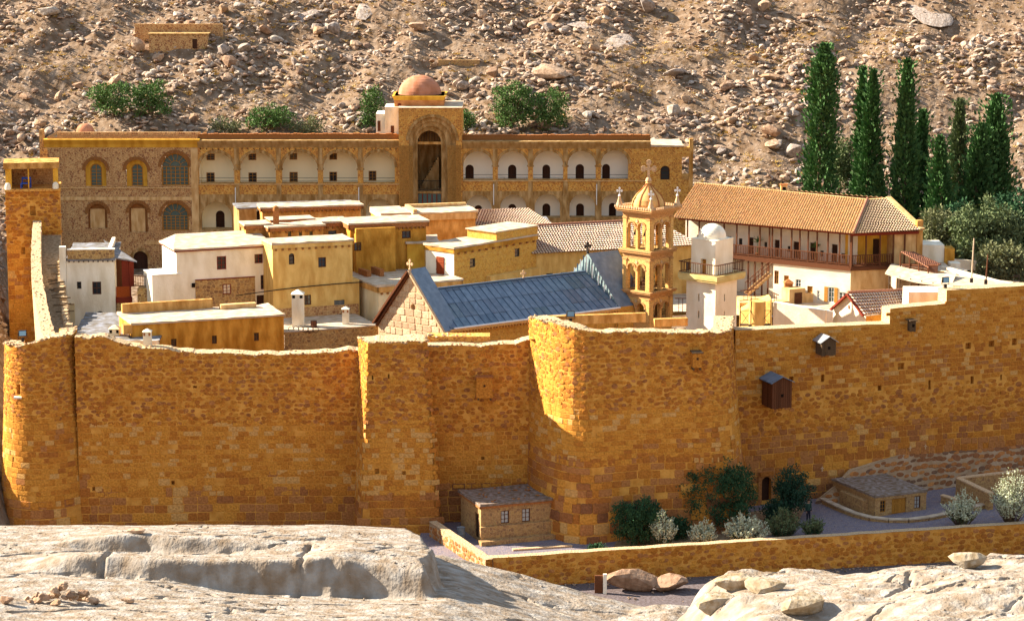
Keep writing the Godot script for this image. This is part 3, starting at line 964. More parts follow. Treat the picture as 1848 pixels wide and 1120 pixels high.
	# sloping rubble footing against the right wall
	t = thing("rubble_footing", "sloping rubble stone footing against the base of the right wall", "footing")
	w = sheet([Vector2(23.42, -3.00), Vector2(24.97, -2.20), Vector2(32.53, -6.00), Vector2(44.09, -10.50)], [Vector2(25.08, -7.00), Vector2(26.90, -7.40), Vector2(34.47, -10.20), Vector2(44.65, -13.60)], -1.5, 5.2)
	masonry_wall(t, w, [Vector2(0, 2.2), Vector2(2.5, 4.2), Vector2(7.0, 5.0), Vector2(w.len, 5.6)], [[0, 6.0, "rubble", 0.56, 0.44, [7, 5, 6, 9, 7, 5]]], [], 0.6, 0.1, 0, "footing_mortar")
	# parapet walk running back along the left side
	build_side_wall()
	wall_boxes()
	for a in [[Vector3(-37.49, 14.70, -0.20), 0.3, "floodlight on top of the round corner tower"], [Vector3(4.50, 16.15, -0.50), 0.1, "blue floodlight on the top edge of the big bastion"], [Vector3(35.10, 17.01, -11.50), 0.4, "floodlight at the top step of the right wall"]]:
		floodlight(a[0], a[1], a[2])

func floodlight(p: Vector3, turn: float, label: String) -> void:
	var t := thing("floodlight", label, "floodlight", p, turn, "floodlights along the wall tops")
	var b := MB.new()
	b.box(Vector3(-0.3, 0.1, -0.18), Vector3(0.3, 0.55, 0.0))
	part("housing", b, M.iron, t)
	b = MB.new()
	b.box(Vector3(-0.25, 0.14, 0.0), Vector3(0.25, 0.51, 0.02))
	part("lens", b, M.glass_lamp, t)
	b = MB.new()
	b.bar(Vector3(-0.34, -0.05, -0.1), Vector3(-0.34, 0.35, -0.1), 0.04, 0.04)
	b.bar(Vector3(0.34, -0.05, -0.1), Vector3(0.34, 0.35, -0.1), 0.04, 0.04)
	b.bar(Vector3(-0.34, -0.05, -0.1), Vector3(0.34, -0.05, -0.1), 0.04, 0.04)
	b.box(Vector3(-0.1, -0.35, -0.2), Vector3(0.1, -0.03, 0.0))
	part("bracket", b, M.iron, t)

func build_side_wall() -> void:
	var t := thing("side_wall", "narrow parapet wall running back from the round tower to the square tower", "wall")
	var a := Vector3(-35.28, 14.45, -2.00)
	var e := Vector3(-42.49, 18.78, -36.00)
	var b := MB.new()
	var s := MB.new()
	var m := MB.new()
	var f := MB.new()
	var k := 60
	for i in k:
		for q in 1:
			var p0 := a.lerp(e, float(i) / k)
			var p1 := a.lerp(e, float(i + 1) / k)
			p0.x += sin(float(i) / k * PI) * -0.5 + noise_b.get_noise_1d(i * 3.0) * 0.12
			p1.x += sin(float(i + 1) / k * PI) * -0.5 + noise_b.get_noise_1d((i + 1) * 3.0) * 0.12
			var wd0 := lerpf(1.0, 0.75, float(i) / k)
			var wd1 := lerpf(1.0, 0.75, float(i + 1) / k)
			var h0 := noise_b.get_noise_1d(i * 5.0 + 50.0) * 0.2
			var h1 := noise_b.get_noise_1d((i + 1) * 5.0 + 50.0) * 0.2
			var r0 := p0 + Vector3(0, h0, 0)
			var r1 := p1 + Vector3(0, h1, 0)
			var l0 := r0 + Vector3(-wd0, 0, 0)
			var l1 := r1 + Vector3(-wd1, 0, 0)
			b.quad(l0, r0, r1, l1)
			b.quad(r0, r0 + Vector3(0, -1.6, 0), r1 + Vector3(0, -1.6, 0), r1)
			b.quad(l1, l1 + Vector3(0.3, -9, 0), l0 + Vector3(0.3, -9, 0), l0)
			# walkway and its inner edge
			var y0 := r0 + Vector3(0, -1.3 - h0, 0)
			var y1 := r1 + Vector3(0, -1.3 - h1, 0)
			var g0 := lerpf(1.15, 1.7, float(i) / k) + noise_b.get_noise_1d(i * 6.0) * 0.18
			var g1 := lerpf(1.15, 1.7, float(i + 1) / k) + noise_b.get_noise_1d((i + 1) * 6.0) * 0.18
			f.quad(y0, y0 + Vector3(g0, 0, 0), y1 + Vector3(g1, 0, 0), y1)
			m.quad(y0 + Vector3(g0, 0, 0), y0 + Vector3(g0, -5, 0), y1 + Vector3(g1, -5, 0), y1 + Vector3(g1, 0, 0))
			var up := 0.45 + noise_b.get_noise_1d(i * 7.0 + 9.0) * 0.4
			if i < 44:
				m.xf = Transform3D(Basis.IDENTITY, y0 + Vector3(g0 - 0.1, 0, 0))
				m.box(Vector3(0, -0.5, -0.64), Vector3(rnd(0.25, 0.5), up, 0.0))
				m.xf = Transform3D.IDENTITY
			for z in 3:
				var q0 := p0.lerp(p1, rng.randf()) + Vector3(-rnd(0, wd0), h0 + rnd(-0.05, 0.03), 0)
				var gs := rnd(0.15, 0.3)
				append_stone(s, rock_mesh[rng.randi() % 8], Transform3D(Basis.from_euler(Vector3(rnd(0, 6), rnd(0, 6), 0)).scaled(Vector3(gs, gs * 0.6, gs)), q0), Color(0.6, 0.45, 0.3) * rnd(0.75, 1.1))
	part("outer_parapet", b, M.crest, t)
	part("walkway", f, M.dirt, t)
	part("inner_edge", m, M.crest, t)
	part("coping_stones", s, M.masonry, t).set_meta("kind", "stuff")
	# stakes lying against the inner edge
	for i in 14:
		var p := a.lerp(e, 0.28 + i * 0.028) + Vector3(rnd(0.9, 1.3) - 0.9, rnd(-1.2, -0.6), 0)
		var sb := MB.new()
		sb.bar(p, p + Vector3(rnd(0.9, 1.6), rnd(-0.05, 0.25), rnd(-0.4, 0.2)), 0.09, 0.09)
		one("timber_stake", sb, M.timber_old, "short grey timber stake sticking out beside the side parapet", "stake", "timber stakes beside the side parapet")

# timber and plaster boxes hung on the outside of the walls
func wall_boxes() -> void:
	var yaw := atan2(8.60, 24.87)
	hoist("hoist_box", Vector3(20.48, 8.52, -4.97), yaw, 1.7, 2.15, 1.9, M.timber, M.lead, "large brown timber hoist box hung high on the right wall", true)
	hoist("hoist_box", Vector3(24.60, 12.30, -6.40), yaw, 1.25, 1.15, 1.1, M.timber_old, M.tin, "small timber box with shiny tin roof near the top of the right wall", true)
	hoist("hoist_box", Vector3(31.88, 13.66, -8.91), yaw, 0.5, 0.85, 0.5, M.timber_old, M.timber_old, "narrow grey timber box below the first step of the right wall", false)
	hoist("hoist_box", Vector3(-2.14, 9.92, -0.86) + Vector3(0, 0, -0.25), 0.03, 1.25, 1.6, 0.7, M.stone0, M.clay_edge, "square plastered bay box on the recessed wall beside the pier", false)
	hoist("hoist_box", Vector3(13.89, 13.06, 2.70), 0.1, 0.7, 1.1, 0.75, M.stone0, M.timber_old, "small plastered bay box high on the bastion", false)

func hoist(called: String, p: Vector3, yaw: float, w: float, h: float, d: float, m: Material, roof: Material, label: String, gable: bool) -> void:
	var t := thing(called, label, "box", p, yaw, "boxes hung on the walls")
	var hw := w * 0.5
	# planks of the front and the sides
	var k := int(maxf(3, w / 0.17))
	if m == M.stone0:
		var b := MB.new()
		b.box(Vector3(-hw, 0, -0.3), Vector3(hw, h, d))
		part("body", b, m, t)
		b = MB.new()
		b.box(Vector3(-hw - 0.06, h, -0.3), Vector3(hw + 0.06, h + 0.08, d + 0.08))
		part("roof", b, roof, t)
		for s in [-1, 1]:
			boxpart("bracket", Vector3(s * hw * 0.75 - 0.06, -0.2, -0.2), Vector3(s * hw * 0.75 + 0.06, 0, d * 0.85), M.timber_old, t)
		boxpart("shutter", Vector3(-0.08, h * 0.55, d), Vector3(0.08, h * 0.55 + 0.16, d + 0.03), M.door_dark, t)
		return
	for i in k:
		var x0 := -hw + w * i / k
		var b := MB.new()
		var top := h + (0.0 if not gable else 0.35 * (1.0 - absf((i + 0.5) / k * 2 - 1)))
		var z := rnd(-0.015, 0.015)
		b.box(Vector3(x0 + 0.012, rnd(-0.06, 0.03), d - 0.05 + z), Vector3(x0 + w / k - 0.012, top, d + z))
		b.col = Color(1, 1, 1) * rnd(0.7, 1.5)
		b.c.fill(b.col)
		part("plank", b, m, t)
	for s in [-1, 1]:
		var ks := int(maxf(2, d / 0.22))
		for i in ks:
			var z0 := d * i / ks
			var b := MB.new()
			b.box(Vector3(s * (hw - 0.03) - 0.03, 0, z0 + 0.01), Vector3(s * (hw - 0.03) + 0.03, h, z0 + d / ks - 0.06))
			b.c.fill(Color(1, 1, 1) * rnd(0.7, 1.2))
			part("plank", b, m, t)
	boxpart("floor", Vector3(-hw + 0.05, 0.02, -0.1), Vector3(hw - 0.05, 0.08, d - 0.08), m, t)
	boxpart("loophole", Vector3(-0.1, h * 0.42, d + 0.01), Vector3(0.12, h * 0.42 + 0.24, d + 0.025), M.hollow, t)  # near-black panel paints the dark of the opening
	var r := MB.new()
	var o := 0.16
	if gable:
		r.quad(Vector3(-hw - o, h - 0.08, d + o), Vector3(0, h + 0.42, d + o), Vector3(0, h + 0.42, -0.3), Vector3(-hw - o, h - 0.08, -0.3))
		r.quad(Vector3(0, h + 0.42, d + o), Vector3(hw + o, h - 0.08, d + o), Vector3(hw + o, h - 0.08, -0.3), Vector3(0, h + 0.42, -0.3))
		r.quad(Vector3(-hw - o, h - 0.14, d + o), Vector3(0, h + 0.36, d + o), Vector3(0, h + 0.42, d + o), Vector3(-hw - o, h - 0.08, d + o))
		r.quad(Vector3(0, h + 0.36, d + o), Vector3(hw + o, h - 0.14, d + o), Vector3(hw + o, h - 0.08, d + o), Vector3(0, h + 0.42, d + o))
		r.quad(Vector3(0, h + 0.36, d + o), Vector3(-hw - o, h - 0.14, d + o), Vector3(-hw - o, h - 0.14, -0.3), Vector3(0, h + 0.36, -0.3))
		r.quad(Vector3(hw + o, h - 0.14, d + o), Vector3(0, h + 0.36, d + o), Vector3(0, h + 0.36, -0.3), Vector3(hw + o, h - 0.14, -0.3))
	else:
		r.box(Vector3(-hw - 0.08, h, -0.3), Vector3(hw + 0.08, h + 0.07, d + 0.1))
	part("roof", r, roof, t)

# ---------------------------------------------------------------- building kit (local axes: x along the front, z out of it)
const STYLES := {
	"red": ["timber_red", 2, 3, "glass", false], "brown": ["timber", 2, 2, "glass", false], "ochre": ["timber_ochre", 2, 3, "glass", false],
	"dark": ["timber_old", 1, 2, "glass", false], "arch": ["timber", 2, 4, "glass", true], "ochre_arch": ["timber_ochre", 2, 5, "glass_teal", true],
	"big_arch": ["timber_ochre", 6, 5, "glass_teal", true], "slit": ["door_dark", 1, 1, "hollow", false], "white": ["white_paint", 2, 3, "glass_teal", false],
	"white_brown": ["timber", 2, 3, "pane_white", false], "arch_plain": ["door_dark", 1, 2, "glass", true]}

func window(t: Node3D, q: Array, style: String, z := -0.12) -> void:
	var s: Array = STYLES[style]
	var w: float = q[2]
	var h: float = q[3]
	var o := Vector3(q[0], q[1], z)
	var arched: bool = s[4]
	var r := w * 0.5
	var hs := h - r if arched else h
	var tk := clampf(w * 0.09, 0.05, 0.12)
	var b := MB.new()
	b.xf = Transform3D(Basis.IDENTITY, o)
	b.box(Vector3(0, 0, 0), Vector3(w, tk, 0.07))
	b.box(Vector3(0, tk, 0), Vector3(tk, hs, 0.07))
	b.box(Vector3(w - tk, tk, 0), Vector3(w, hs, 0.07))
	if arched:
		var k := 10
		for i in k:
			var p0 := PI * i / k
			var p1 := PI * (i + 1) / k
			b.bar(Vector3(r + (r - tk * 0.5) * cos(p0), hs + (r - tk * 0.5) * sin(p0), 0.035), Vector3(r + (r - tk * 0.5) * cos(p1), hs + (r - tk * 0.5) * sin(p1), 0.035), 0.07, tk)
		b.box(Vector3(tk, hs - 0.03, 0.003), Vector3(w - tk, hs + 0.03, 0.06))
		if s[1] > 2:
			for i in range(1, 7):
				var p := PI * i / 7.0
				b.bar(Vector3(r + r * 0.42 * cos(p), hs + r * 0.42 * sin(p), 0.03), Vector3(r + r * 0.93 * cos(p), hs + r * 0.93 * sin(p), 0.03), 0.05, 0.05)
			for i in 8:
				var p0 := PI * i / 8
				var p1 := PI * (i + 1) / 8
				b.bar(Vector3(r + r * 0.42 * cos(p0), hs + r * 0.42 * sin(p0), 0.03), Vector3(r + r * 0.42 * cos(p1), hs + r * 0.42 * sin(p1), 0.03), 0.05, 0.05)
	else:
		b.box(Vector3(tk, h - tk, 0), Vector3(w - tk, h, 0.07))
	var mt := tk * 0.6
	for i in range(1, s[1]):
		var x: float = w * i / s[1]
		var full = arched and s[1] == 2
		b.box(Vector3(x - mt * 0.5, tk, 0.004), Vector3(x + mt * 0.5, (h - tk) if full or not arched else hs - 0.03, 0.055))
	for j in range(1, s[2]):
		var y: float = (hs if arched else h) * j / s[2]
		b.box(Vector3(tk, y - mt * 0.4, 0.008), Vector3(w - tk, y + mt * 0.4, 0.05))
	var f := part("window", b, M[s[0]], t)
	b = MB.new()
	b.xf = Transform3D(Basis.IDENTITY, o)
	b.box(Vector3(0, 0, -0.05), Vector3(w, hs, -0.02))
	if arched:
		var k := 10
		for i in k:
			var p0 := PI * i / k
			var p1 := PI * (i + 1) / k
			b.tri(Vector3(r, hs, -0.02), Vector3(r + r * cos(p0), hs + r * sin(p0), -0.02), Vector3(r + r * cos(p1), hs + r * sin(p1), -0.02))
	part("pane", b, M[s[3]], f)

func door(t: Node3D, q: Array, m: Material, arched := false, z := -0.14) -> void:
	var w: float = q[2]
	var h: float = q[3]
	var r := w * 0.5
	var k := 4
	var d := Node3D.new()
	d.name = "door"
	t.add_child(d, true)
	d.position = Vector3(q[0], q[1], z)
	for i in k:
		var b := MB.new()
		var x0 := w * i / k
		var x1 := w * (i + 1) / k
		var top := h
		if arched:
			top = h - r + sqrt(maxf(r * r - pow((x0 + x1) * 0.5 - r, 2), 0))
		b.box(Vector3(x0 + 0.008, 0, -0.03 + 0.008 * (i % 2)), Vector3(x1 - 0.008, top, 0.02 + 0.008 * (i % 2)))
		b.c.fill(Color(1, 1, 1) * rnd(0.8, 1.15))
		part("plank", b, m, d)
	var b := MB.new()
	b.box(Vector3(0.0, h * 0.22, 0.03), Vector3(w, h * 0.22 + 0.1, 0.05))
	b.box(Vector3(0.0, h * 0.68, 0.03), Vector3(w, h * 0.68 + 0.1, 0.05))
	part("rail", b, m, d)
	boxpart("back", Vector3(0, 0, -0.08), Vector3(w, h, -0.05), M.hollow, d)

# profile of (out, up) pulled along x
func molding(b: MB, x0: float, x1: float, pr: Array) -> void:
	for i in pr.size() - 1:
		var p: Vector2 = pr[i]
		var q: Vector2 = pr[i + 1]
		b.quad(Vector3(x0, p.y, p.x), Vector3(x1, p.y, p.x), Vector3(x1, q.y, q.x), Vector3(x0, q.y, q.x))
	for i in range(1, pr.size() - 1):
		b.tri(Vector3(x0, pr[0].y, pr[0].x), Vector3(x0, pr[i].y, pr[i].x), Vector3(x0, pr[i + 1].y, pr[i + 1].x))
		b.tri(Vector3(x1, pr[0].y, pr[0].x), Vector3(x1, pr[i + 1].y, pr[i + 1].x), Vector3(x1, pr[i].y, pr[i].x))

func side(b: MB, k: int, l: float, d: float) -> float:
	# turns the builder to one side of an l by d plan: 0 front, 1 right, 2 back, 3 left
	if k == 0:
		b.xf = Transform3D.IDENTITY
	elif k == 1:
		b.xf = Transform3D(Basis(Vector3.UP, PI / 2), Vector3(l, 0, 0))
	elif k == 2:
		b.xf = Transform3D(Basis(Vector3.UP, PI), Vector3(l, 0, -d))
	else:
		b.xf = Transform3D(Basis(Vector3.UP, -PI / 2), Vector3(0, 0, -d))
	return l if k % 2 == 0 else d

# four walls with their openings, a flat roof, an edge band and its corbels
func house(t: Node3D, l: float, h: float, d: float, wall: Material, roof: Material, openings := [], edge: Material = null, eh := 0.35, over := 0.1, corbels := 0, left := []) -> void:
	var holes := []
	for q in openings:
		holes.append([q[0][0], q[0][1], q[0][2], q[0][3], STYLES[q[1]][4] if STYLES.has(q[1]) else q[1] == "arch_door"])
	var lh := []
	for q in left:
		lh.append([q[0][0], q[0][1], q[0][2], q[0][3], false])
	var b := MB.new()
	for k in 4:
		var w := side(b, k, l, d)
		b.panel(w, h, holes if k == 0 else (lh if k == 3 else []), 0.22)
	part("wall", b, wall, t)
	for q in openings:
		fill_opening(t, q)
	if left.size() > 0:
		var s := Node3D.new()
		s.name = "side_openings"
		t.add_child(s)
		s.transform = Transform3D(Basis(Vector3.UP, -PI / 2), Vector3(0, 0, -d))
		for q in left:
			fill_opening(s, q)
	b = MB.new()
	var o := over + 0.04
	mud_slab(b, -o, l + o, -d - o, o, h - 0.02, h + 0.09, 0.06)
	part("roof", b, roof, t)
	if edge:
		b = MB.new()
		for k in 4:
			var w := side(b, k, l, d)
			b.box(Vector3(-over, h - eh, 0.004), Vector3(w + over, h - 0.025, over))
		part("cornice", b, edge, t)
	if corbels > 0:
		for i in corbels:
			var x := l * (i + 0.5) / corbels
			boxpart("corbel", Vector3(x - 0.08, h - eh - 0.17, 0.0), Vector3(x + 0.08, h - eh - 0.003, over + 0.06), M.brick_dark, t)

# a hand-made flat roof: its edge wanders and its top is not quite level
func mud_slab(b: MB, x0: float, x1: float, z0: float, z1: float, y0: float, y1: float, amp: float) -> void:
	var nx := int(maxf(2, (x1 - x0) / 0.8))
	var nz := int(maxf(2, (z1 - z0) / 0.8))
	var p := []
	for j in nz + 1:
		var row := []
		for i in nx + 1:
			var q := Vector3(lerpf(x0, x1, float(i) / nx), y1 + rnd(-0.5, 0.5) * amp, lerpf(z0, z1, float(j) / nz))
			if i == 0 or i == nx:
				q.x += rnd(-1, 1) * amp
				q.y += rnd(0, 1) * amp
			if j == 0 or j == nz:
				q.z += rnd(-1, 1) * amp
				q.y += rnd(0, 1) * amp
			row.append(q)
		p.append(row)
	for j in nz:
		for i in nx:
			b.quad(p[j + 1][i], p[j + 1][i + 1], p[j][i + 1], p[j][i])
	for i in nx:
		var a: Vector3 = p[nz][i]
		var c: Vector3 = p[nz][i + 1]
		b.quad(Vector3(a.x, y0, a.z), Vector3(c.x, y0, c.z), c, a)
	for j in nz:
		var a: Vector3 = p[j][0]
		var c: Vector3 = p[j + 1][0]
		b.quad(Vector3(a.x, y0, a.z), Vector3(c.x, y0, c.z), c, a)
		a = p[j + 1][nx]
		c = p[j][nx]
		b.quad(Vector3(a.x, y0, a.z), Vector3(c.x, y0, c.z), c, a)
	b.quad(Vector3(x0, y0, z0), Vector3(x1, y0, z0), Vector3(x1, y0, z1), Vector3(x0, y0, z1))

func fill_opening(t: Node3D, q: Array) -> void:
	if STYLES.has(q[1]):
		window(t, q[0], q[1])
	elif q[1] == "arch_door":
		door(t, q[0], M[q[2] if q.size() > 2 else "door_dark"], true)
	elif q[1] == "door":
		door(t, q[0], M[q[2] if q.size() > 2 else "door_dark"])
	else:
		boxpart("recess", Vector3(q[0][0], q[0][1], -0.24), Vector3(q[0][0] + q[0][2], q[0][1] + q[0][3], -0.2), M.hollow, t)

# rows of half-round tiles on a roof plane: eave left, eave right, top right, top left
func tiles(called: String, parent: Node, e0: Vector3, e1: Vector3, r1: Vector3, r0: Vector3, m: Material, bed: Material, row := 0.36, col := 0.24, cover := 1.25) -> void:
	var up := ((r0 + r1) * 0.5 - (e0 + e1) * 0.5)
	var nor := (e1 - e0).cross(up).normalized()
	var b := MB.new()
	b.quad(e0, e1, r1, r0)
	part("roof_slope", b, bed, parent)
	b = MB.new()
	var k := int(maxf(2, up.length() / row))
	for j in k:
		var f0 := float(j) / k
		var f1 := float(j + cover) / k
		var l0 := e0.lerp(r0, f0) + nor * 0.10
		var h0 := e1.lerp(r1, f0) + nor * 0.10
		var l1 := e0.lerp(r0, minf(f1, 1.0)) + nor * 0.03
		var h1 := e1.lerp(r1, minf(f1, 1.0)) + nor * 0.03
		var n := int(maxf(1, (h0 - l0).length() / col))
		for i in n:
			var s := rnd(0.82, 1.18)
			b.col = Color(s, s * rnd(0.94, 1.04), s * rnd(0.9, 1.05))
			var a := l0.lerp(h0, (i + 0.08) / n)
			var c := l0.lerp(h0, (i + 0.92) / n)
			var mid := l0.lerp(h0, (i + 0.5) / n) + nor * (0.075 + rnd(-0.01, 0.01))
			var a1 := l1.lerp(h1, (i + 0.12) / n)
			var c1 := l1.lerp(h1, (i + 0.88) / n)
			var mid1 := l1.lerp(h1, (i + 0.5) / n) + nor * 0.06
			b.quad(a, mid, mid1, a1)
			b.quad(mid, c, c1, mid1)
			b.tri(a - nor * 0.07, c - nor * 0.07, mid)
	part("roof_tiles", b, m, parent).set_meta("kind", "stuff")

func ridge_tiles(parent: Node, a: Vector3, c: Vector3, m: Material) -> void:
	var n := int((c - a).length() / 0.36)
	for i in n:
		var b := MB.new()
		b.tube(a.lerp(c, float(i) / n), a.lerp(c, (i + 1.05) / n), 0.14, 0.12, 6)
		part("ridge_tile", b, m, parent)

# railing from a to c with posts, two rails and balusters
func railing(parent: Node, a: Vector3, c: Vector3, h: float, m: Material, gap := 0.16, thin := 0.04) -> void:
	var b := MB.new()
	b.bar(a + Vector3.UP * h, c + Vector3.UP * h, 0.08, 0.07)
	part("handrail", b, m, parent)
	b = MB.new()
	b.bar(a + Vector3.UP * 0.12, c + Vector3.UP * 0.12, 0.06, 0.06)
	part("bottom_rail", b, m, parent)
	var n := int((c - a).length() / gap)
	var bm := BoxMesh.new()
	bm.size = Vector3(thin, h - 0.12, thin)
	for i in range(1, n):
		var o := put("baluster", bm, m, parent)
		o.position = a.lerp(c, float(i) / n) + Vector3.UP * (h * 0.5 + 0.06)

func cross_on(parent: Node, p: Vector3, h: float, m: Material, turn := 0.0, called := "cross") -> void:
	var b := MB.new()
	b.xf = Transform3D(Basis(Vector3.UP, turn), p)
	var s := h * 0.07
	b.box(Vector3(-s, 0, -s), Vector3(s, h, s))
	b.box(Vector3(-h * 0.3, h * 0.58, -s * 0.8), Vector3(h * 0.3, h * 0.58 + s * 2, s * 0.8))
	for q in [Vector3(0, h, 0), Vector3(-h * 0.3, h * 0.58 + s, 0), Vector3(h * 0.3, h * 0.58 + s, 0)]:
		b.box(q + Vector3(-s * 1.9, -s * 1.5, -s * 0.9), q + Vector3(s * 1.9, s * 1.5, s * 0.9))
		b.box(q + Vector3(-s * 1.2, -s * 2.3, -s * 0.7), q + Vector3(s * 1.2, s * 2.3, s * 0.7))
	b.lathe(Vector3.ZERO, [Vector2(s * 2.6, -0.05), Vector2(s * 2.2, h * 0.08), Vector2(s, h * 0.2)], 8)
	part(called, b, m, parent)

# ---------------------------------------------------------------- the range of buildings along the back
func build_back_range() -> void:
	var x0 := -48.94
	# rubble block with the big arched windows
	var t := thing("stone_building", "three storey brown rubble stone building with yellow cornice at back left", "building", Vector3(x0, 5, -75))
	var l := 15.83
	var h := 17.27
	var b := MB.new()
	var holes := [[3.89, 11.99, 2.22, 2.88] + [true], [8.16, 11.99, 2.28, 2.88] + [true], [11.94, 12.11, 2.92, 3.46] + [true], [4.05, 7.56, 2.05, 2.60] + [true], [8.38, 7.15, 1.99, 3.07] + [true], [11.84, 7.32, 2.87, 2.98] + [true], [8.73, 2.69, 1.53, 2.44] + [true], [11.86, 3.17, 2.76, 2.38] + [true]]
	b.panel(l, h, holes, 0.35)
	side(b, 1, l, 8.0)
	b.panel(8.0, h, [], 0.2)
	side(b, 3, l, 8.0)
	b.panel(8.0, h, [], 0.2)
	part("wall", b, M.rubble_brown, t)
	boxpart("roof", Vector3(0, h - 0.5, -8), Vector3(l, h - 0.42, -0.3), M.roof_lime, t)
	b = MB.new()
	molding(b, -0.35, l + 0.25, [Vector2(0.01, 16.16), Vector2(0.06, 16.27), Vector2(0.14, 16.51), Vector2(0.42, 16.86), Vector2(0.5, 16.98), Vector2(0.5, 17.06), Vector2(-0.3, 17.09)])
	part("cornice", b, M.gold_plaster, t)
	boxpart("parapet", Vector3(0.9, 17.09 - 0.2, -1.2), Vector3(l + 0.2, 17.68, -0.8), M.rubble_brown, t)
	b = MB.new()
	b.box(Vector3(0, 10.57, 0.003), Vector3(l, 10.93, 0.08))
	b.box(Vector3(0, 11.81, 0.003), Vector3(l, 11.93, 0.1))
	b.box(Vector3(10.07, 5.84, 0.003), Vector3(l, 6.20, 0.08))
	part("string_course", b, M.peach_plaster, t)
	boxpart("quoin", Vector3(15.07, 5.90, 0.004), Vector3(l, 16.04, 0.06), M.peach_plaster, t)
	# surrounds and fillings
	for q in [[4.38, 12.02, 1.26, 2.41], [8.71, 12.02, 1.26, 2.41]]:
		var s := MB.new()
		s.xf = Transform3D(Basis.IDENTITY, Vector3(q[0] - 0.5, q[1] - 0.01, -0.32))
		s.panel(q[2] + 1.0, q[3] + 0.45, [[0.5, 0.01, q[2], q[3], true]], 0.2)
		part("surround", s, M.gold_plaster, t)
		window(t, q, "ochre_arch", -0.45)
	for q in [[11.96, 12.11, 2.86, 3.44], [11.87, 7.32, 2.81, 2.96], [11.88, 3.17, 2.70, 2.35]]:
		window(t, q, "big_arch", -0.3)
	for q in [[4.05, 7.56, 2.05, 2.60], [8.38, 7.15, 1.99, 3.07]]:
		boxpart("blind_panel", Vector3(q[0], q[1], -0.6), Vector3(q[0] + q[2], q[1] + q[3], -0.34), M.brick_dark, t)
		boxpart("infill", Vector3(q[0] + 0.2, q[1], -0.34), Vector3(q[0] + q[2] - 0.3, q[1] + q[3] - 0.55, -0.26), M.peach_plaster, t)
	door(t, [8.73, 2.69, 1.53, 2.44], M.door_dark, true, -0.3)
	for q in holes:
		ring(t, q, 0.34, M.brick_dark if q[1] > 6.0 else M.concrete)
	b = MB.new()
	b.box(Vector3(-1.5, h - 3.2, -5), Vector3(0.0, h - 1.6, -3.5))
	b.box(Vector3(-1.5, h - 1.6, -5), Vector3(-1.2, h + 0.4, -3.5))
	part("stub_wall", b, M.rubble_tan, t)
	b = MB.new()
	b.lathe(Vector3(2.50, h - 0.4, -9.0), dome_profile(1.0, 0.95), 16)
	var pd := b
	one_at("small_dome", pd, M.pink_plaster, "small pink dome peeping over the rubble stone building", "dome", Vector3(x0, 5, -75))

	wing("arcade_wing", "left two storey arcaded wing with round arches and yellow gallery walls", -33.11, 21.20,
		[[0.05, 12.34, 3.74, 3.29], [4.38, 12.34, 3.80, 3.29], [8.82, 12.34, 3.80, 3.35], [13.14, 12.40, 3.68, 3.29], [17.40, 12.40, 3.33, 3.29]],
		[[0.24, 7.44, 3.22, 2.95], [4.58, 7.44, 3.22, 2.95], [9.03, 7.44, 3.22, 2.95], [13.37, 7.44, 3.22, 2.95], [17.65, 7.68, 2.70, 3.07]],
		[[[0.64, 12.25, 0.88, 1.06], "ochre"], [[5.11, 12.25, 0.88, 1.06], "ochre"], [[9.47, 12.31, 0.88, 1.06], "ochre"], [[13.70, 12.37, 0.82, 1.01], "ochre"], [[17.88, 12.43, 0.82, 1.06], "ochre"], [[0.69, 14.62, 0.88, 0.71], "ochre"], [[5.15, 14.62, 0.82, 0.71], "ochre"], [[9.50, 14.67, 0.82, 0.71], "ochre"], [[13.73, 14.67, 0.82, 0.71], "ochre"]],
		[[1.55, 7.44, 0.94, 1.79], [5.74, 7.44, 0.94, 1.79], [18.49, 7.80, 0.83, 1.78]], M.gallery_cream, 17.50)
	wing("arcade_wing", "right two storey arcaded wing with white gallery walls and dark arched doors", -5.26, 19.86,
		[[0.12, 12.64, 3.10, 3.11], [3.77, 12.64, 3.18, 3.11], [7.48, 12.69, 3.18, 3.11], [11.12, 12.75, 2.98, 3.05], [14.66, 12.81, 2.86, 3.05]],
		[[0.34, 8.51, 2.75, 2.60], [4.03, 8.57, 2.75, 2.60], [7.66, 8.69, 2.69, 2.54], [11.35, 8.74, 2.69, 2.48], [14.74, 8.80, 2.46, 2.42]],
		[], [[0.32, 12.37, 0.88, 1.77], [4.84, 12.43, 0.88, 1.71], [8.49, 12.49, 0.82, 1.66], [12.02, 12.49, 0.88, 1.71], [14.84, 12.55, 0.82, 1.66], [1.25, 8.39, 0.83, 1.43], [4.84, 8.45, 0.88, 1.49], [8.50, 8.51, 0.83, 1.49], [12.09, 8.57, 0.83, 1.43], [15.57, 8.63, 0.77, 1.43]], M.gallery_white, 17.39)
	gate_tower()
	# annex at the right end with its open porch
	t = thing("stone_annex", "low orange stone annex with open porch at the right end of the arcades", "building", Vector3(14.60, 5, -75))
	var al := 3.33
	var ah := 16.27
	house(t, al, ah, 6.0, M.rubble_orange, M.roof_lime, [[[1.06, 12.75, 0.99, 1.47], "arch_plain"]])
	boxpart("lintel_beam", Vector3(al, 15.16, -1.0), Vector3(4.44, ah - 0.1, -0.02), M.rubble_orange, t)
	boxpart("pillar", Vector3(4.09, 2, -0.6), Vector3(4.50, 17.09, 0.0), M.tan_plaster, t)
	boxpart("porch_floor", Vector3(al, 2, -5.5), Vector3(4.50, 12.75, -0.02), M.rubble_orange, t)

func one_at(called: String, b: MB, m: Material, label: String, category: String, at: Vector3) -> MeshInstance3D:
	var o := one(called, b, m, label, category)
	o.position = at
	return o

func dome_profile(r: float, h: float) -> Array:
	var out := []
	for i in 9:
		var p := PI / 2 * i / 8
		out.append(Vector2(r * cos(p), h * sin(p)))
	out[8] = Vector2(0, h)
	return out

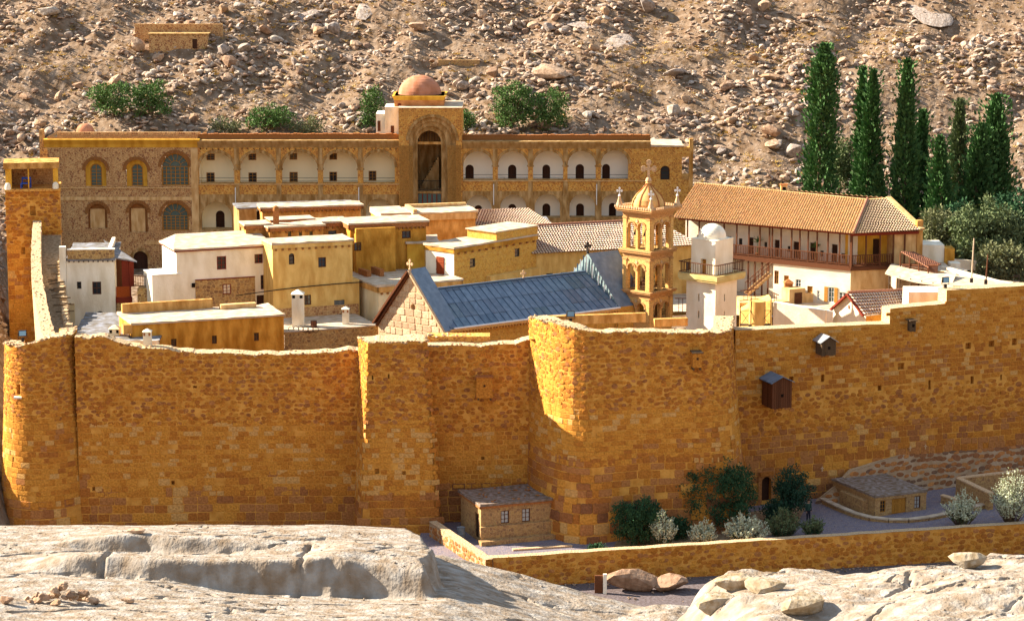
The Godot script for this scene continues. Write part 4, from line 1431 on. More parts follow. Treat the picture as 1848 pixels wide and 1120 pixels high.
# a ring of stones round an arched opening
func ring(t: Node3D, q: Array, wd: float, m: Material, z := 0.05) -> void:
	var r: float = q[2] * 0.5
	var hs: float = q[1] + q[3] - r
	var k := 13
	for i in k:
		var p0 := PI * (i + 0.04) / k
		var p1 := PI * (i + 0.96) / k
		var b := MB.new()
		var a0 := Vector3(q[0] + r + r * cos(p0), hs + r * sin(p0), z)
		var a1 := Vector3(q[0] + r + r * cos(p1), hs + r * sin(p1), z)
		var o0 := Vector3(q[0] + r + (r + wd) * cos(p0), hs + (r + wd) * sin(p0), z)
		var o1 := Vector3(q[0] + r + (r + wd) * cos(p1), hs + (r + wd) * sin(p1), z)
		var d := Vector3(0, 0, -z - 0.02)
		b.quad(a0, o0, o1, a1)
		b.quad(o0, o0 + d, o1 + d, o1)
		b.quad(a1, a1 + d, a0 + d, a0)
		b.quad(a0, a0 + d, o0 + d, o0)
		b.quad(o1, o1 + d, a1 + d, a1)
		b.c.fill(Color(1, 1, 1) * rnd(0.85, 1.2))
		part("arch_stone", b, m, t)

func wing(called: String, label: String, x0: float, l: float, upper: Array, lower: Array, wins: Array, doors: Array, inner: Material, h: float) -> void:
	var t := thing(called, label, "building", Vector3(x0, 5, -75))
	var holes := []
	for q in upper + lower:
		holes.append(q + [true])
	var put := []
	var fy: float = upper[0][1] + upper[0][3] + 0.25
	var n := int(l / 0.62)
	for i in n:
		put.append([l * (i + 0.5) / n - 0.08, fy + 0.05, 0.15, 0.18, false])
	var mid: float = upper[2][1]
	var b := MB.new()
	var uh := []
	var lh := []
	for q in holes:
		if q[1] > mid - 1.0:
			uh.append(q)
		else:
			lh.append(q)
	# the upper storey from the gallery floor, the band below it, the lower storey
	b.panel(l, h - 1.35, uh + put, 0.45, mid - 0.12)
	part("upper_wall", b, M.rubble_orange, t)
	b = MB.new()
	b.panel(l, mid - 1.15, lh, 0.5, 0.0)
	part("lower_wall", b, M.concrete, t)
	b = MB.new()
	b.box(Vector3(0, mid - 1.15, -0.4), Vector3(l, mid - 0.12, -0.002))
	part("balcony_band", b, M.rubble_orange, t)
	boxpart("floor_ledge", Vector3(0, mid - 0.12, -1.7), Vector3(l, mid - 0.02, 0.14), M.peach_plaster, t)
	for q in upper:
		ring(t, q, 0.3, M.concrete, 0.04)
	# piers between the arches
	for i in upper.size() - 1:
		var xa: float = upper[i][0] + upper[i][2]
		var xb: float = upper[i + 1][0]
		boxpart("pier", Vector3((xa + xb) * 0.5 - 0.24, 0, 0.0), Vector3((xa + xb) * 0.5 + 0.24, mid - 0.13, 0.09), M.concrete, t)
		boxpart("pilaster", Vector3((xa + xb) * 0.5 - 0.24, mid + 2.0, 0.0), Vector3((xa + xb) * 0.5 + 0.24, h - 1.4, 0.07), M.concrete, t)
		boxpart("capital", Vector3(xa - 0.1, mid + 1.42, -0.47), Vector3(xb + 0.1, mid + 1.56, 0.08), M.concrete, t)
	b = MB.new()
	molding(b, 0, l, [Vector2(0.01, h - 1.36), Vector2(0.1, h - 1.15), Vector2(0.38, h - 0.72), Vector2(0.42, h - 0.55), Vector2(-0.3, h - 0.5)])
	part("cornice", b, M.concrete, t)
	boxpart("parapet", Vector3(0, h - 0.52, -0.9), Vector3(l, h, -0.4), M.brick_dark, t)
	b = MB.new()
	var p := 0.1
	while p < l - 0.3:
		var w := rnd(0.3, 0.5)
		b.box(Vector3(p, h, -0.95), Vector3(p + w - 0.03, h + rnd(0.03, 0.12), -0.36))
		p += w
	part("coping", b, M.clay_edge, t).set_meta("kind", "stuff")
	# gallery behind: back wall, ceilings, ends
	b = MB.new()
	b.xf = Transform3D(Basis.IDENTITY, Vector3(0, 0, -1.7))
	var ih := []
	for q in wins:
		ih.append(q[0] + [false])
	for q in doors:
		ih.append(q + [true])
	b.panel(l, h - 1.0, ih, 0.2)
	part("gallery_wall", b, inner, t)
	var g := Node3D.new()
	g.name = "gallery_openings"
	t.add_child(g)
	g.position = Vector3(0, 0, -1.7)
	for q in wins:
		window(g, q[0], q[1])
	for q in doors:
		door(g, q, M.door_dark, true, -0.12)
	b = MB.new()
	b.box(Vector3(0, h - 1.1, -8), Vector3(l, h - 0.95, -0.4))
	part("roof", b, M.roof_lime, t)
	boxpart("end_wall", Vector3(0, 0, -8), Vector3(0.15, h - 1.1, -0.45), inner, t)
	boxpart("end_wall", Vector3(l - 0.15, 0, -8), Vector3(l, h - 1.1, -0.45), inner, t)
	boxpart("lower_floor", Vector3(0.2, 0, -1.7), Vector3(l - 0.2, lower[2][1], -0.5), M.peach_plaster, t)
	# drain pipes
	for i in 2:
		var q: Array = upper[i * 3]
		b = MB.new()
		b.tube(Vector3(q[0] + q[2] + 0.1, mid - 2.6, 0.15), Vector3(q[0] + q[2] + 0.1, mid - 0.4, 0.15), 0.05, 0.05, 6)
		part("drain_pipe", b, M.white_paint, t)
	railing_bar(t, 0.0, l, mid + 0.55)

func railing_bar(t: Node3D, x0: float, x1: float, y: float) -> void:
	var b := MB.new()
	b.bar(Vector3(x0, y, -0.3), Vector3(x1, y, -0.3), 0.04, 0.04)
	b.bar(Vector3(x0, y - 0.3, -0.3), Vector3(x1, y - 0.3, -0.3), 0.03, 0.03)
	part("gallery_rail", b, M.iron, t)

func gate_tower() -> void:
	var x0 := -11.91
	var t := thing("gate_tower", "tall stair tower with deep stepped arch and pink dome between the arcades", "tower", Vector3(x0, 5, -74.6))
	var l := 6.66
	var h := 20.34
	var q0 := [1.06, 7.14, 4.96, 12.26]
	var q1 := [1.41, 7.14, 4.14, 11.80]
	var q2 := [1.70, 7.14, 3.27, 11.27]
	var q3 := [1.93, 7.14, 2.51, 10.75]
	var b := MB.new()
	b.panel(l, h, [q0 + [true]], 0.25)
	side(b, 1, l, 8.0)
	b.panel(8.0, h, [])
	side(b, 3, l, 8.0)
	b.panel(8.0, h, [])
	side(b, 2, l, 8.0)
	b.panel(l, h, [])
	part("wall", b, M.rubble_orange, t)
	var z := -0.25
	var prev: Array = q0
	for q: Array in [q1, q2, q3]:
		b = MB.new()
		b.xf = Transform3D(Basis.IDENTITY, Vector3(prev[0] - 0.05, prev[1], z))
		b.panel(prev[2] + 0.1, prev[3] + 0.05, [[q[0] - prev[0] + 0.05, 0.0, q[2], q[3], true]], 0.28)
		part("arch_step", b, M.concrete, t)
		prev = q
		z -= 0.28
	ring(t, q0, 0.3, M.concrete, 0.06)
	# brick piers on both sides
	for sx in [0.05, l - 1.55]:
		var y := 7.14
		while y < 16.43:
			var br := MB.new()
			var c := 0.0
			while c < 1.42:
				var w := rnd(0.22, 0.34)
				br.col = Color(1, 1, 1) * rnd(0.8, 1.25)
				br.box(Vector3(sx + c, y, 0.0), Vector3(sx + minf(c + w - 0.025, 1.45), y + 0.12, rnd(0.03, 0.06)))
				c += w
			part("brick_course", br, M.brick_pier, t)
			y += 0.155
	# inside: hall, stair, lunette, balustrade
	b = MB.new()
	b.quad(Vector3(q3[0], 0, -5), Vector3(q3[0] + q3[2], 0, -5), Vector3(q3[0] + q3[2], h - 2, -5), Vector3(q3[0], h - 2, -5))
	b.quad(Vector3(q3[0], 0, -1.09), Vector3(q3[0], 0, -5), Vector3(q3[0], h - 2, -5), Vector3(q3[0], h - 2, -1.09))
	b.quad(Vector3(q3[0] + q3[2], 0, -5), Vector3(q3[0] + q3[2], 0, -1.09), Vector3(q3[0] + q3[2], h - 2, -1.09), Vector3(q3[0] + q3[2], h - 2, -5))
	b.quad(Vector3(q3[0], h - 2.2, -1.09), Vector3(q3[0] + q3[2], h - 2.2, -1.09), Vector3(q3[0] + q3[2], h - 2.2, -5), Vector3(q3[0], h - 2.2, -5))
	part("hall_wall", b, M.concrete, t)
	var fl := 11.45
	boxpart("hall_floor", Vector3(q3[0], fl - 0.25, -5), Vector3(q3[0] + q3[2], fl, -1.0), M.concrete, t)
	for i in 12:
		var sy := fl + i * 0.28
		boxpart("stair_step", Vector3(q3[0] + 0.15 + i * 0.17, fl, -4.6), Vector3(q3[0] + 0.32 + i * 0.17, sy + 0.28, -3.2), M.concrete, t)
	boxpart("transom", Vector3(q3[0], 16.43, -1.1), Vector3(q3[0] + q3[2], 16.70, -0.95), M.tan_plaster, t)
	b = MB.new()
	for i in 9:
		var x: float = q3[0] + q3[2] * (i + 0.5) / 9
		b.bar(Vector3(x, 16.73, -1.0), Vector3(x, 16.73 + sqrt(maxf(0.0, pow(q3[2] * 0.5, 2) - pow(x - q3[0] - q3[2] * 0.5, 2))), -1.0), 0.04, 0.04)
	part("lunette_bars", b, M.iron, t)
	var rail := Node3D.new()
	rail.name = "balustrade"
	t.add_child(rail)
	railing(rail, Vector3(q3[0], fl, -1.0), Vector3(q3[0] + q3[2], fl, -1.0), 1.1, M.iron, 0.14, 0.03)
	var wq := [1.98, 9.98, 2.40, 1.18]
	boxpart("glazing", Vector3(q3[0], wq[1], -1.1), Vector3(q3[0] + q3[2], wq[1] + wq[3], -1.05), M.glass_teal, t)
	for i in 6:
		var x: float = q3[0] + q3[2] * i / 5.0
		boxpart("mullion", Vector3(x - 0.05, wq[1], -1.04), Vector3(x + 0.05, wq[1] + wq[3], -0.99), M.timber_red, t)
	# square drum, cornice and dome
	var dx0 := -0.54
	var dx1 := 4.72
	var dy1 := 21.44
	boxpart("drum", Vector3(dx0, h - 0.5, -7.4), Vector3(dx1, dy1, -2.0), M.dome_base, t)
	b = MB.new()
	b.prism([Vector2(dx0, -2.0), Vector2(dx1, -2.0), Vector2(dx1, -7.4), Vector2(dx0, -7.4)], dy1 - 0.45, dy1, -0.09)
	part("drum_cornice", b, M.gold_plaster, t)
	b = MB.new()
	b.lathe(Vector3((dx0 + dx1) * 0.5, dy1, -4.7), dome_profile(2.3, 2.0), 28)
	part("dome", b, M.pink_plaster, t)
	b = MB.new()
	b.tube(Vector3(dx0 + 0.55, dy1 - 0.95, -2.02), Vector3(dx0 + 0.55, dy1 - 0.95, -1.97), 0.2, 0.2, 10)
	part("roundel", b, M.timber_red, t)
	boxpart("roof", Vector3(-0.05, h, -8.05), Vector3(l + 0.05, h + 0.06, 0.05), M.roof_lime, t)
	# white block beside the tower
	t = thing("white_stair_head", "white plastered stair head beside the domed tower on the left", "building", Vector3(x0, 5, -75.6))
	house(t, 0.2, 1.0, 1.0, M.white_plaster, M.white_plaster)
	for c in t.get_children():
		c.free()
	boxpart("tall_block", Vector3(-1.53, h - 4.4, -4.5), Vector3(-0.01, h - 0.02, -0.6), M.white_plaster, t)
	boxpart("low_block", Vector3(-2.47, h - 4.4, -4.3), Vector3(-1.53 - 0.01, h - 0.75, -0.8), M.white_plaster, t)
	for q in [[-2.3, h - 2.6, 0.3, 1.1, -0.8], [-0.9, h - 3.0, 0.35, 1.0, -0.6]]:
		boxpart("window", Vector3(q[0], q[1], q[4]), Vector3(q[0] + q[2], q[1] + q[3], q[4] + 0.04), M.timber, t)

# ---------------------------------------------------------------- houses inside the walls
func build_houses() -> void:
	var b := MB.new()
	# square tower on the left with its open kiosk
	var t := front("square_tower", "tall square orange stone tower with an open flat roofed kiosk on top", "tower", -45.73, 7.50, -36.00, -40.92, -36.80)
	var l := 4.88
	var h := 14.04
	var w := sheet([Vector2(0, 0), Vector2(l, 0)], [Vector2(0.05, -0.15), Vector2(l, -0.15)], 0.0, h)
	masonry_wall(t, w, [Vector2(0, h), Vector2(l, h)], [[0, 9.0, "block", 0.6, 0.4, T_MID], [9.0, h, "rubble", 0.4, 0.3, T_RUB]], [[2.18, 11.68, 0.49, 0.86] + [0.5], [1.27, 8.16, 0.34, 0.66] + [0.4]], 0.6, 0.04, 120)
	b.box(Vector3(0.05, 0, -5), Vector3(0.4, h, -0.3))
	b.box(Vector3(l - 0.35, 0, -5), Vector3(l, h, -0.3))
	b.box(Vector3(0.0, h - 0.15, -5), Vector3(l + 0.1, h + 0.08, 0.1))
	part("side_wall", b, M.rubble_orange, t)
	boxpart("kiosk_roof", Vector3(-0.05, 15.95, -3.6), Vector3(l, 16.50, 0.1), M.tan_plaster, t)
	for q in [[0.12, 0.65], [2.1, 2.2], [l - 0.55, l - 0.1]]:
		boxpart("post", Vector3(q[0], h, -0.6), Vector3(q[1], 15.95, -0.1), M.gold_plaster, t)
	boxpart("kiosk_back", Vector3(0.1, h, -3.5), Vector3(l - 0.1, 15.95, -3.3), M.rubble_brown, t)
	boxpart("kiosk_side", Vector3(0.1, h, -3.3), Vector3(0.3, 15.95, -0.6), M.rubble_brown, t)
	for x in [0.3, l - 0.35]:
		b = MB.new()
		b.lathe(Vector3(x, h + 0.05, -0.05), [Vector2(0.28, 0), Vector2(0.26, 0.4), Vector2(0.16, 0.58), Vector2(0, 0.62)], 10)
		part("knob", b, M.white_plaster, t)
	var ch := thing("garden_chair", "blue framed chair inside the kiosk on the square tower", "chair", t.position + Vector3(1.75, h + 0.08, -0.9))
	for q in [[-0.4, 0.4, 0.06, "seat"]]:
		boxpart("seat", Vector3(-0.4, 0.42, -0.4), Vector3(0.4, 0.48, 0.3), M.blue_paint, ch)
		boxpart("backrest", Vector3(-0.42, 0.78, -0.42), Vector3(0.42, 0.95, -0.36), M.blue_paint, ch)
		for s in [-1, 1]:
			boxpart("leg", Vector3(s * 0.38 - 0.04, 0, -0.42), Vector3(s * 0.38 + 0.04, 0.78, -0.36), M.blue_paint, ch)
			boxpart("leg", Vector3(s * 0.38 - 0.04, 0, 0.22), Vector3(s * 0.38 + 0.04, 0.42, 0.28), M.blue_paint, ch)
	# white house on the left
	t = front("white_house", "tall white plastered house with stone parapet beside the square tower", "house", -37.52, 12.00, -20.00, -33.53, -20.40)
	l = 4.02
	h = 5.58
	house(t, l, h, 9.5, M.white_plaster, M.roof_grey, [[[0.84, 3.18, 0.37, 0.61], "dark"], [[2.12, 2.68, 0.74, 1.09], "brown"], [[2.38, 0.54, 0.65, 0.71], "arch_plain"]], null, 0.3, 0.02)
	boxpart("parapet", Vector3(0.12, h + 0.05, -0.35), Vector3(l, 6.47, -0.01), M.rubble_tan, t)
	b = MB.new()
	b.box(Vector3(l - 0.7, h + 0.06, -9.5), Vector3(l - 0.4, h + 0.6, -0.36))
	b.box(Vector3(0.1, 6.47, -0.4), Vector3(l + 0.05, 6.56, 0.04))
	part("roof_kerb", b, M.white_plaster, t)
	for i in 10:
		var x := 0.25 + (l - 0.4) * i / 9.0
		boxpart("corbel", Vector3(x - 0.06, h - 0.12, 0), Vector3(x + 0.06, h - 0.02, 0.12), M.timber_old, t)
	boxpart("corner_pier", Vector3(-0.55, 1.0, -0.5), Vector3(-0.02, 6.78, 0.12), M.white_plaster, t)
	boxpart("lean_to", Vector3(-0.4, 0.3, -0.4), Vector3(0.6, 1.96, 0.3), M.cream_plaster, t)
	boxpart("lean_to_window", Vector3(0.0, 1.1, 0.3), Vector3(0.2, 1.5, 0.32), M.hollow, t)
	# timber gallery beside it
	t = front("timber_gallery", "dark red timber gallery with blue grey roof beside the white house", "gallery", -33.51, 12.00, -20.60, -31.93, -21.00)
	l = 1.63
	h = 5.48
	b = MB.new()
	b.box(Vector3(0.02, 0, -4), Vector3(l - 0.35, 1.89, 0))
	part("stone_base", b, M.rubble_tan, t)
	for i in 7:
		var x := l * 0.35 + (l * 0.6) * i / 7.0
		boxpart("board", Vector3(x, 3.22, -0.14), Vector3(x + 0.17, h, -0.08 + 0.01 * (i % 2)), M.timber_red, t)
	boxpart("gallery_back", Vector3(0.02, 1.94, -3.9), Vector3(l - 0.3, h, -2.2), M.timber, t)
	boxpart("floor_beam", Vector3(0.02, 1.89, -2.2), Vector3(l - 0.25, 2.32, 0.06), M.timber_red, t)
	boxpart("screen", Vector3(0.04, 2.36, -0.06), Vector3(l * 0.72, 3.26, -0.02), M.curtain_red, t)
	boxpart("post", Vector3(l - 0.45, 1.94, -0.14), Vector3(l - 0.32, h, 0.0), M.timber_red, t)
	b = MB.new()
	b.quad(Vector3(-0.15, h + 0.55, -9.0), Vector3(-0.15, h + 0.35, 0.2), Vector3(l + 0.2, h - 0.05, 0.3), Vector3(l - 1.0, h + 0.1, -9.0))
	b.quad(Vector3(-0.15, h + 0.25, 0.2), Vector3(l + 0.2, h - 0.15, 0.3), Vector3(l + 0.2, h - 0.05, 0.3), Vector3(-0.15, h + 0.35, 0.2))
	part("roof", b, M.roof_grey, t)
	# stone stair and wall right of the gallery
	t = thing("stair_wall", "small rubble stair wall with iron railing between gallery and white house", "wall")
	b = MB.new()
	b.box(Vector3(-31.52, 13.34, -19.50) + Vector3(0, -3, -1.5), Vector3(-30.12, 15.33, -19.50))
	part("wall", b, M.rubble_tan, t)
	railing(t, Vector3(-31.89, 15.42, -19.80), Vector3(-30.26, 15.28, -19.80), 0.95, M.iron_rust, 0.2, 0.03)
	# house with the low sloping pale roof and red window frames
	t = front("white_house", "white house with red window frames and a bare stone patch in its wall", "house", -28.04, 11.50, -18.50, -20.37, -21.50)
	l = 8.23
	h = 7.20
	house(t, l, h, 5.0, M.white_plaster, M.roof_lime, [[[3.47, 5.36, 0.81, 1.13], "red"], [[6.74, 5.70, 0.73, 0.80], "red"], [[7.24, 3.45, 0.53, 1.23], "red"], [[6.87, 1.35, 1.21, 1.62], "door"]], M.timber_red, 0.14, 0.18)
	var pq := [1.56, 1.85, 5.18, 2.70]
	b = MB.new()
	b.xf = Transform3D(Basis.IDENTITY, Vector3(pq[0], pq[1] - 0.8, 0.05))
	var wq := [3.91, 3.26, 0.72, 0.85]
	b.panel(pq[2], pq[3] + 0.8, [[wq[0] - pq[0], wq[1] - pq[1] + 0.8, wq[2], wq[3], false]], 0.05)
	part("stone_patch", b, M.rubble_tan, t)
	boxpart("patch_trim", Vector3(pq[0], pq[1] + pq[3], 0.0), Vector3(pq[0] + pq[2], pq[1] + pq[3] + 0.08, 0.1), M.timber_red, t)
	window(t, wq, "red", 0.01)
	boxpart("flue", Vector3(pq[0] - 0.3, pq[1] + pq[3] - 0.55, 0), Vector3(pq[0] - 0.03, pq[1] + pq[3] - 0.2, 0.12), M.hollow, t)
	b = MB.new()
	b.quad(Vector3(-0.3, h + 0.1, 0.2), Vector3(l + 0.1, h + 0.1, 0.2), Vector3(l + 0.1, h + 0.65, -5.0), Vector3(1.2, h + 0.65, -5.0))
	b.tri(Vector3(-0.3, h + 0.1, 0.2), Vector3(1.2, h + 0.65, -5.0), Vector3(-0.3, h + 0.1, -5.0))
	part("roof_slope", b, M.roof_lime, t)
	var aq := [-2.12, 2.16, 2.64, 3.05]
	boxpart("low_wing", Vector3(aq[0], 0, -3), Vector3(aq[0] + aq[2] + 0.4, aq[1] + aq[3], 0.02), M.white_plaster, t)
	boxpart("wing_roof", Vector3(aq[0] - 0.06, aq[1] + aq[3], -3), Vector3(aq[0] + aq[2] - 0.1, aq[1] + aq[3] + 0.06, 0.1), M.white_paint, t)
	# yellow house
	t = front("yellow_house", "yellow plastered house with a row of roof corbels and small arched window", "house", -20.00, 11.50, -18.50, -13.49, -21.00)
	l = 6.97
	h = 7.66
	house(t, l, h, 3.0, M.yellow_plaster, M.roof_lime, [[[1.41, 5.92, 0.48, 0.94], "arch_plain"], [[3.97, 5.53, 0.68, 0.85], "brown"], [[2.71, 2.40, 0.58, 0.85], "brown"], [[5.32, 0.99, 0.93, 1.66], "door", "door_grey"]], M.yellow_plaster, 0.35, 0.08, 12)
	boxpart("stone_base", Vector3(0.02, 0, 0.0), Vector3(l + 0.5, 2.24, 0.06), M.rubble_brown, t)
	boxpart("right_pier", Vector3(l, 0, -2), Vector3(l + 0.6, 4.28, -0.05), M.yellow_plaster, t)
	b = MB.new()
	var c0 := Vector3(-3.2, 3.67, 0.06)
	for i in 14:
		var p0 := c0 + Vector3(11.0 * i / 14.0, -0.1 + 0.5 * (1 - pow(1 - i / 14.0, 2)), 0)
		var p1 := c0 + Vector3(11.0 * (i + 1) / 14.0, -0.1 + 0.5 * (1 - pow(1 - (i + 1) / 14.0, 2)), 0)
		b.bar(p0, p1, 0.06, 0.07)
	part("cable", b, M.iron, t)
	# terrace in front of the yellow house
	t = front("terrace", "white paved terrace on a rubble retaining wall before the yellow house", "terrace", -18.55, 9.00, -12.50, -11.09, -15.50)
	l = 8.05
	h = 3.87
	b = MB.new()
	b.panel(l, h, [])
	b.quad(Vector3(l, 0, 0), Vector3(l, 0, -5), Vector3(l, h, -5), Vector3(l, h, 0))
	part("retaining_wall", b, M.rubble_tan, t)
	boxpart("paving", Vector3(-1.0, h - 0.05, -9), Vector3(l, h + 0.04, 0.06), M.roof_lime, t)
	chimney("white_chimney", Vector3(-17.65, 12.70, -15.21), 0.95, 2.9, "tall white chimney with pointed cap on the paved terrace", M.white_plaster)
	chimney("white_chimney", Vector3(-13.77, 12.75, -15.96), 0.55, 1.45, "short white chimney on the right side of the paved terrace", M.white_plaster)
	chimney("white_chimney", Vector3(-28.18, 13.38, -1.90), 0.6, 1.5, "white chimney with red vents right behind the left front wall", M.white_plaster)
	chimney("white_chimney", Vector3(-31.34, 13.57, -6.00), 0.8, 0.8, "squat white chimney on the dark flat roof at left", M.cream_plaster)
	t = thing("oil_drum", "rusty dark oil drum standing on the paved terrace", "drum", Vector3(-16.31, 12.70, -14.44))
	b = MB.new()
	b.lathe(Vector3.ZERO, [Vector2(0.26, 0), Vector2(0.28, 0.02), Vector2(0.26, 0.04), Vector2(0.26, 0.33), Vector2(0.28, 0.36), Vector2(0.26, 0.39), Vector2(0.26, 0.72), Vector2(0.28, 0.75), Vector2(0.24, 0.76), Vector2(0, 0.75)], 14)
	part("barrel", b, M.iron_rust, t)
	for i in 6:
		var p := Vector3(-18.07, 12.70, -13.18) + Vector3(i * 0.4, 0, rnd(-0.1, 0.1))
		t = thing("wire_coil", ["leftmost", "second", "third", "fourth", "fifth", "rightmost"][i] + " coil of wire leaning at the terrace edge", "coil", p, rnd(-0.5, 0.5), "wire coils on the terrace edge")
		b = MB.new()
		for j in 14:
			var p0 := TAU * j / 14
			var p1 := TAU * (j + 1) / 14
			b.bar(Vector3(cos(p0) * 0.25, 0.26 + sin(p0) * 0.25, 0), Vector3(cos(p1) * 0.25, 0.26 + sin(p1) * 0.25, 0), 0.04, 0.04)
		part("loop", b, M.iron, t)
	# low ochre house just behind the front wall
	t = front("ochre_house", "long low ochre house with white flat roof behind the left front wall", "house", -29.82, 10.00, -5.00, -18.29, -9.20)
	l = 12.27
	h = 4.82
	house(t, l, h, 5.2, M.ochre_plaster, M.roof_lime, [[[3.07, 2.88, 0.44, 0.62], "brown"], [[6.37, 2.89, 0.40, 0.67], "brown"], [[9.80, 2.90, 0.41, 0.67], "brown"]], null, 0.3, 0.05)
	boxpart("back_parapet", Vector3(0.2, h, -5.2), Vector3(l * 0.62, h + 0.85, -4.8), M.tan_plaster, t)
	boxpart("roof_kerb", Vector3(l * 0.66, h, -4.6), Vector3(l * 0.9, h + 0.45, -4.0), M.peach_plaster, t)
	boxpart("corner_bracket", Vector3(-0.7, h - 0.7, -0.8), Vector3(-0.01, h + 0.03, 0.1), M.tan_plaster, t)
	# flat roofs left of it, their shade put into the grey colour
	t = thing("flat_roof_house", "low house with dark flat roof and white front behind the left front wall", "house", Vector3(-34.37, 12.74, -3.40) + Vector3(0, -1.0, 0), 0.06)
	house(t, 6.7, 1.99, 12.5, M.white_plaster, M.roof_grey)
	boxpart("white_fascia", Vector3(3.4, 0.9, 0.0), Vector3(6.8, 1.99 + 0.12, 0.2), M.white_plaster, t)
	# the cluster of flat roofed houses in the middle
	t = front("ochre_house", "broad ochre house with red brick roof edge left of the church ridge", "house", -14.01, 11.00, -26.50, -7.51, -28.50)
	h = 8.76
	house(t, 6.81, h, 3.4, M.ochre_plaster, M.roof_lime, [[[0.75, 7.60, 0.39, 0.48], "dark"], [[4.62, 7.33, 0.80, 0.68], "brown"]], M.clay_edge, 0.42, 0.2, 18)
	b = MB.new()
	b.box(Vector3(0.3, 0, 0.0), Vector3(3.81, 8.48, 0.9))
	part("front_bay", b, M.ochre_plaster, t)
	window(t, [0.13, 6.59, 0.59, 0.72], "brown", 0.92)
	t = front("tan_house", "square tan house with pale parapet behind the ochre houses", "house", -8.88, 11.00, -38.00, -3.35, -39.50)
	h = 8.12
	house(t, 5.73, h, 4.0, M.tan_plaster, M.roof_lime, [], M.peach_plaster, 0.62, 0.16)
	b = MB.new()
	b.box(Vector3(-3.0, h - 0.45, -5.5), Vector3(-0.2, h + 0.06, -0.6))
	part("left_roof", b, M.roof_lime, t)
	boxpart("left_wall", Vector3(-2.9, 0, -5.4), Vector3(-0.1, h - 0.45, -0.8), M.ochre_plaster, t)
	b = MB.new()
	b.box(Vector3(0, h + 0.09, -3.9), Vector3(5.73, h + 0.4, -3.5))
	b.box(Vector3(-0.1, h + 0.09, -3.5), Vector3(0.25, h + 0.4, 0.0))
	part("parapet", b, M.peach_plaster, t)
	t = front("long_house", "long low house with scalloped roof edge in front of the left arcades", "house", -23.13, 11.00, -42.00, -14.12, -44.00)
	h = 8.11
	house(t, 9.23, h, 2.2, M.tan_plaster, M.roof_lime, [], M.clay_edge, 0.3, 0.2, 22)
	boxpart("rear_wing", Vector3(-1.9, 0, -7), Vector3(-0.25, h - 0.35, -2.4), M.concrete, t)
	boxpart("rear_roof", Vector3(-2.1, h - 0.35, -6), Vector3(9.23, h - 0.22, -2.4), M.roof_grey, t)
	t = front("tan_house", "small tan roof house with three small windows above the yellow house", "house", -20.75, 14.00, -24.00, -16.27, -25.60)
	h = 5.81
	house(t, 4.75, h, 2.2, M.tan_plaster, M.roof_lime, [[[1.61, 4.96, 0.29, 0.48], "dark"], [[2.58, 4.92, 0.29, 0.48], "dark"], [[3.52, 4.87, 0.30, 0.48], "dark"]], M.clay_edge, 0.32, 0.16, 8)
	t = front("tan_house", "narrow tan roof house at the left end of the roof cluster", "house", -22.85, 14.00, -24.60, -20.87, -25.20)
	h = 5.94
	house(t, 2.07 - 0.1, h, 2.0, M.tan_plaster, M.roof_lime, [], M.clay_edge, 0.32, 0.16, 4)
	t = front("tan_house", "stepped tan roof house wedged between the small windows and the broad ochre house", "house", -16.84, 14.00, -28.00, -14.38, -28.80)
	h = 5.68
	house(t, 2.58, h, 2.2, M.tan_plaster, M.roof_lime, [[[0.84, 4.56, 0.75, 0.39], "dark"]], M.clay_edge, 0.34, 0.16, 5)
	boxpart("left_step", Vector3(-4.0, 0, -2.7), Vector3(-0.2, h - 0.05, -0.8), M.tan_plaster, t)
	boxpart("step_edge", Vector3(-4.1, h - 0.05, -2.7), Vector3(-0.2, h + 0.28, -0.65), M.clay_edge, t)
	boxpart("step_roof", Vector3(-4.2, h + 0.28, -2.8), Vector3(-0.15, h + 0.35, -0.6), M.roof_lime, t)
	t = thing("brick_chimney", "slender brick chimney rising among the flat roofs", "chimney", Vector3(-20.34, 19.71, -25.80))
	boxpart("stack", Vector3(-0.24, -1.0, -0.24), Vector3(0.24, 1.35, 0.24), M.clay_edge, t)
	b = MB.new()
	b.lathe(Vector3(0, 1.35, 0), [Vector2(0.27, 0), Vector2(0.27, 0.12), Vector2(0.2, 0.35), Vector2(0, 0.45)], 10)
	part("cap", b, M.brick_dark, t)
	# terrace house with the lit white side, left of the church
	t = front("terrace_house", "white sided terrace house with ochre parapet directly left of the church gable", "house", -11.21, 9.00, -19.00, -4.35, -22.50)
	h = 6.53
	house(t, 7.70, h, 8.0, M.cream_plaster, M.roof_lime, [], M.tan_plaster, 0.5, 0.12, 14)
	boxpart("roof_box", Vector3(1.0, h + 0.09, -6.5), Vector3(1.4, h + 0.6, -4.6), M.clay_edge, t)
	boxpart("roof_box", Vector3(2.1, h + 0.09, -6.3), Vector3(2.5, h + 0.7, -4.4), M.clay_edge, t)
	# stone house with the red door
	t = front("stone_house", "ochre stone house with white lit end wall and red door behind the church", "house", -4.94, 11.00, -24.00, 2.17, -32.00)
	h = 7.03
	house(t, 10.70, h, 3.4, M.ochre_stone, M.roof_lime, [[[1.96, 5.14, 0.71, 0.77], "dark"], [[7.80, 5.39, 0.66, 0.74], "dark"]], M.ochre_plaster, 0.4, 0.12, 12)
	b = MB.new()
	side(b, 3, 0, 3.4)
	b.box(Vector3(0.05, 4.16, 0.003), Vector3(3.38, h - 0.45, 0.04))
	part("white_end", b, M.white_plaster, t)
	var dn := Node3D.new()
	dn.name = "end_wall"
	t.add_child(dn)
	dn.transform = b.xf
	door(dn, [1.35, 4.66, 0.9, 1.5], M.door_red, false, 0.09)
	boxpart("raised_roof", Vector3(5.33, h, -3.4), Vector3(10.70 + 0.1, 7.84, 0.05), M.ochre_stone, t)
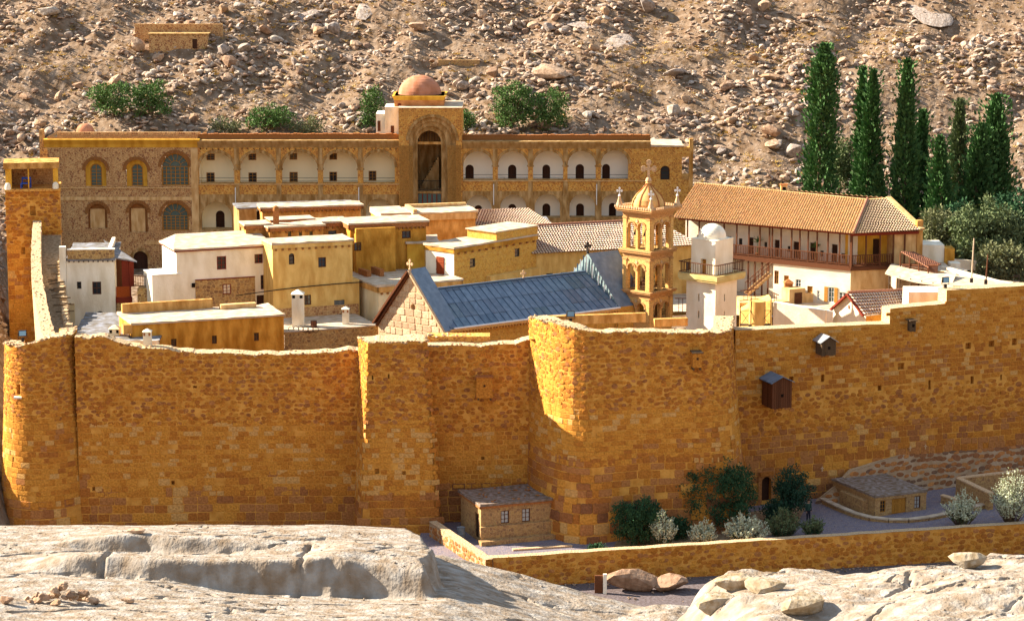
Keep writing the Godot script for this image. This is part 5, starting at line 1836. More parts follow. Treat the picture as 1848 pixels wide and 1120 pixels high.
	boxpart("raised_top", Vector3(5.18, 7.84, -3.5), Vector3(10.70 + 0.2, 7.93, 0.12), M.roof_lime, t)
	boxpart("lower_ledge", Vector3(4.09, 0, 0.0), Vector3(10.70, 4.16, 0.5), M.yellow_plaster, t)
	t = thing("ochre_block", "small ochre block with a pale bay left of the red door", "house", Vector3(-9.13, 14.98, -27.50), 0.1)
	house(t, 2.7, 2.98, 4.0, M.gold_plaster, M.roof_lime)
	boxpart("pale_bay", Vector3(1.5, 0, 0.0), Vector3(2.68, 2.64, 0.6), M.yellow_plaster, t)
	boxpart("side_wing", Vector3(-1.2, 0, -4), Vector3(-0.01, 3.22, -1.6), M.gold_plaster, t)
	# refectory with its tiled roof
	t = front("tiled_house", "yellow walled hall with a long striped clay tile roof behind the bell tower", "house", 2.07, 10.00, -32.00, 16.41, -37.00)
	l = 15.19
	h = 6.40
	house(t, l, h, 7.0, M.yellow_plaster, M.roof_grey, [[[14.60, 3.47, 0.33, 1.43], "dark"], [[1.05, 4.34, 0.63, 0.20], "slit"], [[2.42, 4.36, 0.63, 0.20], "slit"]])
	tiles("roof", t, Vector3(-0.5, h + 0.05, 0.5), Vector3(l + 0.4, h + 0.05, 0.5), Vector3(l - 2.4, h + 1.9, -3.5), Vector3(-0.5, h + 1.9, -3.5), M.tile_pale, M.tile_bed, 0.33, 0.26, 0.74)
	tiles("roof", t, Vector3(l + 0.4, h + 0.05, 0.5), Vector3(l + 0.4, h + 0.05, -7.5), Vector3(l - 2.4, h + 1.9, -3.5), Vector3(l - 2.4, h + 1.9, -3.5), M.tile_pale, M.tile_bed, 0.33, 0.26, 0.74)
	tiles("roof", t, Vector3(l + 0.4, h + 0.05, -7.5), Vector3(-0.5, h + 0.05, -7.5), Vector3(-0.5, h + 1.9, -3.5), Vector3(l - 2.4, h + 1.9, -3.5), M.tile_pale, M.tile_bed, 0.5, 0.4)
	ridge_tiles(t, Vector3(-0.5, h + 2.0, -3.5), Vector3(l - 2.4, h + 2.0, -3.5), M.tile_red)
	boxpart("porch_roof", Vector3(6.66, 4.89, 0), Vector3(8.26, 5.09, 1.6), M.timber, t)
	t = thing("tiled_house", "small tiled roof behind the ochre stone house", "house", Vector3(-3.44, 15.77, -42.00), 0.12)
	h = 1.61
	house(t, 7.2, h, 5.0, M.tan_plaster, M.roof_grey)
	tiles("roof", t, Vector3(-0.2, h + 0.05, 0.3), Vector3(7.4, h + 0.05, 0.3), Vector3(5.6, h + 1.0, -4.6), Vector3(1.0, h + 1.0, -4.6), M.tile_pale, M.tile_bed, 0.33, 0.26, 0.74)
	tiles("roof", t, Vector3(-0.2, h + 0.05, -8.0), Vector3(-0.2, h + 0.05, 0.3), Vector3(1.0, h + 1.0, -4.6), Vector3(1.0, h + 1.0, -4.6), M.tile_red, M.tile_bed, 0.36, 0.22)  # darker red tiles paint the shade on this left facet

func chimney(called: String, p: Vector3, w: float, h: float, label: String, m: Material) -> void:
	var t := thing(called, label, "chimney", p, 0.0, "white chimneys")
	var s := w * 0.5
	boxpart("stack", Vector3(-s, -0.3, -s), Vector3(s, h, s), m, t)
	var b := MB.new()
	b.prism([Vector2(-s - 0.06, s + 0.06), Vector2(s + 0.06, s + 0.06), Vector2(s + 0.06, -s - 0.06), Vector2(-s - 0.06, -s - 0.06)], h, h + w * 0.35, 0.9)
	part("cap", b, m, t)
	for q in [-0.45, 0.2]:
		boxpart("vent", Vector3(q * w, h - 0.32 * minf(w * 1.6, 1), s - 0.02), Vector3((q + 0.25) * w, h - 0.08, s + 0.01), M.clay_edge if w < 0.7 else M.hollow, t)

# ---------------------------------------------------------------- church, bell tower, minaret
func build_church() -> void:
	var t := thing("church", "steep stone gabled church with a long blue grey lead roof", "church")
	var en := Vector3(-5.5, 13.9, -8.0)
	var ef := Vector3(8.9, 13.9, -18.4)
	var el := Vector3(-10.9, 13.6, -12.5)
	var ap := Vector3(-8.2, 18.1, -10.2)
	var rn := Vector3(-7.6, 16.5, -10.7)
	var rf := Vector3(6.2, 16.5, -20.7)
	var bn := Vector3(-10.2, 13.9, -13.6)
	var bf := Vector3(3.5, 13.9, -23.2)
	var b := MB.new()
	# walls under the eaves
	var down := Vector3(0, -6, 0)
	var inn := Vector3(-0.25, 0, -0.3)
	b.quad(en + inn + down, ef + inn + down, ef + inn, en + inn)
	b.quad(ef + down, bf + down, bf, ef)
	b.quad(bf + down, bn + down, bn, bf)
	part("nave_wall", b, M.ochre_stone, t)
	# dentils below the eave
	var n := 60
	for i in n:
		var p := en.lerp(ef, (i + 0.5) / n) + Vector3(-0.1, -0.38, -0.12)
		b = MB.new()
		b.xf = Transform3D(Basis(Vector3.UP, 0.625), p)
		b.box(Vector3(-0.06, -0.1, -0.1), Vector3(0.06, 0.1, 0.1))
		part("dentil", b, M.stone_carved, t)
	b = MB.new()
	b.bar(en + Vector3(0, -0.17, 0), ef + Vector3(0, -0.17, 0), 0.3, 0.2)
	part("eave_cornice", b, M.stone_carved, t)
	b = MB.new()
	b.bar(en + Vector3(0.9, 0.0, -0.5), ef + Vector3(0.15, 0.0, 0.1), 0.22, 0.1)
	part("gutter", b, M.white_paint, t)
	# lead sheets, each with its own tone
	var rows := [0.0, 0.24, 0.6, 0.93, 1.0]
	var cols := 13
	for j in 4:
		for i in cols:
			var f0 := float(i) / cols
			var f1 := float(i + 1) / cols
			var a0 := en.lerp(ef, f0).lerp(rn.lerp(rf, f0), rows[j])
			var a1 := en.lerp(ef, f1).lerp(rn.lerp(rf, f1), rows[j])
			var c1 := en.lerp(ef, f1).lerp(rn.lerp(rf, f1), rows[j + 1])
			var c0 := en.lerp(ef, f0).lerp(rn.lerp(rf, f0), rows[j + 1])
			var nor := (a1 - a0).cross(c0 - a0).normalized()
			var s := MB.new()
			var k := rnd(0.65, 1.45)
			s.col = Color(k * rnd(0.9, 1.15), k, k * rnd(0.88, 1.1))
			var lift := nor * (0.03 + 0.012 * ((i + j) % 2))
			s.quad(a0 + lift + nor * 0.03, a1 + lift + nor * 0.03, c1 + lift, c0 + lift)
			s.quad(a0, a1, a1 + lift + nor * 0.03, a0 + lift + nor * 0.03)
			part("lead_sheet", s, M.lead, t)
	for i in cols * 2 + 1:
		var f := float(i) / (cols * 2)
		var a := en.lerp(ef, f)
		var c := rn.lerp(rf, f)
		var nor := (ef - en).cross(rn - en).normalized()
		b = MB.new()
		b.bar(a + nor * 0.07, c + nor * 0.06, 0.05, 0.05)
		part("seam", b, M.lead_seam, t)
	b = MB.new()
	b.quad(bf, bn, rn, rf)
	part("back_slope", b, M.lead, t)
	b = MB.new()
	b.bar(rn + Vector3(0, 0.08, 0), rf + Vector3(0, 0.08, 0), 0.18, 0.14)
	part("ridge_cap", b, M.lead_seam, t)
	# gable of squared stones with an oculus
	var g := Node3D.new()
	g.name = "gable"
	t.add_child(g)
	var dx := (en - el)
	var w := Vector2(dx.x, dx.z).length()
	g.position = Vector3(el.x, 9.0, el.z)
	g.rotation.y = atan2(-dx.z, dx.x)
	var eh := 4.75
	var ah := 9.1
	b = MB.new()
	var o := Vector2(w * 0.545, 6.35)
	var k := 20
	# wall face round the oculus, as a fan of strips out to the outline
	var outline := [Vector3(0, 0, 0), Vector3(w, 0, 0), Vector3(w, eh, 0), Vector3(w * 0.5, ah, 0), Vector3(0, eh, 0)]
	var rim := []
	var far := []
	for i in k:
		var p := TAU * i / k
		var d := Vector2(cos(p), sin(p))
		rim.append(Vector3(o.x + d.x * 0.26, o.y + d.y * 0.26, 0))
		var best := 100.0
		for e in 5:
			var hit = Geometry2D.segment_intersects_segment(o, o + d * 30.0, Vector2(outline[e].x, outline[e].y), Vector2(outline[(e + 1) % 5].x, outline[(e + 1) % 5].y))
			if hit != null:
				best = minf(best, o.distance_to(hit))
		far.append(Vector3(o.x + d.x * best, o.y + d.y * best, 0))
	for i in k:
		var j := (i + 1) % k
		b.quad(rim[i], far[i], far[j], rim[j])
		b.quad(rim[j], rim[j] + Vector3(0, 0, -0.4), rim[i] + Vector3(0, 0, -0.4), rim[i])
		b.tri(Vector3(o.x, o.y, -0.4), rim[i] + Vector3(0, 0, -0.4), rim[j] + Vector3(0, 0, -0.4))
		for e in 5:
			var q: Vector3 = outline[e]
			var a2 := (Vector2(q.x, q.y) - o).angle()
			var lo := fposmod(a2, TAU)
			if lo > TAU * i / k and lo < TAU * (i + 1) / k:
				b.tri(far[i], q, far[j])
	part("gable_wall", b, M.stone_pale, g)
	var y := 3.9
	while y < ah - 0.3:
		var hh := rnd(0.42, 0.62)
		var half := w * 0.5 if y + hh < eh else w * 0.5 * (ah - y - hh) / (ah - eh)
		var x := w * 0.5 - half + 0.06
		while x < w * 0.5 + half - 0.2:
			var ww := minf(rnd(0.55, 1.0), w * 0.5 + half - x)
			if ww > 0.22 and Vector2(x + ww * 0.5, y + hh * 0.5).distance_to(o) > 0.5:
				var s := put("stone_block", block_mesh[rng.randi() % 6], M["stone_light%d" % (rng.randi() % 3)], g)
				s.transform = Transform3D(Basis(Vector3(ww - 0.03, 0, 0), Vector3(0, hh - 0.03, 0), Vector3(0, 0, rnd(0.03, 0.06))), Vector3(x + ww * 0.5, y + hh * 0.5, 0.0))
			x += ww
		y += hh
	b = MB.new()
	b.bar(Vector3(-0.3, eh - 0.1, 0.16), Vector3(w * 0.5, ah + 0.18, 0.16), 0.5, 0.16)
	b.bar(Vector3(-0.1, eh - 0.35, 0.08), Vector3(w * 0.5, ah - 0.08, 0.08), 0.3, 0.14)
	part("raking_cornice", b, M.timber, g)
	b = MB.new()
	b.bar(Vector3(w + 0.3, eh - 0.1, 0.1), Vector3(w * 0.5, ah + 0.2, 0.1), 0.4, 0.14)
	part("raking_cornice", b, M.stone_pale, g)
	b = MB.new()
	b.bar(Vector3(-0.3, eh, -0.15), Vector3(w * 0.5, ah + 0.27, -0.15), 0.9, 0.05)
	part("coping", b, M.lead_seam, g)
	b = MB.new()
	b.bar(Vector3(w + 0.3, eh, -0.9), Vector3(w * 0.5, ah + 0.27, -0.9), 1.9, 0.06)
	part("coping", b, M.lead, g)
	cross_on(g, Vector3(w * 0.5, ah + 0.25, 0), 0.75, M.stone_pale)
	# the higher east gable in standing seams
	var ax := (ef - en).normalized()
	var top := Vector3(6.4, 18.1, -20.9)
	b = MB.new()
	b.tri(ef + Vector3(0, 0.1, 0), top, bf)
	part("east_gable", b, M.lead_pale, t)
	for i in 22:
		var f := (i + 0.5) / 22.0
		var p := ef.lerp(bf, f)
		var hgt := (top.y - ef.y) * (1.0 - absf(f * 2 - 1))
		b = MB.new()
		b.bar(p - ax * 0.04, p - ax * 0.04 + Vector3(0, hgt, 0), 0.09, 0.05)
		part("standing_seam", b, M.lead_seam if i % 2 else M.white_paint, t)
	b = MB.new()
	var e2 := ax * 3.2
	b.quad(ef, ef + e2, top + e2, top)
	b.quad(bf + e2, bf, top, top + e2)
	b.tri(ef + e2, bf + e2, top + e2)
	part("east_roof", b, M.lead, t)
	b = MB.new()
	b.quad(ef + down, ef + e2 + down, ef + e2, ef)
	part("east_wall", b, M.ochre_stone, t)
	cross_on(t, top + Vector3(0, 0.05, 0), 0.8, M.iron, 0.6)
	cross_on(t, rn.lerp(rf, 0.62) + Vector3(0, 0.15, 0), 0.55, M.stone_pale, 0.3, "ridge_cross")
	bell_tower()
	minaret()

func square_ring(b: MB, s: float, y0: float, y1: float) -> void:
	b.box(Vector3(-s, y0, -s), Vector3(s, y1, s))

func bell_tower() -> void:
	var a := deg_to_rad(-43)
	var corner := Vector3(11.72, 0, -18)
	var t := thing("bell_tower", "ornate three tier golden stone bell tower with ribbed dome and crosses", "tower", corner - Vector3(0.275, 0, 2.25), a)
	var s := 1.47
	var b := MB.new()
	square_ring(b, s, 8.0, 12.76)
	part("base", b, M.stone_carved, t)
	var lev := [[12.66, 14.59], [15.25, 17.87], [18.71, 21.36]]
	for k in 3:
		var y0: float = lev[k][0]
		var y1: float = lev[k][1]
		var hh := y1 - y0
		boxpart("floor_slab", Vector3(-s - 0.05, y0 - 0.12, -s - 0.05), Vector3(s + 0.05, y0, s + 0.05), M.stone_carved, t)
		for f in 4:
			b = MB.new()
			b.xf = Transform3D(Basis(Vector3.UP, f * PI / 2), Vector3.ZERO) * Transform3D(Basis.IDENTITY, Vector3(-s, y0, s))
			b.panel(2 * s, hh, [[0.50, 0.0, 0.86, hh - 0.38, true], [1.58, 0.0, 0.86, hh - 0.38, true]], 0.34)
			part("arcade_face", b, M.stone_carved, t)
			# corner pilasters, colonnette, hood moulds, roundel
			var m := MB.new()
			m.xf = b.xf
			for x in [0.0, 2 * s - 0.38]:
				m = MB.new()
				m.xf = b.xf
				m.box(Vector3(x, 0.0, 0.004), Vector3(x + 0.38, hh - 0.12, 0.07))
				part("pilaster", m, M.stone_carved, t)
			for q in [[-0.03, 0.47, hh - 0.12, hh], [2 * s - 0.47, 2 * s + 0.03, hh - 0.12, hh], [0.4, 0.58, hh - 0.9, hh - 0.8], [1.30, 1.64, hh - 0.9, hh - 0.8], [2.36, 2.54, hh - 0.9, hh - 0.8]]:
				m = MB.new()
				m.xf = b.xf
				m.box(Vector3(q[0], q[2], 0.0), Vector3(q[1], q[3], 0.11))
				part("capital", m, M.stone_trim_shade, t)
			for x in [0.93, 2.01]:
				m = MB.new()
				m.xf = b.xf
				for i in 10:
					var p0 := PI * i / 10
					var p1 := PI * (i + 1) / 10
					m.bar(Vector3(x + 0.45 * cos(p0), hh - 0.81 + 0.45 * sin(p0), 0.05), Vector3(x + 0.45 * cos(p1), hh - 0.81 + 0.45 * sin(p1), 0.05), 0.11, 0.1)
				part("hood_mould", m, M.stone_trim_shade, t)
				m = MB.new()
				m.xf = b.xf
				m.bar(Vector3(x - 0.39, 0.7, -0.2), Vector3(x + 0.39, 0.7, -0.2), 0.03, 0.03)
				m.bar(Vector3(x - 0.39, 0.4, -0.2), Vector3(x + 0.39, 0.4, -0.2), 0.03, 0.03)
				m.bar(Vector3(x, 0.0, -0.2), Vector3(x, 0.7, -0.2), 0.03, 0.03)
				part("rail", m, M.iron_rust, t)
			m = MB.new()
			m.xf = b.xf
			m.tube(Vector3(s, hh - 0.28, 0.0), Vector3(s, hh - 0.28, 0.06), 0.15, 0.13, 12)
			part("roundel", m, M.stone_pale, t)
		# bells
		for q in [Vector3(-0.54, 0, 0.85), Vector3(0.54, 0, 0.85), Vector3(0.85, 0, 0.54), Vector3(0.85, 0, -0.54)]:
			if k == 1 and q.z > 0.7:
				continue
			b = MB.new()
			b.lathe(q + Vector3(0, y1 - 1.55, 0), [Vector2(0.3, 0), Vector2(0.27, 0.08), Vector2(0.2, 0.25), Vector2(0.17, 0.42), Vector2(0.08, 0.5), Vector2(0.03, 0.52), Vector2(0.03, 0.75), Vector2(0, 0.75)], 12)
			part("bell", b, M.bronze, t)
		if k < 2:
			b = MB.new()
			for i in 7:
				b.bar(Vector3(-0.7 + i * 0.22, y0 + i * 0.3, 0.3), Vector3(-0.3 + i * 0.22, y0 + i * 0.3, 0.3), 0.3, 0.05)
			b.bar(Vector3(-0.8, y0, 0.3), Vector3(0.9, y0 + 2.2, 0.3), 0.08, 0.1)
			part("stair", b, M.iron_rust, t)
	# cornices between the tiers
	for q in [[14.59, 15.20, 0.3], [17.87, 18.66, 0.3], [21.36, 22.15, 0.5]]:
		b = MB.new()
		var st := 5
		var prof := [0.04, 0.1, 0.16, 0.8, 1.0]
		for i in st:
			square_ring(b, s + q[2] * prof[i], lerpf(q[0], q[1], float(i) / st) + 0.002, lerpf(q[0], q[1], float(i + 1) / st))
		part("cornice", b, M.stone_trim_shade, t)
	var ct := 22.15
	var d := MB.new()
	for f in 4:
		d.xf = Transform3D(Basis(Vector3.UP, f * PI / 2), Vector3.ZERO)
		for i in 16:
			var x := -1.95 + 3.9 * i / 15.0
			d.box(Vector3(x - 0.08, ct, 1.9), Vector3(x + 0.08, ct + 0.17, 2.02))
	part("cresting", d, M.stone_pale, t).set_meta("kind", "stuff")
	# ribbed dome
	b = MB.new()
	var pr := [Vector2(1.38, 0), Vector2(1.4, 0.25), Vector2(1.3, 0.62), Vector2(1.02, 1.05), Vector2(0.62, 1.42), Vector2(0.3, 1.75), Vector2(0.2, 1.95), Vector2(0.26, 2.0), Vector2(0.2, 2.1), Vector2(0.0, 2.3)]
	b.lathe(Vector3(0, ct, 0), pr, 24)
	part("dome", b, M.stone_dome, t)
	for i in 10:
		var p := TAU * (i + 0.3) / 10
		b = MB.new()
		for j in 6:
			b.bar(Vector3(cos(p) * pr[j].x, ct + pr[j].y, sin(p) * pr[j].x), Vector3(cos(p) * pr[j + 1].x, ct + pr[j + 1].y, sin(p) * pr[j + 1].x), 0.08, 0.1)
		part("dome_rib", b, M.clay_edge, t)
	cross_on(t, Vector3(0, ct + 2.2, 0), 1.5, M.stone_pale, 0.66)
	for q in [[1, 1], [1, -1], [-1, 1], [-1, -1]]:
		b = MB.new()
		b.lathe(Vector3(q[0] * 1.72, ct, q[1] * 1.72), [Vector2(0.3, 0), Vector2(0.3, 0.15), Vector2(0.22, 0.35), Vector2(0.1, 0.75), Vector2(0.07, 0.95), Vector2(0, 1.0)], 10)
		part("pinnacle", b, M.stone_pale, t)
		cross_on(t, Vector3(q[0] * 1.72, ct + 0.95, q[1] * 1.72), 0.6, M.white_paint, 0.66, "pinnacle_cross")

func minaret() -> void:
	var a := deg_to_rad(-41)
	var corner := Vector3(16.83, 0, -16)
	var c := cos(a)
	var sn := sin(a)
	var h := 1.5
	var t := thing("minaret", "plain square white minaret with railed balcony and small dome", "tower", corner - Vector3(h * (c + sn), 0, h * (-sn + c)), a)
	var bal := 16.37
	var b := MB.new()
	for f in 4:
		b.xf = Transform3D(Basis(Vector3.UP, f * PI / 2), Vector3.ZERO) * Transform3D(Basis.IDENTITY, Vector3(-h, 8.0, h))
		b.panel(2 * h, bal - 8.0, [[1.2, 6.65, 0.16, 0.62, false], [1.2, 5.21, 0.16, 0.6, false]], 0.4)
	part("shaft", b, M.white_plaster, t)
	b = MB.new()
	b.box(Vector3(-h + 0.42, 8.5, -h + 0.42), Vector3(h - 0.42, bal, h - 0.42))
	part("core", b, M.peach_plaster, t)
	b = MB.new()
	square_ring(b, h + 0.12, bal - 0.06, bal)
	square_ring(b, h + 0.45, bal + 0.002, bal + 0.16)
	square_ring(b, h + 0.52, bal + 0.162, 16.93)
	part("balcony_slab", b, M.balcony_stone, t)
	var by := 16.93
	var e := h + 0.45
	for q in [[Vector3(-e, by, e), Vector3(e, by, e)], [Vector3(e, by, e), Vector3(e, by, -e)], [Vector3(e, by, -e), Vector3(-e, by, -e)], [Vector3(-e, by, -e), Vector3(-e, by, e)]]:
		var r := Node3D.new()
		r.name = "balcony_railing"
		t.add_child(r, true)
		railing(r, q[0], q[1], 0.95, M.iron_rust, 0.24, 0.035)
	var u := 1.24
	var top := 19.75
	b = MB.new()
	for f in 4:
		b.xf = Transform3D(Basis(Vector3.UP, f * PI / 2), Vector3.ZERO) * Transform3D(Basis.IDENTITY, Vector3(-u, by, u))
		b.panel(2 * u, top - by, [[1.0, 0.0, 0.55, 1.25, false]] if f == 0 else [], 0.3)
	part("upper_shaft", b, M.white_plaster, t)
	boxpart("doorway", Vector3(-u + 1.0, by, u - 0.34), Vector3(-u + 1.55, by + 1.25, u - 0.3), M.timber_ochre, t)
	b = MB.new()
	square_ring(b, u + 0.04, top, top + 0.06)
	part("roof_slab", b, M.white_plaster, t)
	b = MB.new()
	b.lathe(Vector3(0, top + 0.06, 0), [Vector2(1.2, 0), Vector2(1.18, 0.15)] + dome_profile(1.16, 1.05).map(func(p: Vector2) -> Vector2: return p + Vector2(0, 0.15)), 24)
	part("dome", b, M.white_plaster, t)

# ---------------------------------------------------------------- dormitory and what lies round it
func build_dormitory() -> void:
	var t := front("dormitory", "long dormitory with orange tiled hip roof and wooden balcony gallery", "building", 15.34, 11.50, -40.00, 29.89, -30.00)
	var l := 17.65
	var gy := 4.06
	var ey := 7.01
	var gd := 1.2
	var u0 := 9.92
	# lower storey, solid on the right
	var b := MB.new()
	var wins := [[[9.92, 1.79, 0.45, 1.21], "ochre"], [[11.00, 0.89, 0.50, 1.76], "door", "timber_ochre"], [[12.18, 1.45, 0.56, 0.95], "white"], [[13.37, 0.06, 0.55, 1.85], "door", "timber_ochre"], [[14.36, 0.69, 0.28, 0.90], "white"], [[15.46, 0.67, 0.60, 1.34], "white"], [[16.51, 0.73, 0.76, 0.94], "white"]]
	var holes := []
	for q in wins:
		holes.append([q[0][0], maxf(q[0][1], 0.05), q[0][2], q[0][3], false])
	holes[0][0] = maxf(holes[0][0], u0 + 0.1)
	b.xf = Transform3D(Basis.IDENTITY, Vector3(u0, 0, 0))
	var shifted := []
	for q in holes:
		shifted.append([q[0] - u0, q[1], q[2], q[3], false])
	b.panel(l - u0, gy - 0.3, shifted, 0.25)
	b.xf = Transform3D.IDENTITY
	b.quad(Vector3(u0, 0, -gd), Vector3(u0, 0, 0), Vector3(u0, gy - 0.3, 0), Vector3(u0, gy - 0.3, -gd))
	b.quad(Vector3(0, 0, -gd), Vector3(u0, 0, -gd), Vector3(u0, gy - 0.3, -gd), Vector3(0, gy - 0.3, -gd))
	part("lower_wall", b, M.whitewash, t)
	for i in wins.size():
		fill_opening(t, [holes[i].slice(0, 4)] + wins[i].slice(1))
	var sq := [15.46, 0.67, 0.60, 1.34]
	boxpart("shutter", Vector3(sq[0] - 0.36, sq[1], 0.0), Vector3(sq[0] - 0.02, sq[1] + sq[3], 0.06), M.timber_ochre, t)
	boxpart("shutter", Vector3(sq[0] + sq[2] + 0.02, sq[1], 0.0), Vector3(sq[0] + sq[2] + 0.36, sq[1] + sq[3], 0.06), M.timber_ochre, t)
	for px in [7.31, 7.99, 8.73, 9.35]:
		boxpart("lower_post", Vector3(px - 0.06, 0, -0.12), Vector3(px + 0.06, gy - 0.3, 0.0), M.timber, t)
	# balcony floor, fascia
	boxpart("balcony_floor", Vector3(0, gy - 0.12, -gd), Vector3(l, gy, 0.1), M.timber, t)
	boxpart("fascia", Vector3(0, gy - 0.42, -0.1), Vector3(l + 0.05, gy - 0.13, 0.12), M.timber, t)
	# upper wall behind the balcony
	var up := [[[9.34, 3.61, 0.51, 1.51], "door"], [[11.26, 3.47, 0.56, 1.51], "door"], [[12.94, 3.37, 0.56, 1.55], "door"], [[15.10, 3.27, 0.60, 1.59], "door"], [[8.30, 4.77, 0.28, 0.51], "dark"], [[10.68, 4.62, 0.28, 0.50], "dark"], [[13.98, 4.45, 0.33, 0.55], "dark"], [[16.08, 4.44, 0.38, 0.50], "dark"], [[6.71, 3.88, 0.46, 1.52], "door"], [[4.39, 4.19, 0.46, 1.43], "door"], [[2.81, 4.37, 0.47, 1.33], "door"], [[1.23, 4.54, 0.47, 1.29], "door"], [[5.66, 4.81, 0.35, 0.61], "dark"]]
	b = MB.new()
	b.xf = Transform3D(Basis.IDENTITY, Vector3(0, gy, -gd))
	var uh := []
	for q in up:
		uh.append([q[0][0], q[0][1] - gy if q[1] == "dark" else 0.02, q[0][2], q[0][3], false])
	b.panel(l, ey - gy, uh, 0.15)
	part("upper_wall", b, M.whitewash, t)
	var ug := Node3D.new()
	ug.name = "balcony_doors"
	t.add_child(ug)
	ug.position = Vector3(0, gy, -gd)
	for i in up.size():
		fill_opening(ug, [uh[i].slice(0, 4), up[i][1]])
	for px in [0.93, 2.16, 3.50, 4.78, 6.10, 7.36, 8.49, 9.46, 9.75, 10.64, 11.71, 12.54, 13.37, 14.26, 15.35, 16.50]:
		boxpart("balcony_post", Vector3(px - 0.055, gy, -0.06), Vector3(px + 0.055, ey, 0.05), M.timber, t)
	boxpart("corner_post", Vector3(l - 0.1, gy - 0.3, -0.1), Vector3(l + 0.1, ey, 0.1), M.timber, t)
	boxpart("eave_beam", Vector3(0, ey - 0.16, -0.12), Vector3(l + 0.1, ey, 0.14), M.timber_red, t)
	railing(t, Vector3(0, gy, 0.05), Vector3(l, gy, 0.05), 0.95, M.timber, 0.17, 0.06)
	# washing on the rail, plants in pots
	for q in [[1.6, 0.7], [2.6, 0.5], [3.5, 0.9]]:
		var wsh := MB.new()
		wsh.box(Vector3(q[0], gy + 0.25, 0.11), Vector3(q[0] + q[1], gy + 1.02, 0.14))
		var ws := part("laundry", wsh, M.cloth, t)
		ws.set_meta("label", "white and blue washing hung over the balcony rail")
	# end front facing right
	var e := Node3D.new()
	e.name = "end_front"
	t.add_child(e)
	e.transform = t.transform.affine_inverse() * Transform3D(Basis(Vector3.UP, atan2(1.50, 6.09)), Vector3(29.89, 11.5, -30.00))
	var el := 6.28
	b = MB.new()
	b.panel(el, gy - 0.3, [])
	part("end_lower_wall", b, M.peach_plaster, e)
	b = MB.new()
	b.xf = Transform3D(Basis.IDENTITY, Vector3(0, gy, -1.5))
	var dq := [2.63, 4.93, 0.63, 1.24]
	b.panel(el, ey - gy, [[dq[0], 0.02, dq[2], dq[1] + dq[3] - gy, false]], 0.15)
	part("end_upper_wall", b, M.gold_plaster, e)
	door(e, [dq[0], gy + 0.02, dq[2], dq[1] + dq[3] - gy], M.door_dark, false, -1.62)
	boxpart("end_fascia", Vector3(0, gy - 0.4, -0.2), Vector3(el * 0.63, gy - 0.13, 0.12), M.timber, e)
	boxpart("end_floor", Vector3(0, gy - 0.12, -1.5), Vector3(el, gy, 0.05), M.timber, e)
	boxpart("end_beam", Vector3(-0.1, ey - 0.26, -0.1), Vector3(el, ey - 0.02, 0.16), M.timber_red, e)
	boxpart("end_bay", Vector3(el * 0.63, 0, -1.49), Vector3(el, ey - 0.3, -0.15), M.peach_plaster, e)
	for q in [0.22, 0.43, 0.63, 0.8]:
		boxpart("end_post", Vector3(el * q - 0.06, gy - 0.2, -0.06), Vector3(el * q + 0.06, ey - 0.2, 0.06), M.timber, e)
	railing(e, Vector3(0, gy, 0.05), Vector3(el * 0.63, gy, 0.05), 0.95, M.timber, 0.17, 0.06)
	boxpart("end_chimney", Vector3(el - 0.1, 0, -0.6), Vector3(el + 0.45, ey + 0.9, 0.0), M.tan_plaster, e)
	# hip roof
	var inv := t.transform.affine_inverse()
	var e0 := inv * Vector3(14.8, 18.55, -39.7)
	var e1 := inv * Vector3(29.95, 18.55, -29.3)
	var e2 := inv * Vector3(36.3, 18.6, -31.2)
	var r1 := inv * Vector3(32.19, 20.56, -37.00)
	var r2 := inv * Vector3(34.15, 20.61, -37.40)
	var r0 := inv * Vector3(17.43, 20.72, -48.00)
	var e3 := inv * Vector3(36.2, 18.6, -46)
	var e4 := inv * Vector3(21, 18.6, -57)
	tiles("roof", t, e0, e1, r1, r0, M.tile_orange, M.tile_bed, 0.36, 0.25)
	tiles("roof", t, e1, e2, r2, r1, M.tile_orange_shade, M.tile_bed, 0.36, 0.26, 0.72)  # hip end coloured greyer for the weaker light it gets
	tiles("roof", t, e2, e3, r2, r2, M.tile_orange, M.tile_bed, 0.6, 0.5)
	tiles("roof", t, e3, e4, r0, r2, M.tile_orange, M.tile_bed, 0.6, 0.5)
	b = MB.new()
	b.bar(r0, r1, 0.4, 0.12)
	b.bar(r1, r2, 0.4, 0.12)
	part("ridge", b, M.peach_plaster, t)
	ridge_tiles(t, e1 + Vector3(0, 0.1, 0), r1 + Vector3(0, 0.1, 0), M.tile_red)
	b = MB.new()
	b.bar(e2 + Vector3(0, 0.1, 0), r2 + Vector3(0, 0.12, 0), 0.5, 0.14)
	part("hip_edge", b, M.peach_plaster, t)
	var ch := thing("roof_chimney", "small ochre chimney on the orange tiled ridge", "chimney", Vector3(25.26, 20.20, -43.00))
	boxpart("stack", Vector3(-0.3, -0.6, -0.3), Vector3(0.3, 0.95, 0.3), M.peach_plaster, ch)
	boxpart("cap", Vector3(-0.36, 0.95, -0.36), Vector3(0.36, 1.03, 0.36), M.clay_edge, ch)
	boxpart("vent", Vector3(-0.15, 0.5, 0.3), Vector3(0.15, 0.8, 0.32), M.hollow, ch)
	var vp := thing("vent_pipe", "thin vent pipe standing on the orange tiled roof", "pipe", Vector3(19.78, 19.12, -42.50))
	var vb := MB.new()
	vb.tube(Vector3(0, -0.4, 0), Vector3(0, 0.75, 0), 0.07, 0.07, 8)
	part("pipe", vb, M.iron, vp)
	boxpart("flashing", Vector3(-0.35, -0.2, -0.25), Vector3(0.35, 0.0, 0.3), M.white_paint, vp)
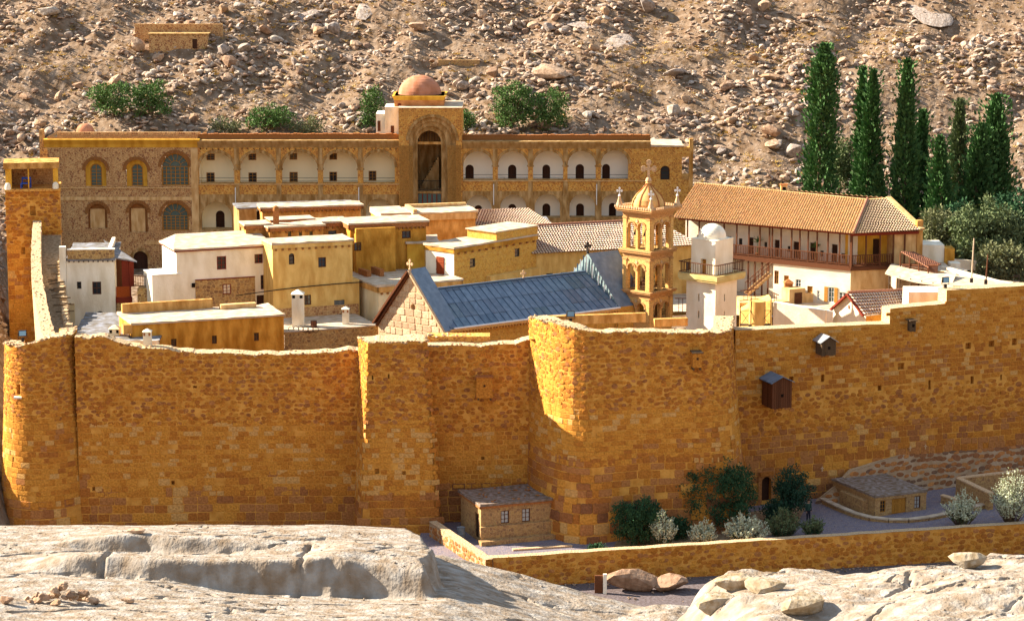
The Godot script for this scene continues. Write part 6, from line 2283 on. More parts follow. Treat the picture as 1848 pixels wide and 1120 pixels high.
	for q in [[7.99, "left"], [13.89, "right"]]:
		var pl := thing("potted_palm", "green potted plant on the balcony, the %s one of two" % q[1], "plant", t.transform * Vector3(q[0], gy, -0.5))
		vb = MB.new()
		vb.lathe(Vector3.ZERO, [Vector2(0.12, 0), Vector2(0.18, 0.3), Vector2(0, 0.3)], 8)
		part("pot", vb, M.clay_edge, pl)
		vb = MB.new()
		vb.tube(Vector3(0, 0.3, 0), Vector3(0, 1.3, 0), 0.03, 0.02, 5)
		for i in 26:
			var d := Vector3(rnd(-1, 1), rnd(-0.1, 0.9), rnd(-1, 1)).normalized()
			vb.bar(Vector3(0, 1.3, 0), Vector3(0, 1.35, 0) + d * rnd(0.35, 0.6), 0.07, 0.02)
		part("leaves", vb, M.leaf_bright, pl)
	court_things()

func court_things() -> void:
	# small white house with the striped tile roof behind the right wall
	var t := thing("gabled_house", "small white gabled house with striped tile roof just behind the right wall", "house")
	var rn := Vector3(27.75, 15.49, -16.00)
	var rf := Vector3(33.26, 15.22, -19.00)
	var en := Vector3(28.87, 13.99, -14.20)
	var ef := Vector3(33.57, 13.93, -17.20)
	var bn := Vector3(26.71, 13.77, -18.40)
	var bf := bn + (rf - rn)
	var d := Vector3(0, -4, 0)
	var b := MB.new()
	var iv := (rf - rn).normalized() * 0.25
	b.tri(bn + iv, en + iv, rn + iv)
	b.quad(bn + iv + d, en + iv + d, en + iv, bn + iv)
	part("gable_wall", b, M.white_plaster, t)
	b = MB.new()
	var s := Vector3(-0.05, -0.15, -0.15)
	b.quad(en + s + d + iv, ef + s + d, ef + s, en + s + iv)
	part("side_wall", b, M.ochre_stone, t)
	tiles("roof", t, en, ef, rf, rn, M.tile_pale, M.tile_bed, 0.33, 0.26, 0.74)
	tiles("roof", t, bf, bn, rn, rf, M.tile_pale, M.tile_bed, 0.5, 0.4)
	ridge_tiles(t, rn + Vector3(0, 0.08, 0), rf + Vector3(0, 0.08, 0), M.tile_red)
	for q in [[bn, rn], [rn, en]]:
		b = MB.new()
		b.bar(q[0] + Vector3(0, -0.08, 0), q[1] + Vector3(0, -0.08, 0), 0.22, 0.16)
		part("bargeboard", b, M.timber_red, t)
	var gd := (en - bn)
	gd.y = 0
	var gm := Transform3D(Basis(Vector3.UP, atan2(-gd.z, gd.x)), (bn + en) * 0.5 + iv)
	b = MB.new()
	b.xf = gm
	b.box(Vector3(-0.12, 0.25, 0.01), Vector3(0.12, 0.75, 0.06))
	b.box(Vector3(-0.55, -1.6, 0.01), Vector3(0.15, -0.95, 0.06))
	part("window", b, M.timber, t)
	# plastered wall and the scaffold left of it
	t = thing("plaster_wall", "rough white plastered wall sloping down between scaffold and gabled house", "wall")
	b = MB.new()
	var p0 := Vector3(22.10, 13.97, -20.50)
	var p1 := Vector3(26.79, 13.64, -17.50)
	b.quad(p0 + Vector3(0, -5, 0), p1 + Vector3(0, -5, 0), p1, p0)
	b.quad(p0, p1, p1 + Vector3(0.3, 0, -0.5), p0 + Vector3(0.3, 0, -0.5))
	part("wall", b, M.white_plaster, t)
	b = MB.new()
	var p2 := Vector3(19.58, 12.55, -24.00)
	b.quad(p2 + Vector3(0, -5, 0), p0 + Vector3(0, -5, -1.2), p0 + Vector3(0, 0, -1.2), p2)
	b.quad(p2, p0 + Vector3(0, 0, -1.2), p0 + Vector3(0, 0, -4), p2 + Vector3(0, 0, -4))
	part("return_wall", b, M.yellow_plaster, t)
	b = MB.new()
	b.tube(p0 + Vector3(-1.3, -5, -0.4), p0 + Vector3(-1.3, 0.05, -0.4), 0.75, 0.7, 14)
	part("round_pier", b, M.yellow_plaster, t)
	t = thing("court_floor", "pale raised court in front of the dormitory", "terrace")
	b = MB.new()
	b.quad(Vector3(14.07, 12.00, -27.17), Vector3(29.12, 12.00, -22.23), Vector3(33.60, 12.00, -33.51), Vector3(14.85, 12.00, -39.60))
	part("paving", b, M.roof_lime, t)
	b = MB.new()
	b.box(Vector3(19.71, 12.58, -25.50) + Vector3(0, -3, -3.5), Vector3(22.63, 13.07, -25.50))
	part("platform", b, M.peach_plaster, t)
	railing(t, Vector3(19.70, 13.20, -25.00), Vector3(21.33, 13.40, -25.00), 1.0, M.iron_rust, 0.3, 0.04)
	railing(t, Vector3(22.38, 13.23, -24.00), Vector3(22.80, 13.16, -23.00), 1.0, M.iron_rust, 0.3, 0.04)
	railing(t, Vector3(14.01, 12.41, -24.00), Vector3(15.34, 12.41, -24.00), 1.3, M.iron_rust, 0.3, 0.05)
	t = thing("timber_stair", "flight of wooden stairs climbing to the dormitory balcony", "stairs", Vector3(20.74, 13.16, -29.00), 0.2)
	for i in 9:
		boxpart("tread", Vector3(i * 0.24, i * 0.2, -0.9), Vector3(i * 0.24 + 0.27, i * 0.2 + 0.05, 0.0), M.timber, t)
	for z in [-0.9, 0.0]:
		var sb := MB.new()
		sb.bar(Vector3(0, 0.0, z), Vector3(2.2, 1.8, z), 0.05, 0.22)
		part("stringer", sb, M.peach_plaster, t)
		sb = MB.new()
		sb.bar(Vector3(0, 0.95, z), Vector3(2.2, 2.75, z), 0.06, 0.06)
		part("handrail", sb, M.timber, t)
		for i in 10:
			boxpart("baluster", Vector3(i * 0.24, i * 0.2, z - 0.02), Vector3(i * 0.24 + 0.035, i * 0.2 + 0.95, z + 0.02), M.timber, t)
	t = thing("scaffold", "rusty pipe scaffold standing in front of the yellow wall", "scaffold")
	var sc := [Vector3(19.33, 11.36, -20.50), Vector3(20.22, 11.36, -20.50), Vector3(20.83, 11.36, -20.50), Vector3(21.91, 11.36, -20.50)]
	for i in 4:
		b = MB.new()
		b.tube(sc[i] + Vector3(0, -3, 0), sc[i] + Vector3(0, 2.3 + 0.7 * (i % 2), 0), 0.04, 0.04, 6)
		part("upright", b, M.iron_rust, t)
		if i < 3:
			b = MB.new()
			b.bar(sc[i] + Vector3(0, 0.6, 0), sc[i + 1] + Vector3(0, 0.6, 0), 0.05, 0.05)
			b.bar(sc[i] + Vector3(0, 1.9, 0), sc[i + 1] + Vector3(0, 1.9, 0), 0.04, 0.04)
			part("ledger", b, M.iron_rust, t)
			b = MB.new()
			b.bar(sc[i] + Vector3(0, 0.6, 0.05), sc[i + 1] + Vector3(0, 1.9, 0.05), 0.03, 0.03)
			b.bar(sc[i] + Vector3(0, 1.9, 0.02), sc[i + 1] + Vector3(0, 0.6, 0.02), 0.03, 0.03)
			part("brace", b, M.iron_rust, t)
	b = MB.new()
	b.box(sc[0] + Vector3(0, 0.62, -0.6), sc[3] + Vector3(0, 0.68, 0.1))
	part("deck", b, M.timber_old, t)
	t = thing("drain_pole", "white pole rising in front of the rough white wall", "pole", Vector3(25.99, 12.18, -16.00))
	b = MB.new()
	b.tube(Vector3(0, -2, 0), Vector3(0, 1.9, 0), 0.07, 0.07, 8)
	part("pole", b, M.white_plaster, t)
	t = thing("brick_oven", "small brick oven block at the foot of the dormitory wall", "oven", Vector3(24.70, 12.56, -32.60))
	boxpart("body", Vector3(-0.35, -1, -0.4), Vector3(0.35, 1.1, 0.4), M.clay_edge, t)
	b = MB.new()
	b.prism([Vector2(-0.45, 0.5), Vector2(0.45, 0.5), Vector2(0.45, -0.5), Vector2(-0.45, -0.5)], 1.1, 1.4, 0.8)
	part("cap", b, M.clay_edge, t)
	t = thing("porch", "cream stepped porch with brown door before the dormitory", "porch", Vector3(25.30, 11.59, -31.21), 0.5)
	boxpart("block", Vector3(-0.8, -1, -1.2), Vector3(0.9, 1.75, 0), M.peach_plaster, t)
	boxpart("step_wall", Vector3(-2.3, -1, -1.2), Vector3(-0.81, 0.7, 0), M.peach_plaster, t)
	boxpart("step_wall", Vector3(0.91, -1, -1.2), Vector3(2.0, 1.2, 0), M.peach_plaster, t)
	door(t, [-0.25, -0.2, 0.8, 1.6], M.timber, false, 0.04)
	# awning, lean-to, terrace walls towards the right
	t = thing("awning", "sagging pale canvas awning below the dormitory end", "awning")
	b = MB.new()
	var a0 := Vector3(32.17, 15.77, -25.00)
	var a1 := Vector3(36.69, 15.86, -18.00)
	var a2 := a1 + Vector3(1.5, 0.1, -6)
	var a3 := a0 + Vector3(1.2, 0.1, -4.5)
	for i in 8:
		var f0 := i / 8.0
		var f1 := (i + 1) / 8.0
		var sg := Vector3(0, -0.25, 0)
		b.quad(a0.lerp(a1, f0) + sg * sin(f0 * PI), a0.lerp(a1, f1) + sg * sin(f1 * PI), a3.lerp(a2, f1), a3.lerp(a2, f0))
		b.quad(a0.lerp(a1, f0) + sg * sin(f0 * PI) + Vector3(0, -0.12, 0), a0.lerp(a1, f1) + sg * sin(f1 * PI) + Vector3(0, -0.12, 0), a0.lerp(a1, f1) + sg * sin(f1 * PI), a0.lerp(a1, f0) + sg * sin(f0 * PI))
	part("canvas", b, M.roof_lime, t)
	for i in 6:
		b = MB.new()
		var p := a0.lerp(a1, (i + 0.4) / 6.0)
		b.tube(p + Vector3(0, -3, -0.2), p + Vector3(0, -0.1, -0.2), 0.05, 0.05, 6)
		part("pole", b, M.timber_old, t)
	t = thing("lean_to_roof", "small brown tiled lean-to over a railed landing right of the dormitory", "shelter")
	b = MB.new()
	var q0 := Vector3(33.93, 17.10, -28.00)
	var q1 := Vector3(35.80, 16.24, -24.50)
	var q2 := Vector3(37.36, 16.14, -27.00)
	var q3 := Vector3(35.57, 16.60, -31.00)
	tiles("roof", t, q0, q1, q2, q3, M.tile_red, M.tile_bed, 0.4, 0.25)
	for i in 4:
		b = MB.new()
		var p := q0.lerp(q1, i / 3.0)
		b.tube(p + Vector3(0, -2.2, 0), p, 0.06, 0.06, 6)
		part("post", b, M.timber, t)
	railing(t, q0.lerp(q1, 0.05) + Vector3(0, -1.9, 0), Vector3(36.59, 15.69, -24.00), 0.9, M.timber, 0.14, 0.07)
	boxpart("landing", Vector3(33.31, 14.98, -30.00) + Vector3(0, -1, -3), Vector3(38.65, 15.42, -26.00) + Vector3(0, 0, 0), M.roof_lime, t)
	t = thing("white_wall_block", "white sloping wall block between the lean-to and the garden trees", "wall", Vector3(36.40, 15.60, -33.00))
	boxpart("block", Vector3(0, -3, -3), Vector3(2.2, 1.4, 0), M.white_plaster, t)
	boxpart("ochre_pier", Vector3(2.21, -3, -1.5), Vector3(3.1, 1.1, 0.2), M.ochre_plaster, t)
	boxpart("white_pier", Vector3(2.5, -3, 0.21), Vector3(3.4, 0.0, 1.6), M.white_plaster, t)
	t = thing("roof_terrace", "wide pale roof terrace with low cream walls behind the right wall", "terrace")
	b = MB.new()
	b.quad(Vector3(34.93, 16.30, -12.50), Vector3(43.09, 16.16, -15.00), Vector3(44.56, 15.29, -22.00), Vector3(37.45, 15.51, -26.00))
	part("paving", b, M.roof_lime, t)
	for q in [[Vector3(38.21, 15.70, -28.50), Vector3(43.48, 15.36, -19.00), 1.3], [Vector3(38.80, 15.65, -34.00), Vector3(41.91, 15.14, -36.00), 0.9], [Vector3(37.88, 15.57, -30.00), Vector3(39.91, 15.38, -29.00), 0.8]]:
		var wl := MB.new()
		wl.bar(q[0] + Vector3(0, -q[2] * 0.5, 0), q[1] + Vector3(0, -q[2] * 0.5, 0), 0.35, q[2])
		part("low_wall", wl, M.whitewash, t)
	boxpart("parapet", Vector3(36.01, 16.22, -13.00) + Vector3(0, -0.4, -0.5), Vector3(39.82, 16.52, -13.40), M.tan_plaster, t)
	b = MB.new()
	b.box(Vector3(32.49, 15.09, -14.00) + Vector3(0, -2.0, -3), Vector3(35.92, 15.92, -14.00))
	part("white_bulwark", b, M.white_plaster, t)
	for q in [[Vector3(38.16, 16.53, -17.00), 3.4, "tall pale pole standing on the right roof terrace"], [Vector3(39.45, 16.31, -17.50), 2.2, "thin rusty pole right of the tall pale pole"]]:
		var po := thing("pole", q[2], "pole", q[0], 0.0, "poles on the roof terrace")
		b = MB.new()
		b.tube(Vector3(0, -0.3, 0), Vector3(0.1, q[1], 0), 0.07, 0.05, 6)
		part("shaft", b, M.roof_lime if q[1] > 3 else M.iron_rust, po)
		boxpart("foot", Vector3(-0.12, -0.3, -0.12), Vector3(0.12, 0.05, 0.12), M.iron, po)
	t = thing("stool", "yellow wooden stool beside the lean-to landing", "stool", Vector3(36.87, 15.46, -24.50))
	boxpart("seat", Vector3(-0.3, 0.42, -0.25), Vector3(0.3, 0.48, 0.25), M.timber_ochre, t)
	for q in [[-1, -1], [1, -1], [-1, 1], [1, 1]]:
		boxpart("leg", Vector3(q[0] * 0.26 - 0.03, 0, q[1] * 0.21 - 0.03), Vector3(q[0] * 0.26 + 0.03, 0.42, q[1] * 0.21 + 0.03), M.timber_ochre, t)
	t = thing("garden_chair", "thin metal chair on the roof terrace at the right edge", "chair", Vector3(41.75, 16.05, -16.00))
	boxpart("seat", Vector3(-0.25, 0.42, -0.25), Vector3(0.25, 0.46, 0.25), M.iron, t)
	for q in [[-1, -1], [1, -1], [-1, 1], [1, 1]]:
		boxpart("leg", Vector3(q[0] * 0.23 - 0.02, 0, q[1] * 0.23 - 0.02), Vector3(q[0] * 0.23 + 0.02, 0.42 if q[1] > 0 else 0.95, q[1] * 0.23 + 0.02), M.iron, t)
	boxpart("backrest", Vector3(-0.25, 0.75, -0.25), Vector3(0.25, 0.93, -0.22), M.iron, t)

# ---------------------------------------------------------------- yard in front of the walls
func yard_y(x: float) -> float:
	return 0.03 * maxf(x - 8.0, 0.0)

func build_yard() -> void:
	var b := MB.new()
	grid(b, -7.0, 48.0, 0.0, 1.0, 1.0, func(x: float, s: float) -> Vector3: return Vector3(x, yard_y(x), lerpf(-17.0, 13.3 - 0.2087 * (x + 2.0), s)))
	struct("yard_paving", b, M.paving)
	b = MB.new()
	grid(b, -30.0, 60.0, 0.0, 1.0, 1.0, func(x: float, s: float) -> Vector3: return Vector3(x, -1.25, lerpf(13.2 - 0.2087 * (x + 2.0), 36.0, s)))
	struct("road", b, M.road)
	b = MB.new()
	for q in [[Vector3(7.21, 0.03, 9.17), Vector3(24.39, 0.03, 2.69), Vector3(24.06, 0.03, -5.32), Vector3(8.31, 0.03, 2.36)]]:
		var up := Vector3(0, 0.45, 0)
		b.quad(q[0], q[1] + up, q[2] + up, q[3])
	struct("ground_bed", b, M.dirt)
	# low wall along the road
	var t := thing("yard_wall", "long low rubble wall along the road below the fortress", "wall")
	var a0 := Vector2(-2.0, 13.5)
	var a1 := Vector2(44.0, 3.9)
	var w := sheet([a0, a1], [a0 + Vector2(0, -0.12), a1 + Vector2(0, -0.12)], -1.6, 3.0)
	masonry_wall(t, w, [Vector2(0, 2.6), Vector2(18.0, 2.75), Vector2(w.len, 3.0)], [[0, 3.0, "rubble", 0.46, 0.36, [0, 1, 2, 3, 1, 6, 2]]], [], 0.7, 0.05)
	t = thing("side_yard_wall", "low sloping rubble wall running from the square pier down to the road wall", "wall")
	w = sheet([Vector2(-6.3, 3.4), Vector2(-1.9, 13.7)], [Vector2(-6.3, 3.4), Vector2(-1.9, 13.7)], -1.6, 3.0)
	masonry_wall(t, w, [Vector2(0, 2.75), Vector2(w.len, 2.6)], [[0, 3.0, "rubble", 0.42, 0.34, [6, 5, 6, 8]]], [], 0.6, 0.04, 300, "footing_mortar")
	# stone hut against the pier
	t = front("stone_hut", "small flat roofed stone hut with two windows at the foot of the bastion", "hut", -2.34, 0.00, 5.40, 3.04, 3.40)
	var l := 5.73
	var h := 2.87
	house(t, l, h, 4.6, M.rubble_hut, M.roof_hut, [[[1.60, 1.35, 0.67, 0.99], "white_brown"], [[3.30, 1.32, 0.67, 1.04], "white_brown"]], M.clay_edge, 0.2, 0.15, 0, [[[3.2, 0.2, 0.9, 1.9], "door"]])
	boxpart("plinth", Vector3(-0.1, -1.0, 0.0), Vector3(l + 0.1, 1.27, 0.25), M.rubble_hut, t)
	boxpart("plinth", Vector3(-0.3, -1.0, 0.25), Vector3(l + 0.3, 0.32, 0.95), M.rubble_hut, t)
	for i in 26:
		var o := put("loose_stone", rock_mesh[i % 8], M.stone6 if i % 3 else M.stone5, t)
		var g := rnd(0.12, 0.4)
		o.transform = Transform3D(Basis.from_euler(Vector3(rnd(0, 6), rnd(0, 6), 0)).scaled(Vector3(g, g * 0.7, g)), Vector3(rnd(0.2, l), h + 0.13, rnd(-4.4, -0.3)))
	t = thing("water_barrel", "grey ribbed barrel standing beside the stone hut door", "barrel", Vector3(-3.86, 0.00, 4.52))
	b = MB.new()
	b.lathe(Vector3.ZERO, [Vector2(0.3, 0), Vector2(0.33, 0.05), Vector2(0.3, 0.1), Vector2(0.31, 0.45), Vector2(0.34, 0.5), Vector2(0.31, 0.55), Vector2(0.3, 0.95), Vector2(0.33, 1.0), Vector2(0.28, 1.02), Vector2(0, 1.0)], 16)
	part("body", b, M.barrel_grey, t)
	t = thing("round_kerb", "low round stone kerb set in the yard paving", "kerb", Vector3(1.79, 0.00, 10.58))
	for i in 18:
		var p0 := TAU * (i + 0.05) / 18
		var p1 := TAU * (i + 0.95) / 18
		var k := MB.new()
		k.prism([Vector2(cos(p1) * 1.5, sin(p1) * 1.5), Vector2(cos(p0) * 1.5, sin(p0) * 1.5), Vector2(cos(p0) * 1.22, sin(p0) * 1.22), Vector2(cos(p1) * 1.22, sin(p1) * 1.22)], -0.05, 0.14)
		part("kerb_stone", k, M.stone_pale, t)
	t = thing("yard_step", "low paved step between the hut and the bushes", "kerb")
	b = MB.new()
	b.bar(Vector3(0.04, 0.05, 7.55), Vector3(4.48, 0.05, 6.45), 0.35, 0.16)
	part("step", b, M.stone_pale, t)
	# ticket house and the curved wall round it
	t = front("stone_hut", "low stone hut with wooden double door inside the curved wall", "hut", 28.12, 0.00, 0.00, 32.39, -1.90)
	l = 4.67
	h = 2.16
	house(t, l, h, 6.3, M.rubble_hut, M.roof_hut, [[[0.45, 0.92, 0.50, 0.93], "ochre"], [[1.51, 0.41, 1.32, 1.47], "door", "timber_ochre"], [[3.58, 0.90, 0.56, 0.98], "white_brown"]], M.rubble_hut, 0.2, 0.04)
	boxpart("side_step", Vector3(-0.5, -1, -4.4), Vector3(-0.02, 1.73, -1.0), M.rubble_hut, t)
	t = thing("curved_wall", "curved low stone wall with pale coping around the ticket hut", "wall")
	var cp := [Vector3(24.62, 0.85, -4.94), Vector3(25.14, 0.85, -3.52), Vector3(25.81, 0.85, -1.94), Vector3(26.66, 0.85, -0.21), Vector3(27.66, 0.85, 0.98), Vector3(28.97, 0.85, 1.65), Vector3(30.42, 0.90, 1.84), Vector3(31.99, 0.95, 1.36), Vector3(33.40, 1.00, 0.54), Vector3(35.10, 1.10, -0.62), Vector3(37.32, 1.20, -2.14)]
	for i in cp.size() - 1:
		b = MB.new()
		b.bar(cp[i] + Vector3(0, -0.6, 0), cp[i + 1] + Vector3(0, -0.6, 0), 0.42, 1.15)
		part("wall_course", b, M.rubble_hut, t)
		b = MB.new()
		b.bar(cp[i] + Vector3(0, 0.02, 0), cp[i + 1] + Vector3(0, 0.02, 0), 0.5, 0.1)
		part("coping", b, M.roof_lime, t)
	t = thing("pen_wall", "low walled pen with pale coping at the right foot of the wall", "wall")
	for q in [[Vector3(35.47, 2.40, -5.44), Vector3(41.32, 2.90, -6.17)], [Vector3(35.47, 2.40, -5.44), Vector3(37.32, 2.20, -1.17)], [Vector3(33.91, 1.40, -3.83), Vector3(35.64, 1.20, -2.49)]]:
		b = MB.new()
		b.bar(q[0] + Vector3(0, -0.9, 0), q[1] + Vector3(0, -0.9, 0), 0.4, 1.7)
		part("wall_run", b, M.rubble_hut, t)
		b = MB.new()
		b.bar(q[0], q[1], 0.5, 0.1)
		part("coping", b, M.stone_pale, t)
	t = thing("wooden_gate", "orange wooden gate leaf at the start of the rubble footing", "gate", Vector3(23.98, 0.35, -6.92), 0.3)
	for i in 5:
		boxpart("plank", Vector3(-0.5 + i * 0.2, 0, 0), Vector3(-0.32 + i * 0.2, 1.05, 0.05), M.timber_ochre, t)
	boxpart("rail", Vector3(-0.5, 0.7, 0.05), Vector3(0.48, 0.8, 0.08), M.timber, t)
	door_in_wall()
	t = thing("gate_post", "white washed gate post with a brown panel added for the dark opening at the road wall", "post", Vector3(6.67, -1.30, 14.06) + Vector3(0, 0, 0.6))
	boxpart("post", Vector3(-0.12, 0, -0.2), Vector3(0.14, 1.5, 0.1), M.white_plaster, t)
	boxpart("dark_opening_panel", Vector3(-0.72, 0, -0.35), Vector3(-0.13, 1.35, -0.1), M.timber, t)  # timber panel added in place of a dark opening
	person_in_yard()

func door_in_wall() -> void:
	var t := front("wall_door", "dark low arched doorway at the foot of the right wall", "door", 17.67, -1.50, -4.00, 42.53, -12.60)
	var q := [2.25, 2.14, 0.82, 2.08]
	var b := MB.new()
	var d := -0.45
	b.box(Vector3(q[0], q[1] - 0.5, d), Vector3(q[0] + q[2], q[1] + q[3], d + 0.05))
	part("leaf", b, M.door_dark, t)
	b = MB.new()
	b.xf = Transform3D(Basis.IDENTITY, Vector3(q[0] - 0.3, q[1] - 0.3, 0.02))
	b.panel(q[2] + 0.6, q[3] + 0.7, [[0.3, 0.0, q[2], q[3] + 0.2, true]], 0.3)
	part("surround", b, M.stone6, t)

# a visitor in the yard, seen small: one continuous skin built from a field of tapered limbs
func person_in_yard() -> void:
	var at := Vector3(22.86, 0.45, 0.79)
	var t := thing("person", "person in dark jacket and dark trousers standing beside the yard tree", "person", at, 0.5)
	var bones := [
		[Vector3(-0.10, 0.06, 0.0), Vector3(-0.10, 0.48, 0.01), 0.055, 0.065], [Vector3(-0.10, 0.48, 0.01), Vector3(-0.085, 0.90, 0.0), 0.07, 0.095],
		[Vector3(0.10, 0.06, 0.06), Vector3(0.10, 0.48, 0.04), 0.055, 0.065], [Vector3(0.10, 0.48, 0.04), Vector3(0.085, 0.90, 0.0), 0.07, 0.095],
		[Vector3(-0.10, 0.05, 0.0), Vector3(-0.11, 0.04, 0.16), 0.05, 0.045], [Vector3(0.10, 0.05, 0.06), Vector3(0.12, 0.04, 0.22), 0.05, 0.045],
		[Vector3(0, 0.95, 0), Vector3(0, 1.2, 0), 0.15, 0.15], [Vector3(0, 1.2, 0), Vector3(0, 1.38, -0.01), 0.16, 0.15],
		[Vector3(-0.17, 1.40, 0), Vector3(0.17, 1.40, 0), 0.07, 0.07], [Vector3(0, 1.42, 0), Vector3(0, 1.55, 0.01), 0.06, 0.055],
		[Vector3(0, 1.64, 0.02), Vector3(0, 1.70, 0.01), 0.098, 0.1],
		[Vector3(-0.20, 1.39, 0), Vector3(-0.25, 1.12, -0.02), 0.058, 0.05], [Vector3(-0.25, 1.12, -0.02), Vector3(-0.22, 0.88, 0.08), 0.047, 0.036], [Vector3(-0.22, 0.86, 0.09), Vector3(-0.21, 0.76, 0.12), 0.036, 0.025],
		[Vector3(0.20, 1.39, 0), Vector3(0.26, 1.12, -0.02), 0.058, 0.05], [Vector3(0.26, 1.12, -0.02), Vector3(0.21, 0.90, 0.10), 0.047, 0.036], [Vector3(0.21, 0.88, 0.11), Vector3(0.20, 0.78, 0.14), 0.036, 0.025]]
	var c := 0.03
	var nx := 24
	var ny := 62
	var nz := 18
	var o := Vector3(-0.36, -0.02, -0.22)
	var f := PackedFloat32Array()
	f.resize(nx * ny * nz)
	for i in nx:
		for j in ny:
			for k in nz:
				var p := o + Vector3(i, j, k) * c
				var d := 1.0
				for q in bones:
					var ab: Vector3 = q[1] - q[0]
					var u := clampf((p - q[0]).dot(ab) / ab.length_squared(), 0, 1)
					var e: float = p.distance_to(q[0] + ab * u) - lerpf(q[2], q[3], u)
					var kk := 0.03
					var hh := clampf(0.5 + 0.5 * (d - e) / kk, 0, 1)
					d = lerpf(d, e, hh) - kk * hh * (1 - hh)
				f[(i * ny + j) * nz + k] = d
	var at_cell := {}
	for i in nx - 1:
		for j in ny - 1:
			for k in nz - 1:
				var s := Vector3.ZERO
				var m := 0
				for e in 12:
					var ax := e / 4
					var r := e % 4
					var p := [i, j, k]
					p[(ax + 1) % 3] += r & 1
					p[(ax + 2) % 3] += r >> 1
					var q := p.duplicate()
					q[ax] += 1
					var fa := f[(p[0] * ny + p[1]) * nz + p[2]]
					var fb := f[(q[0] * ny + q[1]) * nz + q[2]]
					if (fa < 0) != (fb < 0):
						s += Vector3(p[0], p[1], p[2]).lerp(Vector3(q[0], q[1], q[2]), fa / (fa - fb))
						m += 1
				if m > 0:
					at_cell[Vector3i(i, j, k)] = o + s / m * c
	var b := MB.new()
	for i in range(1, nx - 1):
		for j in range(1, ny - 1):
			for k in range(1, nz - 1):
				for ax in 3:
					var q := [i, j, k]
					q[ax] += 1
					var fa := f[(i * ny + j) * nz + k]
					var fb := f[(q[0] * ny + q[1]) * nz + q[2]]
					if (fa < 0) == (fb < 0):
						continue
					var u := Vector3i.ZERO
					var v := Vector3i.ZERO
					u[(ax + 1) % 3] = 1
					v[(ax + 2) % 3] = 1
					var g := Vector3i(i, j, k)
					var cells := [g, g - u, g - u - v, g - v]
					var ok := true
					for z in cells:
						if not at_cell.has(z):
							ok = false
					if not ok:
						continue
					var y: float = at_cell[g].y
					b.col = Color(0.02, 0.022, 0.035) if y < 0.95 else (Color(0.03, 0.06, 0.045) if y < 1.47 else (Color(0.33, 0.19, 0.12) if y < 1.68 else Color(0.03, 0.02, 0.015)))
					if absf(at_cell[g].x) > 0.15 and y < 0.88 and y > 0.7:
						b.col = Color(0.33, 0.19, 0.12)
					if fa < 0:
						b.quad(at_cell[cells[0]], at_cell[cells[1]], at_cell[cells[2]], at_cell[cells[3]])
					else:
						b.quad(at_cell[cells[0]], at_cell[cells[3]], at_cell[cells[2]], at_cell[cells[1]])
	part("body", b, M.skin_cloth, t)

# ---------------------------------------------------------------- the boulder slope
func seat(o: Node3D, x: float, z: float, g: Vector3, turn: float, sink: float) -> void:
	o.transform = Transform3D(Basis.from_euler(Vector3(rnd(-0.25, 0.25), turn, rnd(-0.25, 0.25))).scaled_local(g), Vector3(x, ground_h(x, z) + g.y * (0.5 - sink), z))

func rock_mat(i: int) -> Material:
	return M["rock%d" % (i % 5)]

